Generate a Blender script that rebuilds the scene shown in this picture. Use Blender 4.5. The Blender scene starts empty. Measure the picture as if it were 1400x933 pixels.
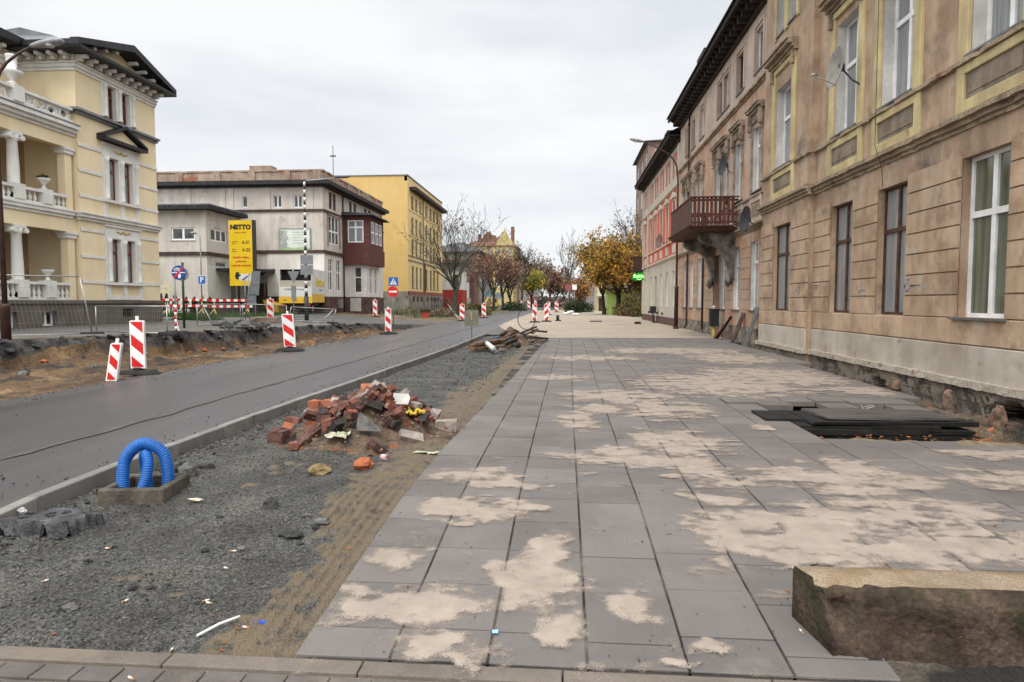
import bpy, bmesh, math, random
from mathutils import Vector, Matrix, noise
random.seed(7)
R=math.radians
C=bpy.context.scene.collection
# ---------------------------------------------------------------- camera geometry (used to survey points off the photo)
H=1.65; FPX=900.0; CX=700.0; CY=466.5
TH=math.atan((CY-413)/FPX); PSI=math.atan(72/(FPX/math.cos(TH)))
def ray(px,py):
    x=px-CX; u=CY-py
    y=FPX*math.cos(TH)+u*math.sin(TH); z=-FPX*math.sin(TH)+u*math.cos(TH)
    return Vector((x*math.cos(PSI)-y*math.sin(PSI), x*math.sin(PSI)+y*math.cos(PSI), z))
EYE=Vector((0,0,H))
def onz(px,py,z=0.0):
    d=ray(px,py); return EYE+d*((z-H)/d.z)
def onx(px,py,X):
    d=ray(px,py); return EYE+d*(X/d.x)
def ony(px,py,Y):
    d=ray(px,py); return EYE+d*(Y/d.y)
def FY(px,X): return onx(px,413,X).y
def lerp(a,b,t): return a+(b-a)*t
def cl(t,a=0.0,b=1.0): return max(a,min(b,t))
def ss(a,b,t):
    t=cl((t-a)/(b-a)); return t*t*(3-2*t)
def fb(x,y,z=0.0,o=4): return noise.fractal(Vector((x,y,z)),1.0,2.0,o)
# ---------------------------------------------------------------- object helpers
ORG={}
def tag(o,label=None,cat=None,group=None,kind=None):
    if label: o['label']=label
    if cat: o['category']=cat
    if group: o['group']=group
    if kind: o['kind']=kind
    return o
def thing(name,label,cat,loc=(0,0,0),rz=0,group=None,world=False):
    o=bpy.data.objects.new(name,None); C.objects.link(o)
    o.empty_display_size=.2
    o.location=loc; o.rotation_euler=(0,0,rz)
    if world: ORG[o.name]=Vector(loc)
    return tag(o,label,cat,group)
def children(o): return [c for c in o.children]
def dup(o,loc=None,rz=None,label=None,group=None,parent=None,scale=None):
    c=o.copy(); C.objects.link(c)
    if parent is not None: c.parent=parent
    if loc is not None: c.location=loc
    if rz is not None: c.rotation_euler=(0,0,rz) if not hasattr(rz,'__len__') else rz
    if scale is not None: c.scale=(scale,)*3 if not hasattr(scale,'__len__') else scale
    if label: c['label']=label
    if group: c['group']=group
    for ch in list(o.children): dup(ch,parent=c)
    return c
class Fr:
    def __init__(s,o,u,n): s.o=Vector(o); s.u=Vector(u); s.n=Vector(n)
    def p(s,u,z,d=0.0): return s.o+s.u*u+s.n*d+Vector((0,0,z))
class B:
    def __init__(s): s.bm=bmesh.new(); s.mi=0
    def face(s,pts):
        try:
            f=s.bm.faces.new([s.bm.verts.new(p) for p in pts]); f.material_index=s.mi; return f
        except ValueError: return None
    def hexa(s,c):
        v=[s.bm.verts.new(p) for p in c]
        for q in ((0,3,2,1),(4,5,6,7),(0,1,5,4),(1,2,6,5),(2,3,7,6),(3,0,4,7)):
            f=s.bm.faces.new([v[i] for i in q]); f.material_index=s.mi
        return s
    def box(s,x0,x1,y0,y1,z0,z1):
        return s.hexa([(x0,y0,z0),(x1,y0,z0),(x1,y1,z0),(x0,y1,z0),(x0,y0,z1),(x1,y0,z1),(x1,y1,z1),(x0,y1,z1)])
    def fbox(s,F,u0,u1,z0,z1,d0,d1):
        return s.hexa([F.p(u0,z0,d0),F.p(u1,z0,d0),F.p(u1,z0,d1),F.p(u0,z0,d1),F.p(u0,z1,d0),F.p(u1,z1,d0),F.p(u1,z1,d1),F.p(u0,z1,d1)])
    def obox(s,c,size,M=None,jit=0.0):
        M=M or Matrix.Identity(3); c=Vector(c); a,b,h=[q/2 for q in size]
        cs=[]
        for (x,y,z) in ((-a,-b,-h),(a,-b,-h),(a,b,-h),(-a,b,-h),(-a,-b,h),(a,-b,h),(a,b,h),(-a,b,h)):
            v=Vector((x+random.uniform(-jit,jit),y+random.uniform(-jit,jit),z+random.uniform(-jit,jit)))
            cs.append(c+M@v)
        return s.hexa(cs)
    def tube(s,pts,r,n=8,cap=True):
        pts=[Vector(p) for p in pts]
        rr=r if hasattr(r,'__len__') else [r]*len(pts)
        rings=[]; t0=None; up=None
        for i,p in enumerate(pts):
            t=(pts[min(i+1,len(pts)-1)]-pts[max(i-1,0)])
            if t.length<1e-9: t=Vector((0,0,1))
            t.normalize()
            if up is None:
                up=t.orthogonal().normalized()
            else:
                up=(up-t*up.dot(t))
                if up.length<1e-6: up=t.orthogonal()
                up.normalize()
            w=t.cross(up)
            rings.append([s.bm.verts.new(p+(up*math.cos(2*math.pi*k/n)+w*math.sin(2*math.pi*k/n))*rr[i]) for k in range(n)])
        for a,b in zip(rings,rings[1:]):
            for k in range(n):
                f=s.bm.faces.new((a[k],a[(k+1)%n],b[(k+1)%n],b[k])); f.material_index=s.mi; f.smooth=True
        if cap:
            for q in (rings[0][::-1],rings[-1]):
                f=s.bm.faces.new(q); f.material_index=s.mi
        return s
    def cyl(s,c,r,z0,z1,n=16): return s.tube([(c[0],c[1],z0),(c[0],c[1],z1)],r,n)
    def lathe(s,prof,c=(0,0,0),n=16,smooth=True):
        c=Vector(c); rings=[]
        for (r,z) in prof:
            rings.append([s.bm.verts.new(c+Vector((max(r,1e-4)*math.cos(2*math.pi*k/n),max(r,1e-4)*math.sin(2*math.pi*k/n),z))) for k in range(n)])
        for a,b in zip(rings,rings[1:]):
            for k in range(n):
                f=s.bm.faces.new((a[k],a[(k+1)%n],b[(k+1)%n],b[k])); f.material_index=s.mi; f.smooth=smooth
        for q in (rings[0][::-1],rings[-1]):
            f=s.bm.faces.new(q); f.material_index=s.mi
        return s
    def prism(s,poly,ext):
        """poly: list of 3D points (planar), ext: extrusion vector"""
        ext=Vector(ext); a=[s.bm.verts.new(p) for p in poly]; b=[s.bm.verts.new(Vector(p)+ext) for p in poly]
        n=len(a)
        for q in (a[::-1],b):
            f=s.bm.faces.new(q); f.material_index=s.mi
        for k in range(n):
            f=s.bm.faces.new((a[k],a[(k+1)%n],b[(k+1)%n],b[k])); f.material_index=s.mi
        return s
    def blob(s,c,r,jit=.25,sub=2,flat=1.0,seed=None,M=None,facet=False):
        t=bmesh.new(); bmesh.ops.create_icosphere(t,subdivisions=sub,radius=1)
        r=Vector(r) if hasattr(r,'__len__') else Vector((r,r,r*flat)); sd=seed if seed is not None else random.random()*99
        mp={}
        for v in t.verts:
            k=1+jit*noise.noise(v.co*1.7+Vector((sd,sd*2,sd*3)))*2
            q=Vector((v.co.x*r.x*k,v.co.y*r.y*k,v.co.z*r.z*k))
            if M: q=M@q
            mp[v.index]=s.bm.verts.new(Vector(c)+q)
        for f in t.faces:
            g=s.bm.faces.new([mp[v.index] for v in f.verts]); g.material_index=s.mi; g.smooth=not facet
        t.free(); return s
    def wall(s,F,u0,u1,z0,z1,ops=(),depth=.25,d=0.0):
        us=sorted({u0,u1,*[q for o in ops for q in o[:2] if u0<q<u1]}); zs=sorted({z0,z1,*[q for o in ops for q in o[2:4] if z0<q<z1]})
        for a,b in zip(us,us[1:]):
            for c,e in zip(zs,zs[1:]):
                um=(a+b)/2; zm=(c+e)/2
                if any(o[0]<um<o[1] and o[2]<zm<o[3] for o in ops): continue
                s.face([F.p(a,c,d),F.p(b,c,d),F.p(b,e,d),F.p(a,e,d)])
        for o in ops:
            a,b,c,e=o[:4]; mi=s.mi
            if len(o)>4: s.mi=o[4]
            for (q,w) in (((a,c),(a,e)),((b,e),(b,c)),((a,e),(b,e)),((b,c),(a,c))):
                s.face([F.p(q[0],q[1],d),F.p(w[0],w[1],d),F.p(w[0],w[1],d-depth),F.p(q[0],q[1],d-depth)])
            s.mi=mi
        return s
    def build(s,name,mat,parent=None,smooth=False,label=None,merge=False,bevel=0.0):
        if merge: bmesh.ops.remove_doubles(s.bm,verts=s.bm.verts,dist=1e-4)
        bmesh.ops.recalc_face_normals(s.bm,faces=s.bm.faces)
        org=ORG.get(parent.name) if parent is not None else None
        if org is not None:
            for v in s.bm.verts: v.co-=org
        me=bpy.data.meshes.new(name); s.bm.to_mesh(me); s.bm.free()
        for m in (mat if isinstance(mat,(list,tuple)) else [mat]): me.materials.append(m)
        if smooth:
            for p in me.polygons: p.use_smooth=True
        o=bpy.data.objects.new(name,me); C.objects.link(o)
        if parent is not None:
            # parts sit at the parent's origin: world placed parents are never turned
            o.parent=parent
            if org is not None: ORG[o.name]=org
        if bevel>0:
            md=o.modifiers.new('edge','BEVEL'); md.width=bevel; md.segments=1; md.limit_method='ANGLE'
        if label: o['label']=label
        return o
def struct(b,name,mat,**k):
    o=b.build(name,mat,**k); o['kind']='structure'; return o
def grid_mesh(name,xs,ys,zf,mats,mif=None,smooth=True,parent=None):
    vs=[];fs=[];mi=[]
    nx=len(xs)
    for y in ys:
        for x in xs:
            r=zf(x,y)
            vs.append(r if hasattr(r,'__len__') else (x,y,r))
    for j in range(len(ys)-1):
        for i in range(nx-1):
            k=j*nx+i
            if mif:
                q=mif((xs[i]+xs[i+1])/2,(ys[j]+ys[j+1])/2)
                if q is None: continue
                mi.append(q)
            fs.append((k,k+1,k+1+nx,k+nx))
    me=bpy.data.meshes.new(name); me.from_pydata(vs,[],fs)
    for m in mats: me.materials.append(m)
    if mi: me.polygons.foreach_set('material_index',mi)
    me.polygons.foreach_set('use_smooth',[smooth]*len(fs)); me.update()
    o=bpy.data.objects.new(name,me); C.objects.link(o); o.parent=parent
    return o
def steps(*segs):
    out=[]
    for (a,b,d) in segs:
        n=max(1,int(round((b-a)/d)))
        for i in range(n): out.append(a+(b-a)*i/n)
    out.append(segs[-1][1]); return out
_txt={}
def text(s,size,M,mat,parent,name='lettering',ext=.004,bold=0.0,ax='CENTER',shear=0.0,sx=1.0):
    cu=bpy.data.curves.new('lettering','FONT'); cu.body=s; cu.size=size; cu.extrude=ext; cu.align_x=ax; cu.align_y='CENTER'; cu.offset=bold; cu.shear=shear
    cu.resolution_u=3
    t=bpy.data.objects.new('lettering_source',cu); C.objects.link(t)
    dg=bpy.context.evaluated_depsgraph_get(); me=bpy.data.meshes.new_from_object(t.evaluated_get(dg))
    bpy.data.objects.remove(t); me.materials.clear(); me.materials.append(mat)
    S=Matrix.Diagonal((sx,1,1,1))
    org=ORG.get(parent.name)
    me.transform(M@S)
    if org is not None: me.transform(Matrix.Translation(-org))
    o=bpy.data.objects.new(name,me); C.objects.link(o); o.parent=parent
    if org is not None: ORG[o.name]=org
    return o
def facing(loc,n,up=(0,0,1)):
    """matrix for a text lying in a plane with outward normal n"""
    n=Vector(n).normalized(); up=Vector(up); x=up.cross(n).normalized(); y=n.cross(x)
    m=Matrix((x,y,n)).transposed().to_4x4(); m.translation=Vector(loc); return m
# ---------------------------------------------------------------- materials
MATS={}
def rgba(c): return (c[0],c[1],c[2],1)
def nmat(name,cols,scale=1.5,rough=.85,bump=.15,bscale=60,spec=.3,fine=.25,fscale=90,island=0.0,streak=0.0,metal=0.0,lo=.35,hi=.65,coat=0.0,extra=None,bdist=.02,stretch=(1,1,1),trans=0.0,emit=None,obj=False):
    if name in MATS: return MATS[name]
    m=bpy.data.materials.new(name); m.use_nodes=True; nt=m.node_tree; N=nt.nodes; L=nt.links
    bs=N['Principled BSDF']
    if obj: pos=N.new('ShaderNodeTexCoord').outputs['Object']
    else: pos=N.new('ShaderNodeNewGeometry').outputs['Position']
    mp=N.new('ShaderNodeMapping'); mp.inputs['Scale'].default_value=stretch; L.new(pos,mp.inputs['Vector']); P=mp.outputs[0]
    n1=N.new('ShaderNodeTexNoise'); n1.inputs['Scale'].default_value=scale; n1.inputs['Detail'].default_value=6; n1.inputs['Roughness'].default_value=.6
    L.new(P,n1.inputs['Vector'])
    rp=N.new('ShaderNodeValToRGB'); e=rp.color_ramp.elements
    e[0].position=lo; e[1].position=hi; e[0].color=rgba(cols[0]); e[1].color=rgba(cols[-1])
    for i in range(1,len(cols)-1):
        q=e.new(lo+(hi-lo)*i/(len(cols)-1)); q.color=rgba(cols[i])
    L.new(n1.outputs[0],rp.inputs[0]); col=rp.outputs[0]
    def mul(col,fac_socket,lo_,hi_):
        mr=N.new('ShaderNodeMapRange'); mr.inputs[3].default_value=lo_; mr.inputs[4].default_value=hi_; mr.inputs[1].default_value=.3; mr.inputs[2].default_value=.7
        L.new(fac_socket,mr.inputs[0])
        vm=N.new('ShaderNodeVectorMath'); vm.operation='SCALE'; L.new(col,vm.inputs[0]); L.new(mr.outputs[0],vm.inputs['Scale']); return vm.outputs[0]
    n2=N.new('ShaderNodeTexNoise'); n2.inputs['Scale'].default_value=fscale; n2.inputs['Detail'].default_value=3; L.new(P,n2.inputs['Vector'])
    if fine: col=mul(col,n2.outputs[0],1-fine,1+fine)
    if streak:
        m2=N.new('ShaderNodeMapping'); m2.inputs['Scale'].default_value=(2.1,2.1,.3); L.new(pos,m2.inputs['Vector'])
        n3=N.new('ShaderNodeTexNoise'); n3.inputs['Scale'].default_value=1.3; n3.inputs['Detail'].default_value=9; n3.inputs['Roughness'].default_value=.65; L.new(m2.outputs[0],n3.inputs['Vector'])
        col=mul(col,n3.outputs[0],1-streak,1+streak*.35)
    if island:
        g=N.new('ShaderNodeNewGeometry')
        mr=N.new('ShaderNodeMapRange'); mr.inputs[3].default_value=1-island; mr.inputs[4].default_value=1+island; L.new(g.outputs['Random Per Island'],mr.inputs[0])
        vm=N.new('ShaderNodeVectorMath'); vm.operation='SCALE'; L.new(col,vm.inputs[0]); L.new(mr.outputs[0],vm.inputs['Scale']); col=vm.outputs[0]
    if extra: col=extra(nt,pos,col) or col
    L.new(col,bs.inputs['Base Color'])
    bs.inputs['Roughness'].default_value=rough; bs.inputs['Specular IOR Level'].default_value=spec; bs.inputs['Metallic'].default_value=metal
    bs.inputs['Coat Weight'].default_value=coat; bs.inputs['Coat Roughness'].default_value=.08
    if bump:
        nb=N.new('ShaderNodeTexNoise'); nb.inputs['Scale'].default_value=bscale; nb.inputs['Detail'].default_value=5; L.new(P,nb.inputs['Vector'])
        bp=N.new('ShaderNodeBump'); bp.inputs['Strength'].default_value=bump; bp.inputs['Distance'].default_value=bdist; L.new(nb.outputs[0],bp.inputs['Height']); L.new(bp.outputs[0],bs.inputs['Normal'])
    if emit: bs.inputs['Emission Color'].default_value=rgba(emit[0]); bs.inputs['Emission Strength'].default_value=emit[1]
    if trans:
        tr=N.new('ShaderNodeBsdfTranslucent'); L.new(col,tr.inputs['Color']); ms=N.new('ShaderNodeMixShader'); ms.inputs[0].default_value=trans
        L.new(bs.outputs[0],ms.inputs[1]); L.new(tr.outputs[0],ms.inputs[2]); L.new(ms.outputs[0],N['Material Output'].inputs['Surface'])
    MATS[name]=m; return m
def paint(name,c,rough=.5,bump=.05,**k):
    d=dict(scale=3,fine=.06,spec=.4); d.update(k)
    return nmat(name,[tuple(q*.82 for q in c),tuple(min(q*1.08,.95) for q in c)],rough=rough,bump=bump,**d)
def patches(col2,scale,lo,hi,seed=0.0,zgrad=None,stretch=(1,1,1)):
    """mix in a second colour in noisy patches; zgrad=(z0,z1): only below z1 (worn plaster near the ground)"""
    def f(nt,pos,col):
        N=nt.nodes; L=nt.links
        mp=N.new('ShaderNodeMapping'); mp.inputs['Location'].default_value=(seed,seed*1.7,seed*.6); mp.inputs['Scale'].default_value=stretch; L.new(pos,mp.inputs['Vector'])
        n=N.new('ShaderNodeTexNoise'); n.inputs['Scale'].default_value=scale; n.inputs['Detail'].default_value=8; n.inputs['Roughness'].default_value=.65; L.new(mp.outputs[0],n.inputs['Vector'])
        fac=n.outputs[0]
        if zgrad:
            sp=N.new('ShaderNodeSeparateXYZ'); L.new(pos,sp.inputs[0]); g=N.new('ShaderNodeMapRange'); g.inputs[1].default_value=zgrad[0]; g.inputs[2].default_value=zgrad[1]; g.inputs[3].default_value=zgrad[2]; g.inputs[4].default_value=zgrad[3]
            L.new(sp.outputs[2],g.inputs[0]); ad=N.new('ShaderNodeMath'); ad.operation='ADD'; L.new(fac,ad.inputs[0]); L.new(g.outputs[0],ad.inputs[1]); fac=ad.outputs[0]
        mr=N.new('ShaderNodeMapRange'); mr.inputs[1].default_value=lo; mr.inputs[2].default_value=hi; L.new(fac,mr.inputs[0])
        mx=N.new('ShaderNodeMix'); mx.data_type='RGBA'; L.new(mr.outputs[0],mx.inputs[0]); L.new(col,mx.inputs[6]); mx.inputs[7].default_value=rgba(col2); return mx.outputs[2]
    return f
def chain(*fs):
    def f(nt,pos,col):
        for g in fs: col=g(nt,pos,col)
        return col
    return f
def joints(w,h,col=(.05,.045,.04),t=.02,off=.5,rot=None):
    """brick joints on a surface pattern; uses XY (ground) or YZ/XZ via rot"""
    def f(nt,pos,c):
        N=nt.nodes; L=nt.links; mp=N.new('ShaderNodeMapping'); L.new(pos,mp.inputs['Vector'])
        if rot: mp.inputs['Rotation'].default_value=rot
        br=N.new('ShaderNodeTexBrick'); br.inputs['Scale'].default_value=1; br.inputs['Brick Width'].default_value=w; br.inputs['Row Height'].default_value=h; br.inputs['Mortar Size'].default_value=t; br.offset=off
        L.new(mp.outputs[0],br.inputs['Vector'])
        mx=N.new('ShaderNodeMix'); mx.data_type='RGBA'; L.new(br.outputs['Fac'],mx.inputs[0]); L.new(c,mx.inputs[6]); mx.inputs[7].default_value=rgba(col); return mx.outputs[2]
    return f
BRICKX=(R(90),0,R(90))   # pattern on a wall facing +-x
white_pvc=paint('white_pvc',(.78,.78,.77),rough=.35)
brown_wood=nmat('brown_window_wood',[(.035,.018,.012),(.09,.045,.028)],scale=6,rough=.6,bump=.2)
glass=nmat('window_glass',[(.012,.014,.014),(.045,.048,.045),(.09,.09,.085)],scale=1.1,rough=.06,bump=.0,spec=.55,fine=.0)
glass_curtain=nmat('window_glass_curtain',[(.16,.17,.175),(.27,.285,.29)],scale=1.5,stretch=(9,9,.5),rough=.15,bump=.0,spec=.5,fine=.1,coat=.3)
glass_green=nmat('window_glass_blind',[(.07,.075,.05),(.16,.17,.12)],scale=1.2,stretch=(7,7,.3),rough=.08,bump=.0,spec=.5,fine=.05,coat=.4)
black_metal=paint('black_metal',(.02,.02,.022),rough=.45)
grey_metal=paint('galvanised_steel',(.32,.33,.34),rough=.45,metal=.5)
sign_back=paint('sign_back_grey',(.2,.21,.225),rough=.5)
rust_brown=nmat('rusty_brown_paint',[(.035,.017,.014),(.075,.035,.025)],scale=5,rough=.6,bump=.1)
black_rubber=nmat('black_rubber',[(.012,.012,.012),(.035,.033,.03)],scale=8,rough=.75,bump=.2)
sign_white=paint('reflective_white',(.78,.78,.76),rough=.35)
sign_red=nmat('reflective_red',[(.55,.012,.012),(.62,.025,.02)],scale=6,rough=.35,bump=0,fine=.06)
sign_blue=paint('sign_blue',(.02,.12,.42),rough=.35)
def window(F,u0,u1,z0,z1,rec,parent,fm=None,gm=None,cols=2,transom=.68,fw=.06,sill=None,name='window',rows=None,label=None):
    fm=fm or white_pvc; gm=gm or glass
    b=B(); d0=-rec; d1=-rec+.06
    for (a,c,e,g) in ((u0,u0+fw,z0,z1),(u1-fw,u1,z0,z1)): b.fbox(F,a,c,e,g,d0,d1)
    for (a,c,e,g) in ((u0+fw,u1-fw,z0,z0+fw),(u0+fw,u1-fw,z1-fw,z1)): b.fbox(F,a,c,e,g,d0,d1)
    zt=z0+(z1-z0)*transom if transom else None
    if zt: b.fbox(F,u0+fw,u1-fw,zt-fw*.75,zt+fw*.75,d0,d1+.012)
    for k in range(1,cols):
        uc=u0+(u1-u0)*k/cols
        for (a,c) in (((z0+fw,zt-fw*.75),(zt+fw*.75,z1-fw)) if zt else ((z0+fw,z1-fw),)):
            b.fbox(F,uc-fw*.8,uc+fw*.8,a,c,d0,d1+.004)
    if rows:
        for r in rows:
            zz=z0+(z1-z0)*r
            for k in range(cols):
                ua=u0+(u1-u0)*k/cols+fw; ub=u0+(u1-u0)*(k+1)/cols-fw
                b.fbox(F,ua,ub,zz-.015,zz+.015,d0,d1-.01)
    w=b.build(name,fm,parent,label=label)
    g=B(); g.fbox(F,u0+fw*.5,u1-fw*.5,z0+fw*.5,z1-fw*.5,d0+.012,d0+.024); g.build('pane',gm,w)
    if sill:
        q=B(); q.fbox(F,u0-.08,u1+.08,z0-.045,z0-.003,-rec+.07,sill[0]); q.build('sill',sill[1],w)
    return w
# ================================================================= camera, world, light
S=bpy.context.scene
cam=bpy.data.cameras.new('camera'); co=bpy.data.objects.new('camera',cam); C.objects.link(co)
cam.sensor_width=36; cam.lens=FPX/1400*36; cam.clip_end=4000; cam.clip_start=.05
co.location=EYE; co.rotation_euler=(R(90)-TH,0,PSI); S.camera=co
w=bpy.data.worlds.new('World'); S.world=w; w.use_nodes=True
nt=w.node_tree; N=nt.nodes; L=nt.links; bg=N['Background']
sky=N.new('ShaderNodeTexSky'); sky.sky_type='NISHITA'; sky.sun_disc=False; sky.sun_elevation=R(58); sky.sun_rotation=R(198)
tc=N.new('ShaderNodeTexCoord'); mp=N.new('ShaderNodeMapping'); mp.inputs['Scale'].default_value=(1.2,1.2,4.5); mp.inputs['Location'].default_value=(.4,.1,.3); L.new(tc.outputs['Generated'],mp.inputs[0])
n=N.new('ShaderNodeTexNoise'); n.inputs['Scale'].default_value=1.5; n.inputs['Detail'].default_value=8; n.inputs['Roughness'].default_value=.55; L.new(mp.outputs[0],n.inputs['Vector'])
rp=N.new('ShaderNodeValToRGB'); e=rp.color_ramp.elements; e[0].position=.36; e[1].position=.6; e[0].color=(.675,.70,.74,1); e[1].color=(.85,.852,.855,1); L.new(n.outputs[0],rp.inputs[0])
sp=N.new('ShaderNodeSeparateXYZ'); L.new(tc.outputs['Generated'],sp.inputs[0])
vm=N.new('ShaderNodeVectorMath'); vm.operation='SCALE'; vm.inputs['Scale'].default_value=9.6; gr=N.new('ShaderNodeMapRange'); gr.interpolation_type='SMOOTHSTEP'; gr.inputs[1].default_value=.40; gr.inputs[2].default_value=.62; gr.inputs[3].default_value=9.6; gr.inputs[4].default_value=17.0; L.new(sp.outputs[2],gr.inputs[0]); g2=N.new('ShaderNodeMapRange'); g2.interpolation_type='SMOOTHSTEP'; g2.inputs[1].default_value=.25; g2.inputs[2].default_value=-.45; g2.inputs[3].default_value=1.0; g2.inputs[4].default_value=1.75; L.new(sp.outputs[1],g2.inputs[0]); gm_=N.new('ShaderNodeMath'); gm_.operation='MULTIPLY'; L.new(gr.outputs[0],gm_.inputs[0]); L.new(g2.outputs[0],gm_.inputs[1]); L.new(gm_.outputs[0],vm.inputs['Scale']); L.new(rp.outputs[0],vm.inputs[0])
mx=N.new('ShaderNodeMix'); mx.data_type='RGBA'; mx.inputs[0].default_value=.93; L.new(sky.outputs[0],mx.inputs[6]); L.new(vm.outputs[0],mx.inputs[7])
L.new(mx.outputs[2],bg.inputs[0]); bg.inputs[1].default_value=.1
sl=bpy.data.lights.new('sun','SUN'); sl.energy=1.3; sl.angle=R(14); sl.color=(1,.96,.9); so=bpy.data.objects.new('sun',sl); C.objects.link(so)
so.rotation_euler=Vector((-math.sin(R(198))*math.cos(R(58)),-math.cos(R(198))*math.cos(R(58)),-math.sin(R(58)))).to_track_quat('-Z','Y').to_euler()
S.view_settings.view_transform='Standard'; S.view_settings.look='None'; S.view_settings.exposure=.32; S.view_settings.gamma=1
# ================================================================= ground levels
def gz(y): return -(5.3-y)*.068 if y<5.3 else 0.0
def pl(pts,t):
    if t<=pts[0][0]: return pts[0][1]
    for (a,b),(c,d) in zip(pts,pts[1:]):
        if t<=c: return b+(d-b)*(t-a)/(c-a)
    return pts[-1][1]
def bank_x(y): return pl([(8,-17),(18,-15.6),(21,-14.6),(24,-14.0),(33,-13.4),(40,-12),(46,-9.6)],y)
def left_level(x,y):
    lp=pl([(0,.5),(24,.5),(40,.3),(55,.12),(120,.02),(400,0)],y)
    hi=pl([(0,.62),(60,.72),(150,.6),(400,.3)],y)
    return lp*cl((-9.6-x)/2.5)+(hi-lp)*cl((-14-x)/6)
def right_edge(y): return pl([(7.9,6.4),(10.4,5.75),(14,6.05),(21,6.65),(30,7.1)],y)
PIT=(2.78,7.92,10.85); SINK=False
def T(x,y):
    return T0(x,y)
def exc(y,d):
    '''point of the cut bank: d metres from the bank top towards the road'''
    e=bank_x(y)+.30*fb(y*.9,3.1)+.13*fb(y*3.1,7.7); re=-9.28; w=re-e
    top=left_level(e-.3,y)
    if d<=0: return (e+d,y,left_level(e+d,y)+.006)
    fl=-.26+.10*fb((e+d)*.8,y*.8,2.0)+.06*fb(d*2.6,y*2.6,5.0)
    fl=lerp(fl,-.02,ss(w-1.6,w-.1,d)); 
    wob=.5+.25*fb(y*.8,1.3)+.14*fb(y*3.3,4.3)
    k=ss(-.06,max(.16,wob),d)
    z=lerp(top,fl,k)
    z-=.10*ss(.02,.10,d)*ss(.5,.15,d)*(.5+fb(y*2.2,d*3))
    z+=.34*math.exp(-((y-19.2)/1.0)**2)*ss(2.4,.3,d)*ss(0,.3,d)
    z+=(.06*fb(d*3,y*3,9)+.035*fb(d*8,y*8,4))*ss(.05,.4,d)
    x=e+d+(.10*fb(y*5,d*4,2) if d<.6 else 0)
    x=lerp(x,e+d,ss(w-.4,w,d))
    q=ss(44,48.5,y); z=lerp(z,left_level(e+d,y)+.004,q)
    return (x,y,z)
def T0(x,y):
    if x<-9.2:
        z=left_level(x,y)
        e=bank_x(y)+.35*fb(y*.9,3.1)+.12*fb(y*4,7.7)
        if y<49 and x>e:
            fl=-.12-.12*ss(12,30,y)*0+.10*fb(x*.8,y*.8,2.0)+.05*fb(x*3,y*3,5.0)
            fl=lerp(fl,-.03,ss(-11.2,-9.5,x))
            k=ss(0,.55+.3*fb(y*.7,1.3),x-e)
            slump=.32*math.exp(-((y-19.2)/1.1)**2)*cl(1-(x-e)/2.2)
            z=lerp(z,fl,k)+slump*k
            z=lerp(z,left_level(x,y)*.0+.02,ss(44,49,y))
            z+=.05*fb(x*2.2,y*2.2,9)*k+.03*fb(x*7,y*7,4)*k
        if SINK and y<49 and x>e-.30: z-=1.2*ss(49,48,y)
        if y>52 and x>-19: z+=.12*max(0,fb(x*.5,y*.35,1.0))*ss(52,58,y)
        return z
    if x<-4.5: return -.12
    if x<-1.2: return -.2+gz(y)
    if y<2.6 or y>31: return -.16+gz(y)
    re=right_edge(y)
    if PIT[1]<y<PIT[2] and x>PIT[0]-.3: 
        z=-.10+.03*fb(x*2,y*2,3)-.16*ss(8.6,8.95,y)*ss(3.0,3.3,x)
        if x>5.6: z-=.3*ss(5.6,6.5,x)
        return z+.02*fb(x*8,y*8)
    if x>re-.25 and y>7:
        return -.34+.10*fb(x*2.0,y*2.0,6)+.06*fb(x*6,y*6,8)+.16*ss(re+.4,re-.2,x)
    return -.16+gz(y)
def onT(px,py):
    d=ray(px,py); t=.002
    for i in range(4000):
        p=EYE+d*t
        if p.z<=T(p.x,p.y)+(0.12 if -9.2<p.x<-4.5 else 0): return p
        t*=1.004
    return p
def gnd(px,py):
    z=0
    for i in range(6): p=onz(px,py,z); z=gz(p.y)
    return p
soil=nmat('bare_soil',[(.04,.026,.016),(.105,.064,.033),(.18,.115,.06)],scale=.9,bump=.6,bscale=14,fine=.45,fscale=22,bdist=.06,lo=.3,hi=.7,
    extra=chain(patches((.035,.03,.028),.8,.5,.62,3.0),patches((.26,.17,.085),.55,.56,.68,8.0)))
foot_grey=nmat('old_footway_concrete',[(.116,.109,.099),(.170,.160,.146)],scale=.7,fine=.15,extra=chain(joints(.35,.35,(.1,.095,.09),.012),patches((0.136,0.109,0.082),.5,.5,.7,4.0)))
turf=nmat('grass_base',[(.03,.055,.012),(.06,.11,.02)],scale=1.2,fine=.4,fscale=30,bump=.5)
turf_edge=nmat('broken_asphalt_edge',[(.018,.017,.016),(.05,.047,.043),(.10,.09,.08)],scale=3,bump=.7,bscale=22,fine=.5,fscale=25,bdist=.05)
dark_fill=nmat('dark_subbase',[(.035,.033,.03),(.075,.07,.062)],scale=2,bump=.6,bscale=20,fine=.4)
dirt=nmat('dirt_and_leaf_litter',[(.07,.05,.03),(.14,.10,.06),(.2,.155,.10)],scale=.5,bump=.5,bscale=10,fine=.4,fscale=12,extra=patches((.05,.07,.02),.25,.52,.6,1.0))
asphalt_old=nmat('side_street_asphalt',[(.075,.073,.070),(.111,.106,.101)],scale=.4,fine=.15)
rubble_soil=nmat('trench_rubble_soil',[(.03,.025,.02),(.10,.075,.05),(.16,.12,.085)],scale=3,bump=.7,bscale=25,fine=.5,fscale=30,extra=patches((.25,.07,.035),6,.6,.64,2.0))
pit_sand=nmat('damp_sand',[(.14,.11,.065),(.24,.19,.12)],scale=2,bump=.3,bscale=30,fine=.3,fscale=70,extra=patches((.11,.04,.02),5,.62,.66,2.0))
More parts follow.
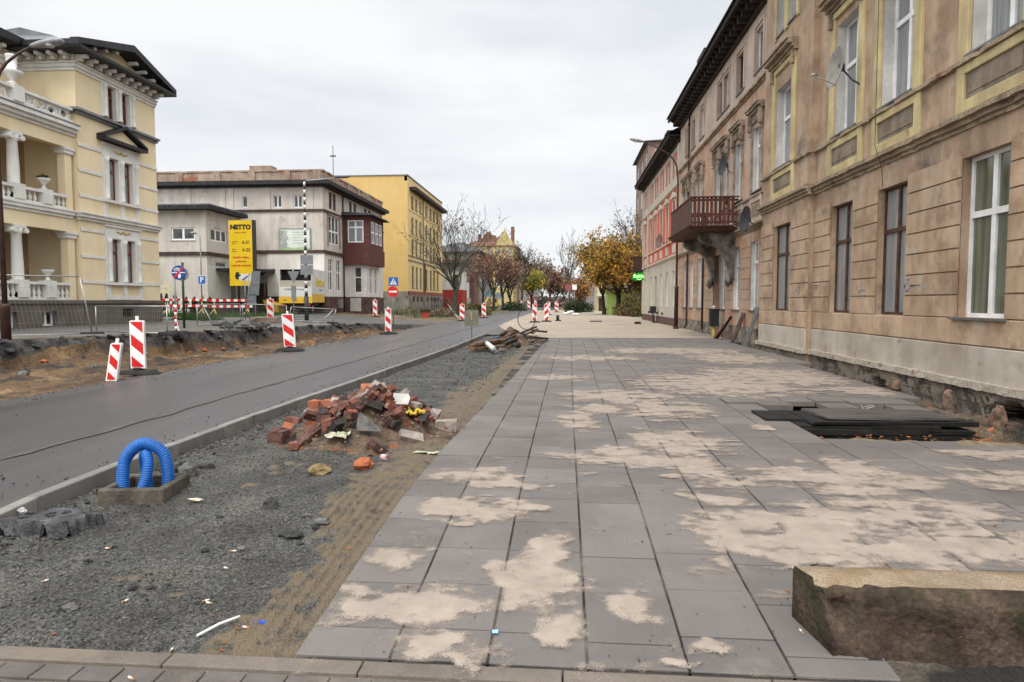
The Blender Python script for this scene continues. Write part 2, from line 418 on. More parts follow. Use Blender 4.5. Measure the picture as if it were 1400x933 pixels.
def gmi(x,y):
    if x<-9.2:
        e=bank_x(y)
        if y<48 and x>e+.15: return 0
        if x<-20 and y>40 or (x<-19 and 33.5<y<36): return 2
        if y<39: return 1
        if y<54: return 5
        return 4
    if x<-1.2: return 3
    if PIT[1]-.3<y<PIT[2]+.3 and PIT[0]-.4<x<5.9: return 7
    if 2.4<x<7.6 and y>7 and y<40: return 6
    return 4 if y>60 else 3
xs=steps((-900,-60,70),(-60,-20,2.5),(-20,-17,.5),(-17,-9.2,.16),(-9.2,-4.6,.9),(-4.6,2.4,1.0),(2.4,7.7,.12),(7.7,60,8),(60,900,70))
ys=steps((-40,1,4),(1,7,.5),(7,26,.15),(26,50,.25),(50,130,1.6),(130,2400,70))
SINK=True
g=grid_mesh('ground',xs,ys,T,[soil,foot_grey,turf,dark_fill,dirt,asphalt_old,rubble_soil,pit_sand],gmi); g['kind']='structure'
SINK=False
ds=[-.5,-.2,-.08,0]+steps((.03,.9,.06),(.9,7.5,.14)); ey=steps((6,34,.075),(34,49,.13))
def excv(t,y):
    w=-9.28-(bank_x(y)+.30*fb(y*.9,3.1)+.13*fb(y*3.1,7.7))
    return exc(y,t if t<=.9 else lerp(.9,w,(t-.9)/6.6))
q=grid_mesh('excavation',ds,ey,excv,[soil,turf_edge],lambda d,y:1 if -.0<d<.24 else 0); q['kind']='structure'
# ---------------------------------------------------------------- road
def road_left(y): return pl([(0,-9.35),(26,-9.4),(45,-9.5),(60,-10.0),(130,-11.0),(900,-11)],y)+.14*fb(y*.8,1.5)
def kx(y): return pl([(0,-4.31),(9,-4.31),(23,-3.9),(33,-3.9),(60,-4.7),(900,-4.8)],y)
def road_right(y): return kx(y)-.1
road=nmat('asphalt',[(.045,.042,.043),(.066,.061,.062)],scale=.35,rough=.42,bump=.12,bscale=160,fine=.16,fscale=190,spec=.45,stretch=(1,.25,1),
    extra=chain(patches((.092,.08,.07),1.2,.54,.72,2.0,stretch=(1.3,.12,1)),patches((.027,.026,.026),.8,.55,.7,7.0,stretch=(1.6,.08,1)),patches((.12,.095,.068),.55,.60,.72,11.0,stretch=(1.6,.25,1)),patches((.025,.023,.022),40,.66,.7,2.0)))
b=B(); yy=steps((-6,50,.4),(50,140,3),(140,1800,60))
for a,c in zip(yy,yy[1:]):
    q=[lerp(0,1,k/4) for k in range(5)]
    for k in range(4):
        P=lambda y,t:(lerp(road_left(y),road_right(y),t),y,.002+.03*(1-(2*t-1)**2))
        b.face([P(a,q[k]),P(a,q[k+1]),P(c,q[k+1]),P(c,q[k])])
struct(b,'road',road,merge=True,smooth=True)
# thin sandy seam along the lane joint and sand washed on to the asphalt edge
seam=nmat('sand_washed_on_asphalt',[(.07,.062,.055),(.105,.092,.078)],scale=3,fine=.4,fscale=40)
b=B()
yy=steps((2,60,.35))
for a,c in zip(yy,yy[1:]):
    f=lambda y:-5.75+.05*fb(y*.6,9.2); hw=lambda y:max(.004,.045+.07*fb(y*1.4,2.2))
    z=.034
    b.face([(f(a)-hw(a),a,z),(f(a)+hw(a),a,z),(f(c)+hw(c),c,z),(f(c)-hw(c),c,z)])
tag(b.build('sand_seam',seam),kind='stuff')
# ---------------------------------------------------------------- kerb (concrete stones one metre long)
kerb_m=nmat('kerb_concrete',[(.17,.16,.148),(.235,.222,.205)],scale=3,fine=.15,island=.14,bump=.2,extra=patches((0.035,0.031,0.026),2.5,.6,.75,5.0))
b=B(); y=2.0
while y<33:
    j=random.uniform(-.006,.006); L_=1.0
    a,c=kx(y)+j,kx(y+L_)+j; q=random.uniform(-.004,.004); z0=-.18; z1=.07+q+gz(y); z2=.07+q+gz(y+L_)
    b.hexa([(a-.11,y+.004,z0),(a,y+.004,z0),(c,y+L_-.004,z0),(c-.11,y+L_-.004,z0),(a-.11,y+.004,z1),(a,y+.004,z1),(c,y+L_-.004,z2),(c-.11,y+L_-.004,z2)]); y+=L_
struct(b,'kerb',kerb_m,bevel=.008)
# ---------------------------------------------------------------- gravel bed between kerb and new pavement
def edge_x(y): return -1.37 if y<7 else pl([(7,-1.37),(14,-1.14),(30.2,-.74)],y)
def bed(x,y):
    z=-.045+.022*fb(x*1.3,y*1.3,1)+.014*fb(x*5,y*5,2)+.008*fb(x*16,y*16,7)
    s=sand_k(x,y)
    if s>.5 and y<6.5: z+=.010*math.sin(x*2*math.pi/.075+.6*fb(x,y*1.5))*ss(6.5,5.2,y)*ss(.5,1,s)*ss(3.16,3.4,y)
    z+=.03*s
    z=lerp(z,-.05,ss(-1.55,-1.36,x)*.6)
    z-=.03*ss(kx(y)+.3,kx(y),x)
    z-=.035*ss(3.3,3.16,y)
    return z+gz(y)
def sand_k(x,y):
    wd=.54+.2*fb(y*.7,4.4)+.2*fb(x*3,y*3,5.5)+(.25 if y>8 else 0)
    return ss(-wd-.18,-wd+.12,x-edge_x(y))
def gravel_extra(nt,pos,col):
    N=nt.nodes; L=nt.links
    at=N.new('ShaderNodeAttribute'); at.attribute_name='sand'
    sep=at.outputs['Fac']
    n=N.new('ShaderNodeTexNoise'); n.inputs['Scale'].default_value=9; n.inputs['Detail'].default_value=8; L.new(pos,n.inputs['Vector'])
    ad=N.new('ShaderNodeMath'); ad.operation='ADD'; L.new(sep,ad.inputs[0]); L.new(n.outputs[0],ad.inputs[1])
    mr=N.new('ShaderNodeMapRange'); mr.inputs[1].default_value=.93; mr.inputs[2].default_value=1.12; L.new(ad.outputs[0],mr.inputs[0])
    mx=N.new('ShaderNodeMix'); mx.data_type='RGBA'; L.new(mr.outputs[0],mx.inputs[0]); L.new(col,mx.inputs[6]); mx.inputs[7].default_value=(.15,.115,.074,1)
    n2=N.new('ShaderNodeTexNoise'); n2.inputs['Scale'].default_value=120; L.new(pos,n2.inputs['Vector'])
    m2=N.new('ShaderNodeMapRange'); m2.inputs[1].default_value=.3; m2.inputs[2].default_value=.7; m2.inputs[3].default_value=.75; m2.inputs[4].default_value=1.25; L.new(n2.outputs[0],m2.inputs[0])
    vm=N.new('ShaderNodeVectorMath'); vm.operation='SCALE'; L.new(mx.outputs[2],vm.inputs[0]); L.new(m2.outputs[0],vm.inputs['Scale'])
    return vm.outputs[0]
def chips(nt,pos,col):
    N=nt.nodes; L=nt.links
    vo=N.new('ShaderNodeTexVoronoi'); vo.inputs['Scale'].default_value=64; L.new(pos,vo.inputs['Vector'])
    sp=N.new('ShaderNodeSeparateColor'); L.new(vo.outputs['Color'],sp.inputs[0])
    mr=N.new('ShaderNodeMapRange'); mr.inputs[3].default_value=.45; mr.inputs[4].default_value=1.6; L.new(sp.outputs[0],mr.inputs[0])
    vm=N.new('ShaderNodeVectorMath'); vm.operation='SCALE'; L.new(col,vm.inputs[0]); L.new(mr.outputs[0],vm.inputs['Scale']); return vm.outputs[0]
gravel_m=nmat('gravel_bed',[(.038,.036,.032),(.068,.066,.059),(.115,.108,.093)],scale=1.6,rough=.75,bump=.9,bscale=55,fine=.5,fscale=60,bdist=.03,lo=.3,hi=.75,extra=chain(chips,gravel_extra))
gx=steps((-4.48,-2.15,.06),(-2.15,-1.2,.0135)); gy=steps((3.16,8,.045),(8,14,.09),(14,36,.2))
def bedv(x,y):
    l=kx(y)-.03; r=edge_x(y)+.07
    xx=lerp(l,r,(x+4.48)/(4.48-1.2))
    return (xx,y,bed(xx,y))
go=grid_mesh('gravel_bed',gx,gy,bedv,[gravel_m]); go['kind']='structure'
at=go.data.attributes.new('sand','FLOAT','POINT')
vals=[]
for v in go.data.vertices:
    s=sand_k(v.co.x,v.co.y)
    s=max(s,.75*ss(.28,.5,fb(v.co.x*.8+3,v.co.y*1.1,2))*ss(13,8,v.co.y)*ss(-4.5,-3.4,v.co.x), ss(3.35,2.95,v.co.y+.1*fb(v.co.x*3,1)))
    vals.append(s*.62)
at.data.foreach_set('value',vals)
stone_m=nmat('loose_gravel',[(.041,.041,.037),(.099,.095,.087)],scale=9,rough=.75,bump=.3,island=.6,fine=.2)
b=B(); rnd=random.Random(3)
tet=[(1,1,1),(1,-1,-1),(-1,1,-1),(-1,-1,1)]
def pebble(b,x,y,z,r):
    v=[]
    M=Matrix.Rotation(rnd.uniform(0,6.3),3,(rnd.uniform(-1,1),rnd.uniform(-1,1),rnd.uniform(.2,1)))
    for (a,c,e) in ((1,0,0),(-1,0,0),(0,1,0),(0,-1,0),(0,0,1),(0,0,-1)):
        k=r*rnd.uniform(.6,1.3); q=M@Vector((a*k,c*k*.8,e*k)); q.z*=.7; v.append(b.bm.verts.new(Vector((x,y,z))+q))
    for q in ((0,2,4),(2,1,4),(1,3,4),(3,0,4),(2,0,5),(1,2,5),(3,1,5),(0,3,5)): b.bm.faces.new([v[i] for i in q])
for i in range(9000):
    y=3.0+9*rnd.random()**1.6; x=rnd.uniform(kx(y)+.02,-1.5)
    if sand_k(x,y)>.5 and rnd.random()<.985: continue
    if fb(x*.9,y*.9,12)<-.05 and rnd.random()<.6: continue
    pebble(b,x,y,bed(x,y)+.002,rnd.choice((.004,.005,.006,.008,.011,.014))*(1+.03*y))
for i in range(1500):
    y=12+14*rnd.random(); x=rnd.uniform(kx(y)+.02,-1.6); pebble(b,x,y,bed(x,y)+.004,rnd.choice((.018,.022,.03)))
for i in range(700):   # darker coarse stones along the kerb
    y=3.2+9*rnd.random(); x=kx(y)+.03+abs(rnd.gauss(0,.22)); pebble(b,x,y,bed(x,y)+.006,rnd.uniform(.012,.035))
tag(b.build('gravel',stone_m),kind='stuff')
# ---------------------------------------------------------------- new pavement of half metre slabs, real joints
slab_m=nmat('paving_slab',[(.128,.114,.107),(.164,.150,.139)],scale=1.1,rough=.72,bump=.12,bscale=220,fine=.16,fscale=260,island=.12,spec=.22,
     extra=chain(patches((0.085,0.079,0.075),48,.655,.70,5.0),patches((0.131,0.122,0.112),1.7,.60,.80,13.0),patches((0.210,0.191,0.168),2.2,.56,.85,3.0)))
rowy={}
b=B(); rs=random.Random(11)
def drift(y): return .16*ss(5,30,y)
Y0=3.16
ncol=17; xl=[-1.37+.497*k for k in range(ncol+1)]
for k in range(ncol):
    off=rs.uniform(-.42,0); y=Y0
    first=True; rowy.setdefault(k,[])
    while y<30.2:
        L_=.5 if not first else .5+off
        if first and L_<.16: L_+=.5
        first=False
        y1=min(y+L_,30.3); rowy[k].append(y1)
        a=xl[k]+drift(y); c=xl[k+1]+drift(y)
        if k==0: a=edge_x(y)
        if y>12 and k==0 and c-a<.08: y=y1; continue
        if y>12 and k==1: a=max(a,edge_x(y))
        xm=(a+c)/2; ym=(y+y1)/2
        cut=PIT[1]<ym<PIT[2]+rs.choice((-.25,0,.2)) and xm>PIT[0]+ .1
        if y<4.05 and a>1.12 and not(c<1.5): cut=True
        over=ym>PIT[2] and xm>right_edge(ym)
        if not cut and not over:
            j=rs.uniform(-.003,.003); t=rs.uniform(-.002,.002); g_=.0065
            z0,z1=gz(y),gz(y1)
            kk=0
            if ym>PIT[2] and ym<PIT[2]+.5 and xm>PIT[0]: kk=rs.uniform(.01,.035)
            b.hexa([(a+g_,y+g_,z0-.07),(c-g_,y+g_,z0-.07),(c-g_,y1-g_,z1-.07),(a+g_,y1-g_,z1-.07),(a+g_,y+g_,z0+j+kk),(c-g_,y+g_,z0+j+t+kk),(c-g_,y1-g_,z1+j+t+kk),(a+g_,y1-g_,z1+j+kk)])
        y=y1
struct(b,'pavement',slab_m,bevel=.004)
# joint filler just below the slab tops
joint_m=nmat('joint_filler',[(.02,.018,.016),(.14,.115,.085)],scale=1.1,fine=.4,fscale=60,lo=.45,hi=.6)
b=B()
yy=steps((3.16,5.4,.5),(5.4,30.2,1))
for a,c in zip(yy,yy[1:]):
    for (p,q) in ((-1.3,2.6),(2.6,6.2)):
        if c>7.5 and p>2: continue
        zz=-.009
        b.face([(p,a,gz(a)+zz),(q,a,gz(a)+zz),(q,c,gz(c)+zz),(p,c,gz(c)+zz)])
struct(b,'joint_sand',joint_m)
# edging strip and the sett paved crossing in the foreground
ef=nmat('edging_concrete',[(.125,.104,.086),(.175,.148,.124)],scale=3,fine=.2,fscale=150,island=.07,extra=patches((0.173,0.145,0.110),2,.52,.66,1.0))
b=B(); x=-6.0
while x<6:
    b.box(x+.003,x+.995,3.035,3.148,-.35+gz(3.1),gz(3.1)-.008+random.uniform(-.002,.002)); x+=1.0
struct(b,'edging_strip',ef,bevel=.005)
sett=nmat('grey_setts',[(.10,.086,.078),(.14,.122,.11)],scale=3,fine=.2,fscale=200,island=.13,extra=patches((0.173,0.145,0.110),2.4,.56,.68,6.0))
b=B(); y=3.028; r_=0
while y>1.2:
    x=-6-random.uniform(0,.2)
    while x<6:
        b.box(x+.004,x+.206,y-.128,y-.006,-.3,gz(y-.07)-.012+random.uniform(-.0025,.0025)); x+=.21
    y-=.134; r_+=1
struct(b,'crossing_setts',sett,bevel=.004)
b=B(); b.box(-6,6,1.1,3.03,-.4,gz(2.2)-.05); 
sj=nmat('sett_joint_sand',[(.136,.112,.085),(.204,.170,.129)],scale=4,fine=.3)
b=B(); b.face([(-6,1.1,gz(1.1)-.024),(6,1.1,gz(1.1)-.024),(6,3.035,gz(3.035)-.024),(-6,3.035,gz(3.035)-.024)]); struct(b,'sett_joints',sj)
# flat sanded area beyond the slabs
sand_flat=nmat('levelled_sand',[(.299,.249,.195),(.382,.320,.249)],scale=.6,fine=.14,fscale=40,bump=.4,bscale=12,extra=patches((0.216,0.174,0.128),.7,.52,.72,5.0,stretch=(.4,1.2,1)))
def sfz(x,y): return .008+.02*fb(x*.6,y*.5,3)*ss(30.3,32,y)
def sfm(x,y):
    if y>62 and x>7.5: return None
    return 0
def sfv(x,y):
    l=pl([(30,-.74),(31.5,-1.4),(35,-3.0),(45,-4.5),(60,-4.85),(130,-4.85)],y); r=pl([(30,7.4),(62,7.4),(64,9.5),(130,9.5)],y)
    xx=lerp(l,r,x); return (xx,y,sfz(xx,y))
q=grid_mesh('sand_surface',[i/24 for i in range(25)],steps((30.2,60,.5),(60,130,3)),sfv,[sand_flat]); q['kind']='structure'
# concrete apron between road and the gravel beyond the bed
b=B(); 
yy=steps((33,60,1.5),(60,130,10))
ap=nmat('grey_ballast',[(.088,.085,.082),(.136,.129,.119)],scale=1,fine=.3)
for a,c in zip(yy,yy[1:]):
    l=lambda y:pl([(30,-.74),(31.5,-1.4),(35,-3.0),(45,-4.5),(60,-4.85),(130,-4.85)],y)+.1
    b.face([(-4.7,a,.0),(l(a),a,.0),(l(c),c,.0),(-4.7,c,.0)])
struct(b,'ballast_strip',ap)
# ---------------------------------------------------------------- sand spilled over the slabs (thin drifts with grainy rims)
PATCH=[(548,758,40,18),(490,830,52,26),(590,830,60,30),(700,800,34,30),(735,790,45,40),(755,748,24,22),(760,850,30,40),(862,825,38,22),(645,650,60,10),(650,695,70,16),(700,690,40,10),(690,662,60,8),
(590,880,80,20),(640,905,60,14),(790,575,28,14),(760,517,44,4),(845,542,80,9),(930,605,60,20),(870,628,110,10),(950,640,46,26),(905,560,66,12),(985,525,120,16),(1045,512,90,10),(1150,655,120,22),(1010,735,60,30),(1110,725,120,36),(1260,700,120,18),(1385,655,80,14),(1330,745,110,22),(1210,760,110,22),(1060,765,60,12),(1360,622,70,7),(970,890,26,10),(920,905,20,6),(1160,640,60,12),(900,600,40,8),(840,620,50,8),(810,490,70,4),(930,480,80,5),(1000,490,60,8),(1100,520,60,8),(1180,535,40,7),(820,560,40,7),(540,815,30,12),(600,700,26,6),(640,715,26,6),(975,682,40,9),(1090,690,40,9),(865,480,40,4),(1000,660,30,7),(1060,585,30,4),(1120,595,20,3)]
PW=[]
for (px,py,rx,ry) in PATCH:
    p=gnd(px,py); zc=p.y; h=H-gz(p.y)
    PW.append((p.x,p.y,rx*zc/FPX,ry*zc*zc/(FPX*h)))
def sandness(x,y):
    s=-1.0
    wx=x+.11*fb(x*2.3,y*2.3,1)+.05*fb(x*8,y*8,2); wy=y+.13*fb(x*2.1,y*2.1,5)+.05*fb(x*8,y*8,6)
    for (a,c,e,f) in PW:
        dx=(wx-a)/e
        if abs(dx)>2: continue
        dy=(wy-c)/f
        if abs(dy)>2: continue
        s=max(s,1-dx*dx-dy*dy)
    return s+.03+1.25*fb(x*2.6,y*4.2,9,)+.55*fb(x*9,y*13,3)
sx=steps((-1.36,6.3,.021)); 
sy=steps((3.0,6,.02),(6,10,.036),(10,16,.08),(16,30.2,.18))
vs=[];fs=[];at_=[];idx={}
val=[[0]*len(sx) for _ in sy]
for j,y in enumerate(sy):
    for i,x in enumerate(sx):
        val[j][i]=sandness(x,y) if not(PIT[1]<y<PIT[2]+.3 and x>PIT[0]-.05) and x<right_edge(y) and x>edge_x(y) and not(x>1.2 and y<3.75) else -9
def vid(i,j):
    k=(i,j)
    if k not in idx:
        idx[k]=len(vs); s=val[j][i]; y=sy[j]
        xx=sx[i]-drift(y); kk=int((xx+1.37)//.497); dj=abs((xx+1.37)-.497*round((xx+1.37)/.497))
        if kk in rowy: dj=min(dj,min(abs(y-q) for q in rowy[kk]))
        s-=max(0,1-dj/.03)*(.45+.9*fb(sx[i]*1.3,y*1.3,17))
        vs.append((sx[i],y,gz(y)+.0062+.008*cl(s)+.005*cl(s*1.5)*fb(sx[i]*9,y*9)-(.004 if y<3.16 else 0))); at_.append(cl(s*.46+.38))
    return idx[k]
for j in range(len(sy)-1):
    for i in range(len(sx)-1):
        if max(val[j][i],val[j+1][i],val[j][i+1],val[j+1][i+1])>-.42 and min(val[j][i],val[j+1][i],val[j][i+1],val[j+1][i+1])>-8: fs.append((vid(i,j),vid(i+1,j),vid(i+1,j+1),vid(i,j+1)))
me=bpy.data.meshes.new('spilled_sand'); me.from_pydata(vs,[],fs); me.polygons.foreach_set('use_smooth',[True]*len(fs))
a_=me.attributes.new('sand_cover','FLOAT','POINT'); a_.data.foreach_set('value',at_)
sm=nmat('dry_sand',[(.293,.243,.199),(.374,.314,.260)],scale=5,rough=.95,bump=.3,bscale=120,fine=.12,fscale=240,spec=.1,bdist=.008)
nt=sm.node_tree; N=nt.nodes; L=nt.links
at=N.new('ShaderNodeAttribute'); at.attribute_name='sand_cover'; ge=N.new('ShaderNodeNewGeometry')
nn=N.new('ShaderNodeTexNoise'); nn.inputs['Scale'].default_value=130; nn.inputs['Detail'].default_value=2; L.new(ge.outputs['Position'],nn.inputs['Vector'])
n3=N.new('ShaderNodeTexNoise'); n3.inputs['Scale'].default_value=14; n3.inputs['Detail'].default_value=5; L.new(ge.outputs['Position'],n3.inputs['Vector'])
a1=N.new('ShaderNodeMath'); a1.operation='MULTIPLY_ADD'; a1.inputs[1].default_value=1.0; L.new(nn.outputs[0],a1.inputs[0]); L.new(at.outputs['Fac'],a1.inputs[2])
a2=N.new('ShaderNodeMath'); a2.operation='MULTIPLY_ADD'; a2.inputs[1].default_value=.55; L.new(n3.outputs[0],a2.inputs[0]); L.new(a1.outputs[0],a2.inputs[2])
mr=N.new('ShaderNodeMapRange'); mr.inputs[1].default_value=1.02; mr.inputs[2].default_value=1.42; mr.inputs[4].default_value=.93; L.new(a2.outputs[0],mr.inputs[0])
L.new(mr.outputs[0],N['Principled BSDF'].inputs['Alpha'])
me.update(calc_edges=True); me.materials.append(sm); so_=bpy.data.objects.new('spilled_sand',me); C.objects.link(so_); so_['kind']='stuff'


# crumbs of grit lying on the slabs
grit=nmat('grit',[(.03,.025,.02),(.10,.085,.07)],scale=20,bump=0,island=.5)
b=B(); rnd=random.Random(17)
for i in range(1500):
    y=3.2+13*rnd.random()**1.5; x=rnd.uniform(edge_x(y)+.02,right_edge(y)-.05)
    if x>1.15 and y<3.75: continue
    if PIT[1]<y<PIT[2]+.2 and x>PIT[0]: continue
    pebble(b,x,y,gz(y)+.010,rnd.choice((.0022,.003,.004,.006))*(1+.05*y))
for i in range(500):
    y=rnd.uniform(1.6,3.1); pebble(b,rnd.uniform(-3,2.5),y,gz(y)-.008,rnd.choice((.002,.003,.004)))
for i in range(1300):
    y=4+26*rnd.random()**1.3; x=road_left(y)+abs(rnd.gauss(0,.35)) if rnd.random()<.55 else (kx(y)-.16-abs(rnd.gauss(0,.35)) if rnd.random()<.7 else rnd.uniform(-9,-4.6))
    pebble(b,x,y,.03,rnd.choice((.004,.006,.009,.014))*(1+.03*y))
tag(b.build('grit_crumbs',grit),kind='stuff')
# ================================================================= right hand terrace
tan_c=[(.31,.212,.138),(.43,.303,.203),(.5,.373,.268)]
plaster_tan=nmat('tan_roughcast',tan_c,scale=.8,bump=.35,bscale=90,fine=.12,fscale=70,streak=.3,extra=chain(patches((.2,.145,.10),1.3,.55,.72,2.0),patches((.16,.125,.095),.5,.57,.7,31.0),patches((.40,.36,.30),.9,.58,.74,9.0)))
plaster_block=nmat('tan_rustic_block',[(.31,.212,.135),(.44,.308,.203),(.5,.365,.25)],scale=1.3,bump=.4,bscale=90,fine=.14,fscale=80,streak=.25,island=.07,extra=chain(patches((.42,.38,.31),1.2,.58,.75,4.0),patches((.2,.15,.105),1.5,.57,.72,17.0),patches((.13,.1,.08),9,.66,.72,3.0)))
plinth_a=nmat('plinth_render',[(.36,.31,.245),(.50,.45,.375)],scale=.7,bump=.2,bscale=60,fine=.08,streak=.18,extra=chain(patches((.24,.175,.12),.9,.55,.75,3.0),patches((.52,.48,.42),1.5,.62,.8,8.0),patches((.25,.2,.15),2.6,.6,.7,14.0)))
yellow_a=nmat('yellow_plaster',[(.46,.365,.185),(.60,.50,.27)],scale=1.2,bump=.25,bscale=70,fine=.12,streak=.32,extra=chain(patches((.2,.145,.10),2.0,.62,.72,5.0),patches((.36,.27,.19),.8,.54,.7,15.0)))
peel_m=nmat('peeling_cornice',[(.25,.185,.125),(.38,.3,.2)],scale=2,bump=.6,bscale=22,fine=.3,fscale=30,streak=.3,extra=chain(patches((.19,.085,.05),2.2,.6,.66,2.0),patches((.10,.075,.055),1.6,.58,.72,12.0)),bdist=.05)
reveal_w=nmat('limewashed_reveal',[(.44,.42,.39),(.60,.58,.545)],scale=1.5,bump=.15,streak=.2)
found_m=nmat('bare_foundation',[(.11,.095,.08),(.2,.175,.145),(.30,.265,.215)],scale=1.6,bump=.8,bscale=18,fine=.3,fscale=30,bdist=.05,extra=chain(patches((.24,.085,.05),1.3,.58,.66,6.0),joints(.27,.075,(.09,.075,.06),.012,rot=BRICKX),patches((.25,.215,.17),.9,.48,.55,21.0)))
ledge_m=nmat('chipped_ledge',[(.34,.29,.225),(.46,.41,.335)],scale=2.5,bump=.6,bscale=20,fine=.25,fscale=25,bdist=.04,extra=chain(patches((.3,.085,.035),2.0,.63,.66,3.0),patches((.12,.095,.07),3.0,.62,.7,9.0)))
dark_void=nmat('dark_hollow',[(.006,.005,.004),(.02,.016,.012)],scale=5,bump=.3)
panel_m=nmat('weathered_panel',[(.17,.135,.10),(.29,.235,.175)],scale=2.2,bump=.4,bscale=30,fine=.2,streak=.35)
pink_b=nmat('pink_plaster',[(.38,.225,.155),(.49,.31,.22),(.48,.38,.29)],scale=.9,bump=.3,bscale=70,fine=.12,streak=.25,island=.05,extra=chain(patches((.33,.29,.24),.8,.56,.68,6.0),patches((.14,.1,.075),1.3,.64,.74,2.0)))
pink_block=nmat('pink_rustic_block',[(.38,.205,.13),(.45,.285,.19),(.38,.315,.24)],scale=1.0,bump=.35,bscale=70,fine=.12,streak=.22,island=.10,extra=patches((.35,.31,.25),1.0,.55,.7,3.0))
pale_b=nmat('pale_pink_plaster',[(.44,.335,.265),(.56,.455,.375)],scale=.8,bump=.2,fine=.1,streak=.3,extra=patches((.36,.235,.175),.9,.55,.7,7.0))
stucco_b=nmat('dirty_stucco',[(.15,.115,.085),(.30,.235,.175),(.40,.32,.235)],scale=2.5,bump=.6,bscale=25,fine=.3,fscale=30,streak=.3)
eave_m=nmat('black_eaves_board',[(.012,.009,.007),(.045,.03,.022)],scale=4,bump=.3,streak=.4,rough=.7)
roof_m=nmat('dark_roof_tile',[(.03,.024,.022),(.07,.052,.045)],scale=2,bump=.4,extra=joints(.3,.2,(.015,.012,.01),.02))
chim_m=nmat('brick_chimney',[(.14,.05,.03),(.24,.09,.055)],scale=3,bump=.4,extra=joints(.24,.08,(.16,.13,.1),.012,rot=BRICKX))
zinc=nmat('grey_zinc',[(.10,.10,.10),(.18,.18,.18)],scale=3,rough=.5,metal=.3,bump=.05)
XA,XR,XB=7.3,7.12,7.32
FA=Fr((XA,0,0),(0,1,0),(-1,0,0)); FR=Fr((XR,0,0),(0,1,0),(-1,0,0)); FB=Fr((XB,0,0),(0,1,0),(-1,0,0))
YR0=FY(1103,XR); YR1=FY(1040,XR); YC0=43.4; YC1=63.0
def jag(b,F,u0,u1,z0,z1,d0,d1,step=.18,amp=.02,seed=0.0):
    """a moulding with a chipped, uneven front edge"""
    n=max(2,int((u1-u0)/step)); 
    rows=[]
    for i in range(n+1):
        u=lerp(u0,u1,i/n); a=amp*fb(u*3.1,seed,1)*2; c=amp*fb(u*4.3,seed,5)*1.4
        ch=-abs(amp)*2.2 if fb(u*1.7,seed,8)>.33 else 0
        rows.append([b.bm.verts.new(F.p(u,z0+c*.5,d0)),b.bm.verts.new(F.p(u,z0+c,d1+a+ch)),b.bm.verts.new(F.p(u,z1+c*.4,d1+a+ch)),b.bm.verts.new(F.p(u,z1,d0))])
    for p,q in zip(rows,rows[1:]):
        for k in range(3):
            f=b.bm.faces.new((p[k],p[k+1],q[k+1],q[k])); f.material_index=b.mi
    for r in (rows[0],rows[-1]):
        f=b.bm.faces.new(r); f.material_index=b.mi
def rustic(b,F,u0,u1,z0,h,n,ops,proj=.042,gap=.03,vj=None):
    for k in range(n):
        a=z0+k*h+gap; c=z0+(k+1)*h
        segs=[(u0,u1)]
        for o in ops:
            if o[2]<c-.02 and o[3]>a+.02:
                ns=[]
                for s in segs:
                    if o[1]<=s[0] or o[0]>=s[1]: ns.append(s)
                    else:
                        if o[0]-s[0]>.05: ns.append((s[0],o[0]))
                        if s[1]-o[1]>.05: ns.append((o[1],s[1]))
                segs=ns
        for s in segs: b.fbox(F,s[0],s[1],a,c,-.01,proj)
def cornice(b,F,u0,u1,lv,amp=.012,seed=1.0):
    for (z0,z1,d) in lv: jag(b,F,u0,u1,z0,z1,-.02,d,amp=amp,seed=seed+z0)
def eaves(b,F,u0,u1,z0,dz,proj,every=.62):
    b.fbox(F,u0,u1,z0-.02,z0+.12,-.02,.14); b.fbox(F,u0,u1,z0+dz-.1,z0+dz,-.02,proj); b.fbox(F,u0,u1,z0+dz-.17,z0+dz+.09,proj-.004,proj+.10)
    n=int((u1-u0)/every)
    for i in range(n):
        u=u0+(i+.5)*(u1-u0)/n
        b.fbox(F,u-.09,u+.09,z0+.12,z0+dz-.1,-.02,proj*.72); b.fbox(F,u-.11,u+.11,z0+dz-.22,z0+dz-.101,-.02,proj*.86)
def roof(F,u0,u1,z,proj,parent,depth=8,rise=2.4,chim=()):
    b=B(); b.hexa([F.p(u0,z,proj+.1),F.p(u1,z,proj+.1),F.p(u1,z+rise,-depth*.5),F.p(u0,z+rise,-depth*.5),F.p(u0,z+.06,proj+.1),F.p(u1,z+.06,proj+.1),F.p(u1,z+rise+.06,-depth*.5),F.p(u0,z+rise+.06,-depth*.5)])
    b.hexa([F.p(u0,z,-depth),F.p(u1,z,-depth),F.p(u1,z+rise,-depth*.5-.01),F.p(u0,z+rise,-depth*.5-.01),F.p(u0,z+.06,-depth),F.p(u1,z+.06,-depth),F.p(u1,z+rise+.06,-depth*.5-.01),F.p(u0,z+rise+.06,-depth*.5-.01)])
    r=b.build('roof',roof_m,parent)
    for (u,d,hh) in chim:
        q=B(); q.fbox(F,u-.35,u+.35,z+.3,z+rise+hh,d-.3,d+.3); q.fbox(F,u-.42,u+.42,z+rise+hh,z+rise+hh+.12,d-.37,d+.37); q.build('chimney',chim_m,r)
def shell(b,F,u0,u1,z0,z1,depth):
    b.face([F.p(u0,z0,0),F.p(u0,z0,-depth),F.p(u0,z1,-depth),F.p(u0,z1,0)]); b.face([F.p(u1,z0,0),F.p(u1,z0,-depth),F.p(u1,z1,-depth),F.p(u1,z1,0)])
    b.face([F.p(u0,z0,-depth),F.p(u1,z0,-depth),F.p(u1,z1,-depth),F.p(u0,z1,-depth)])
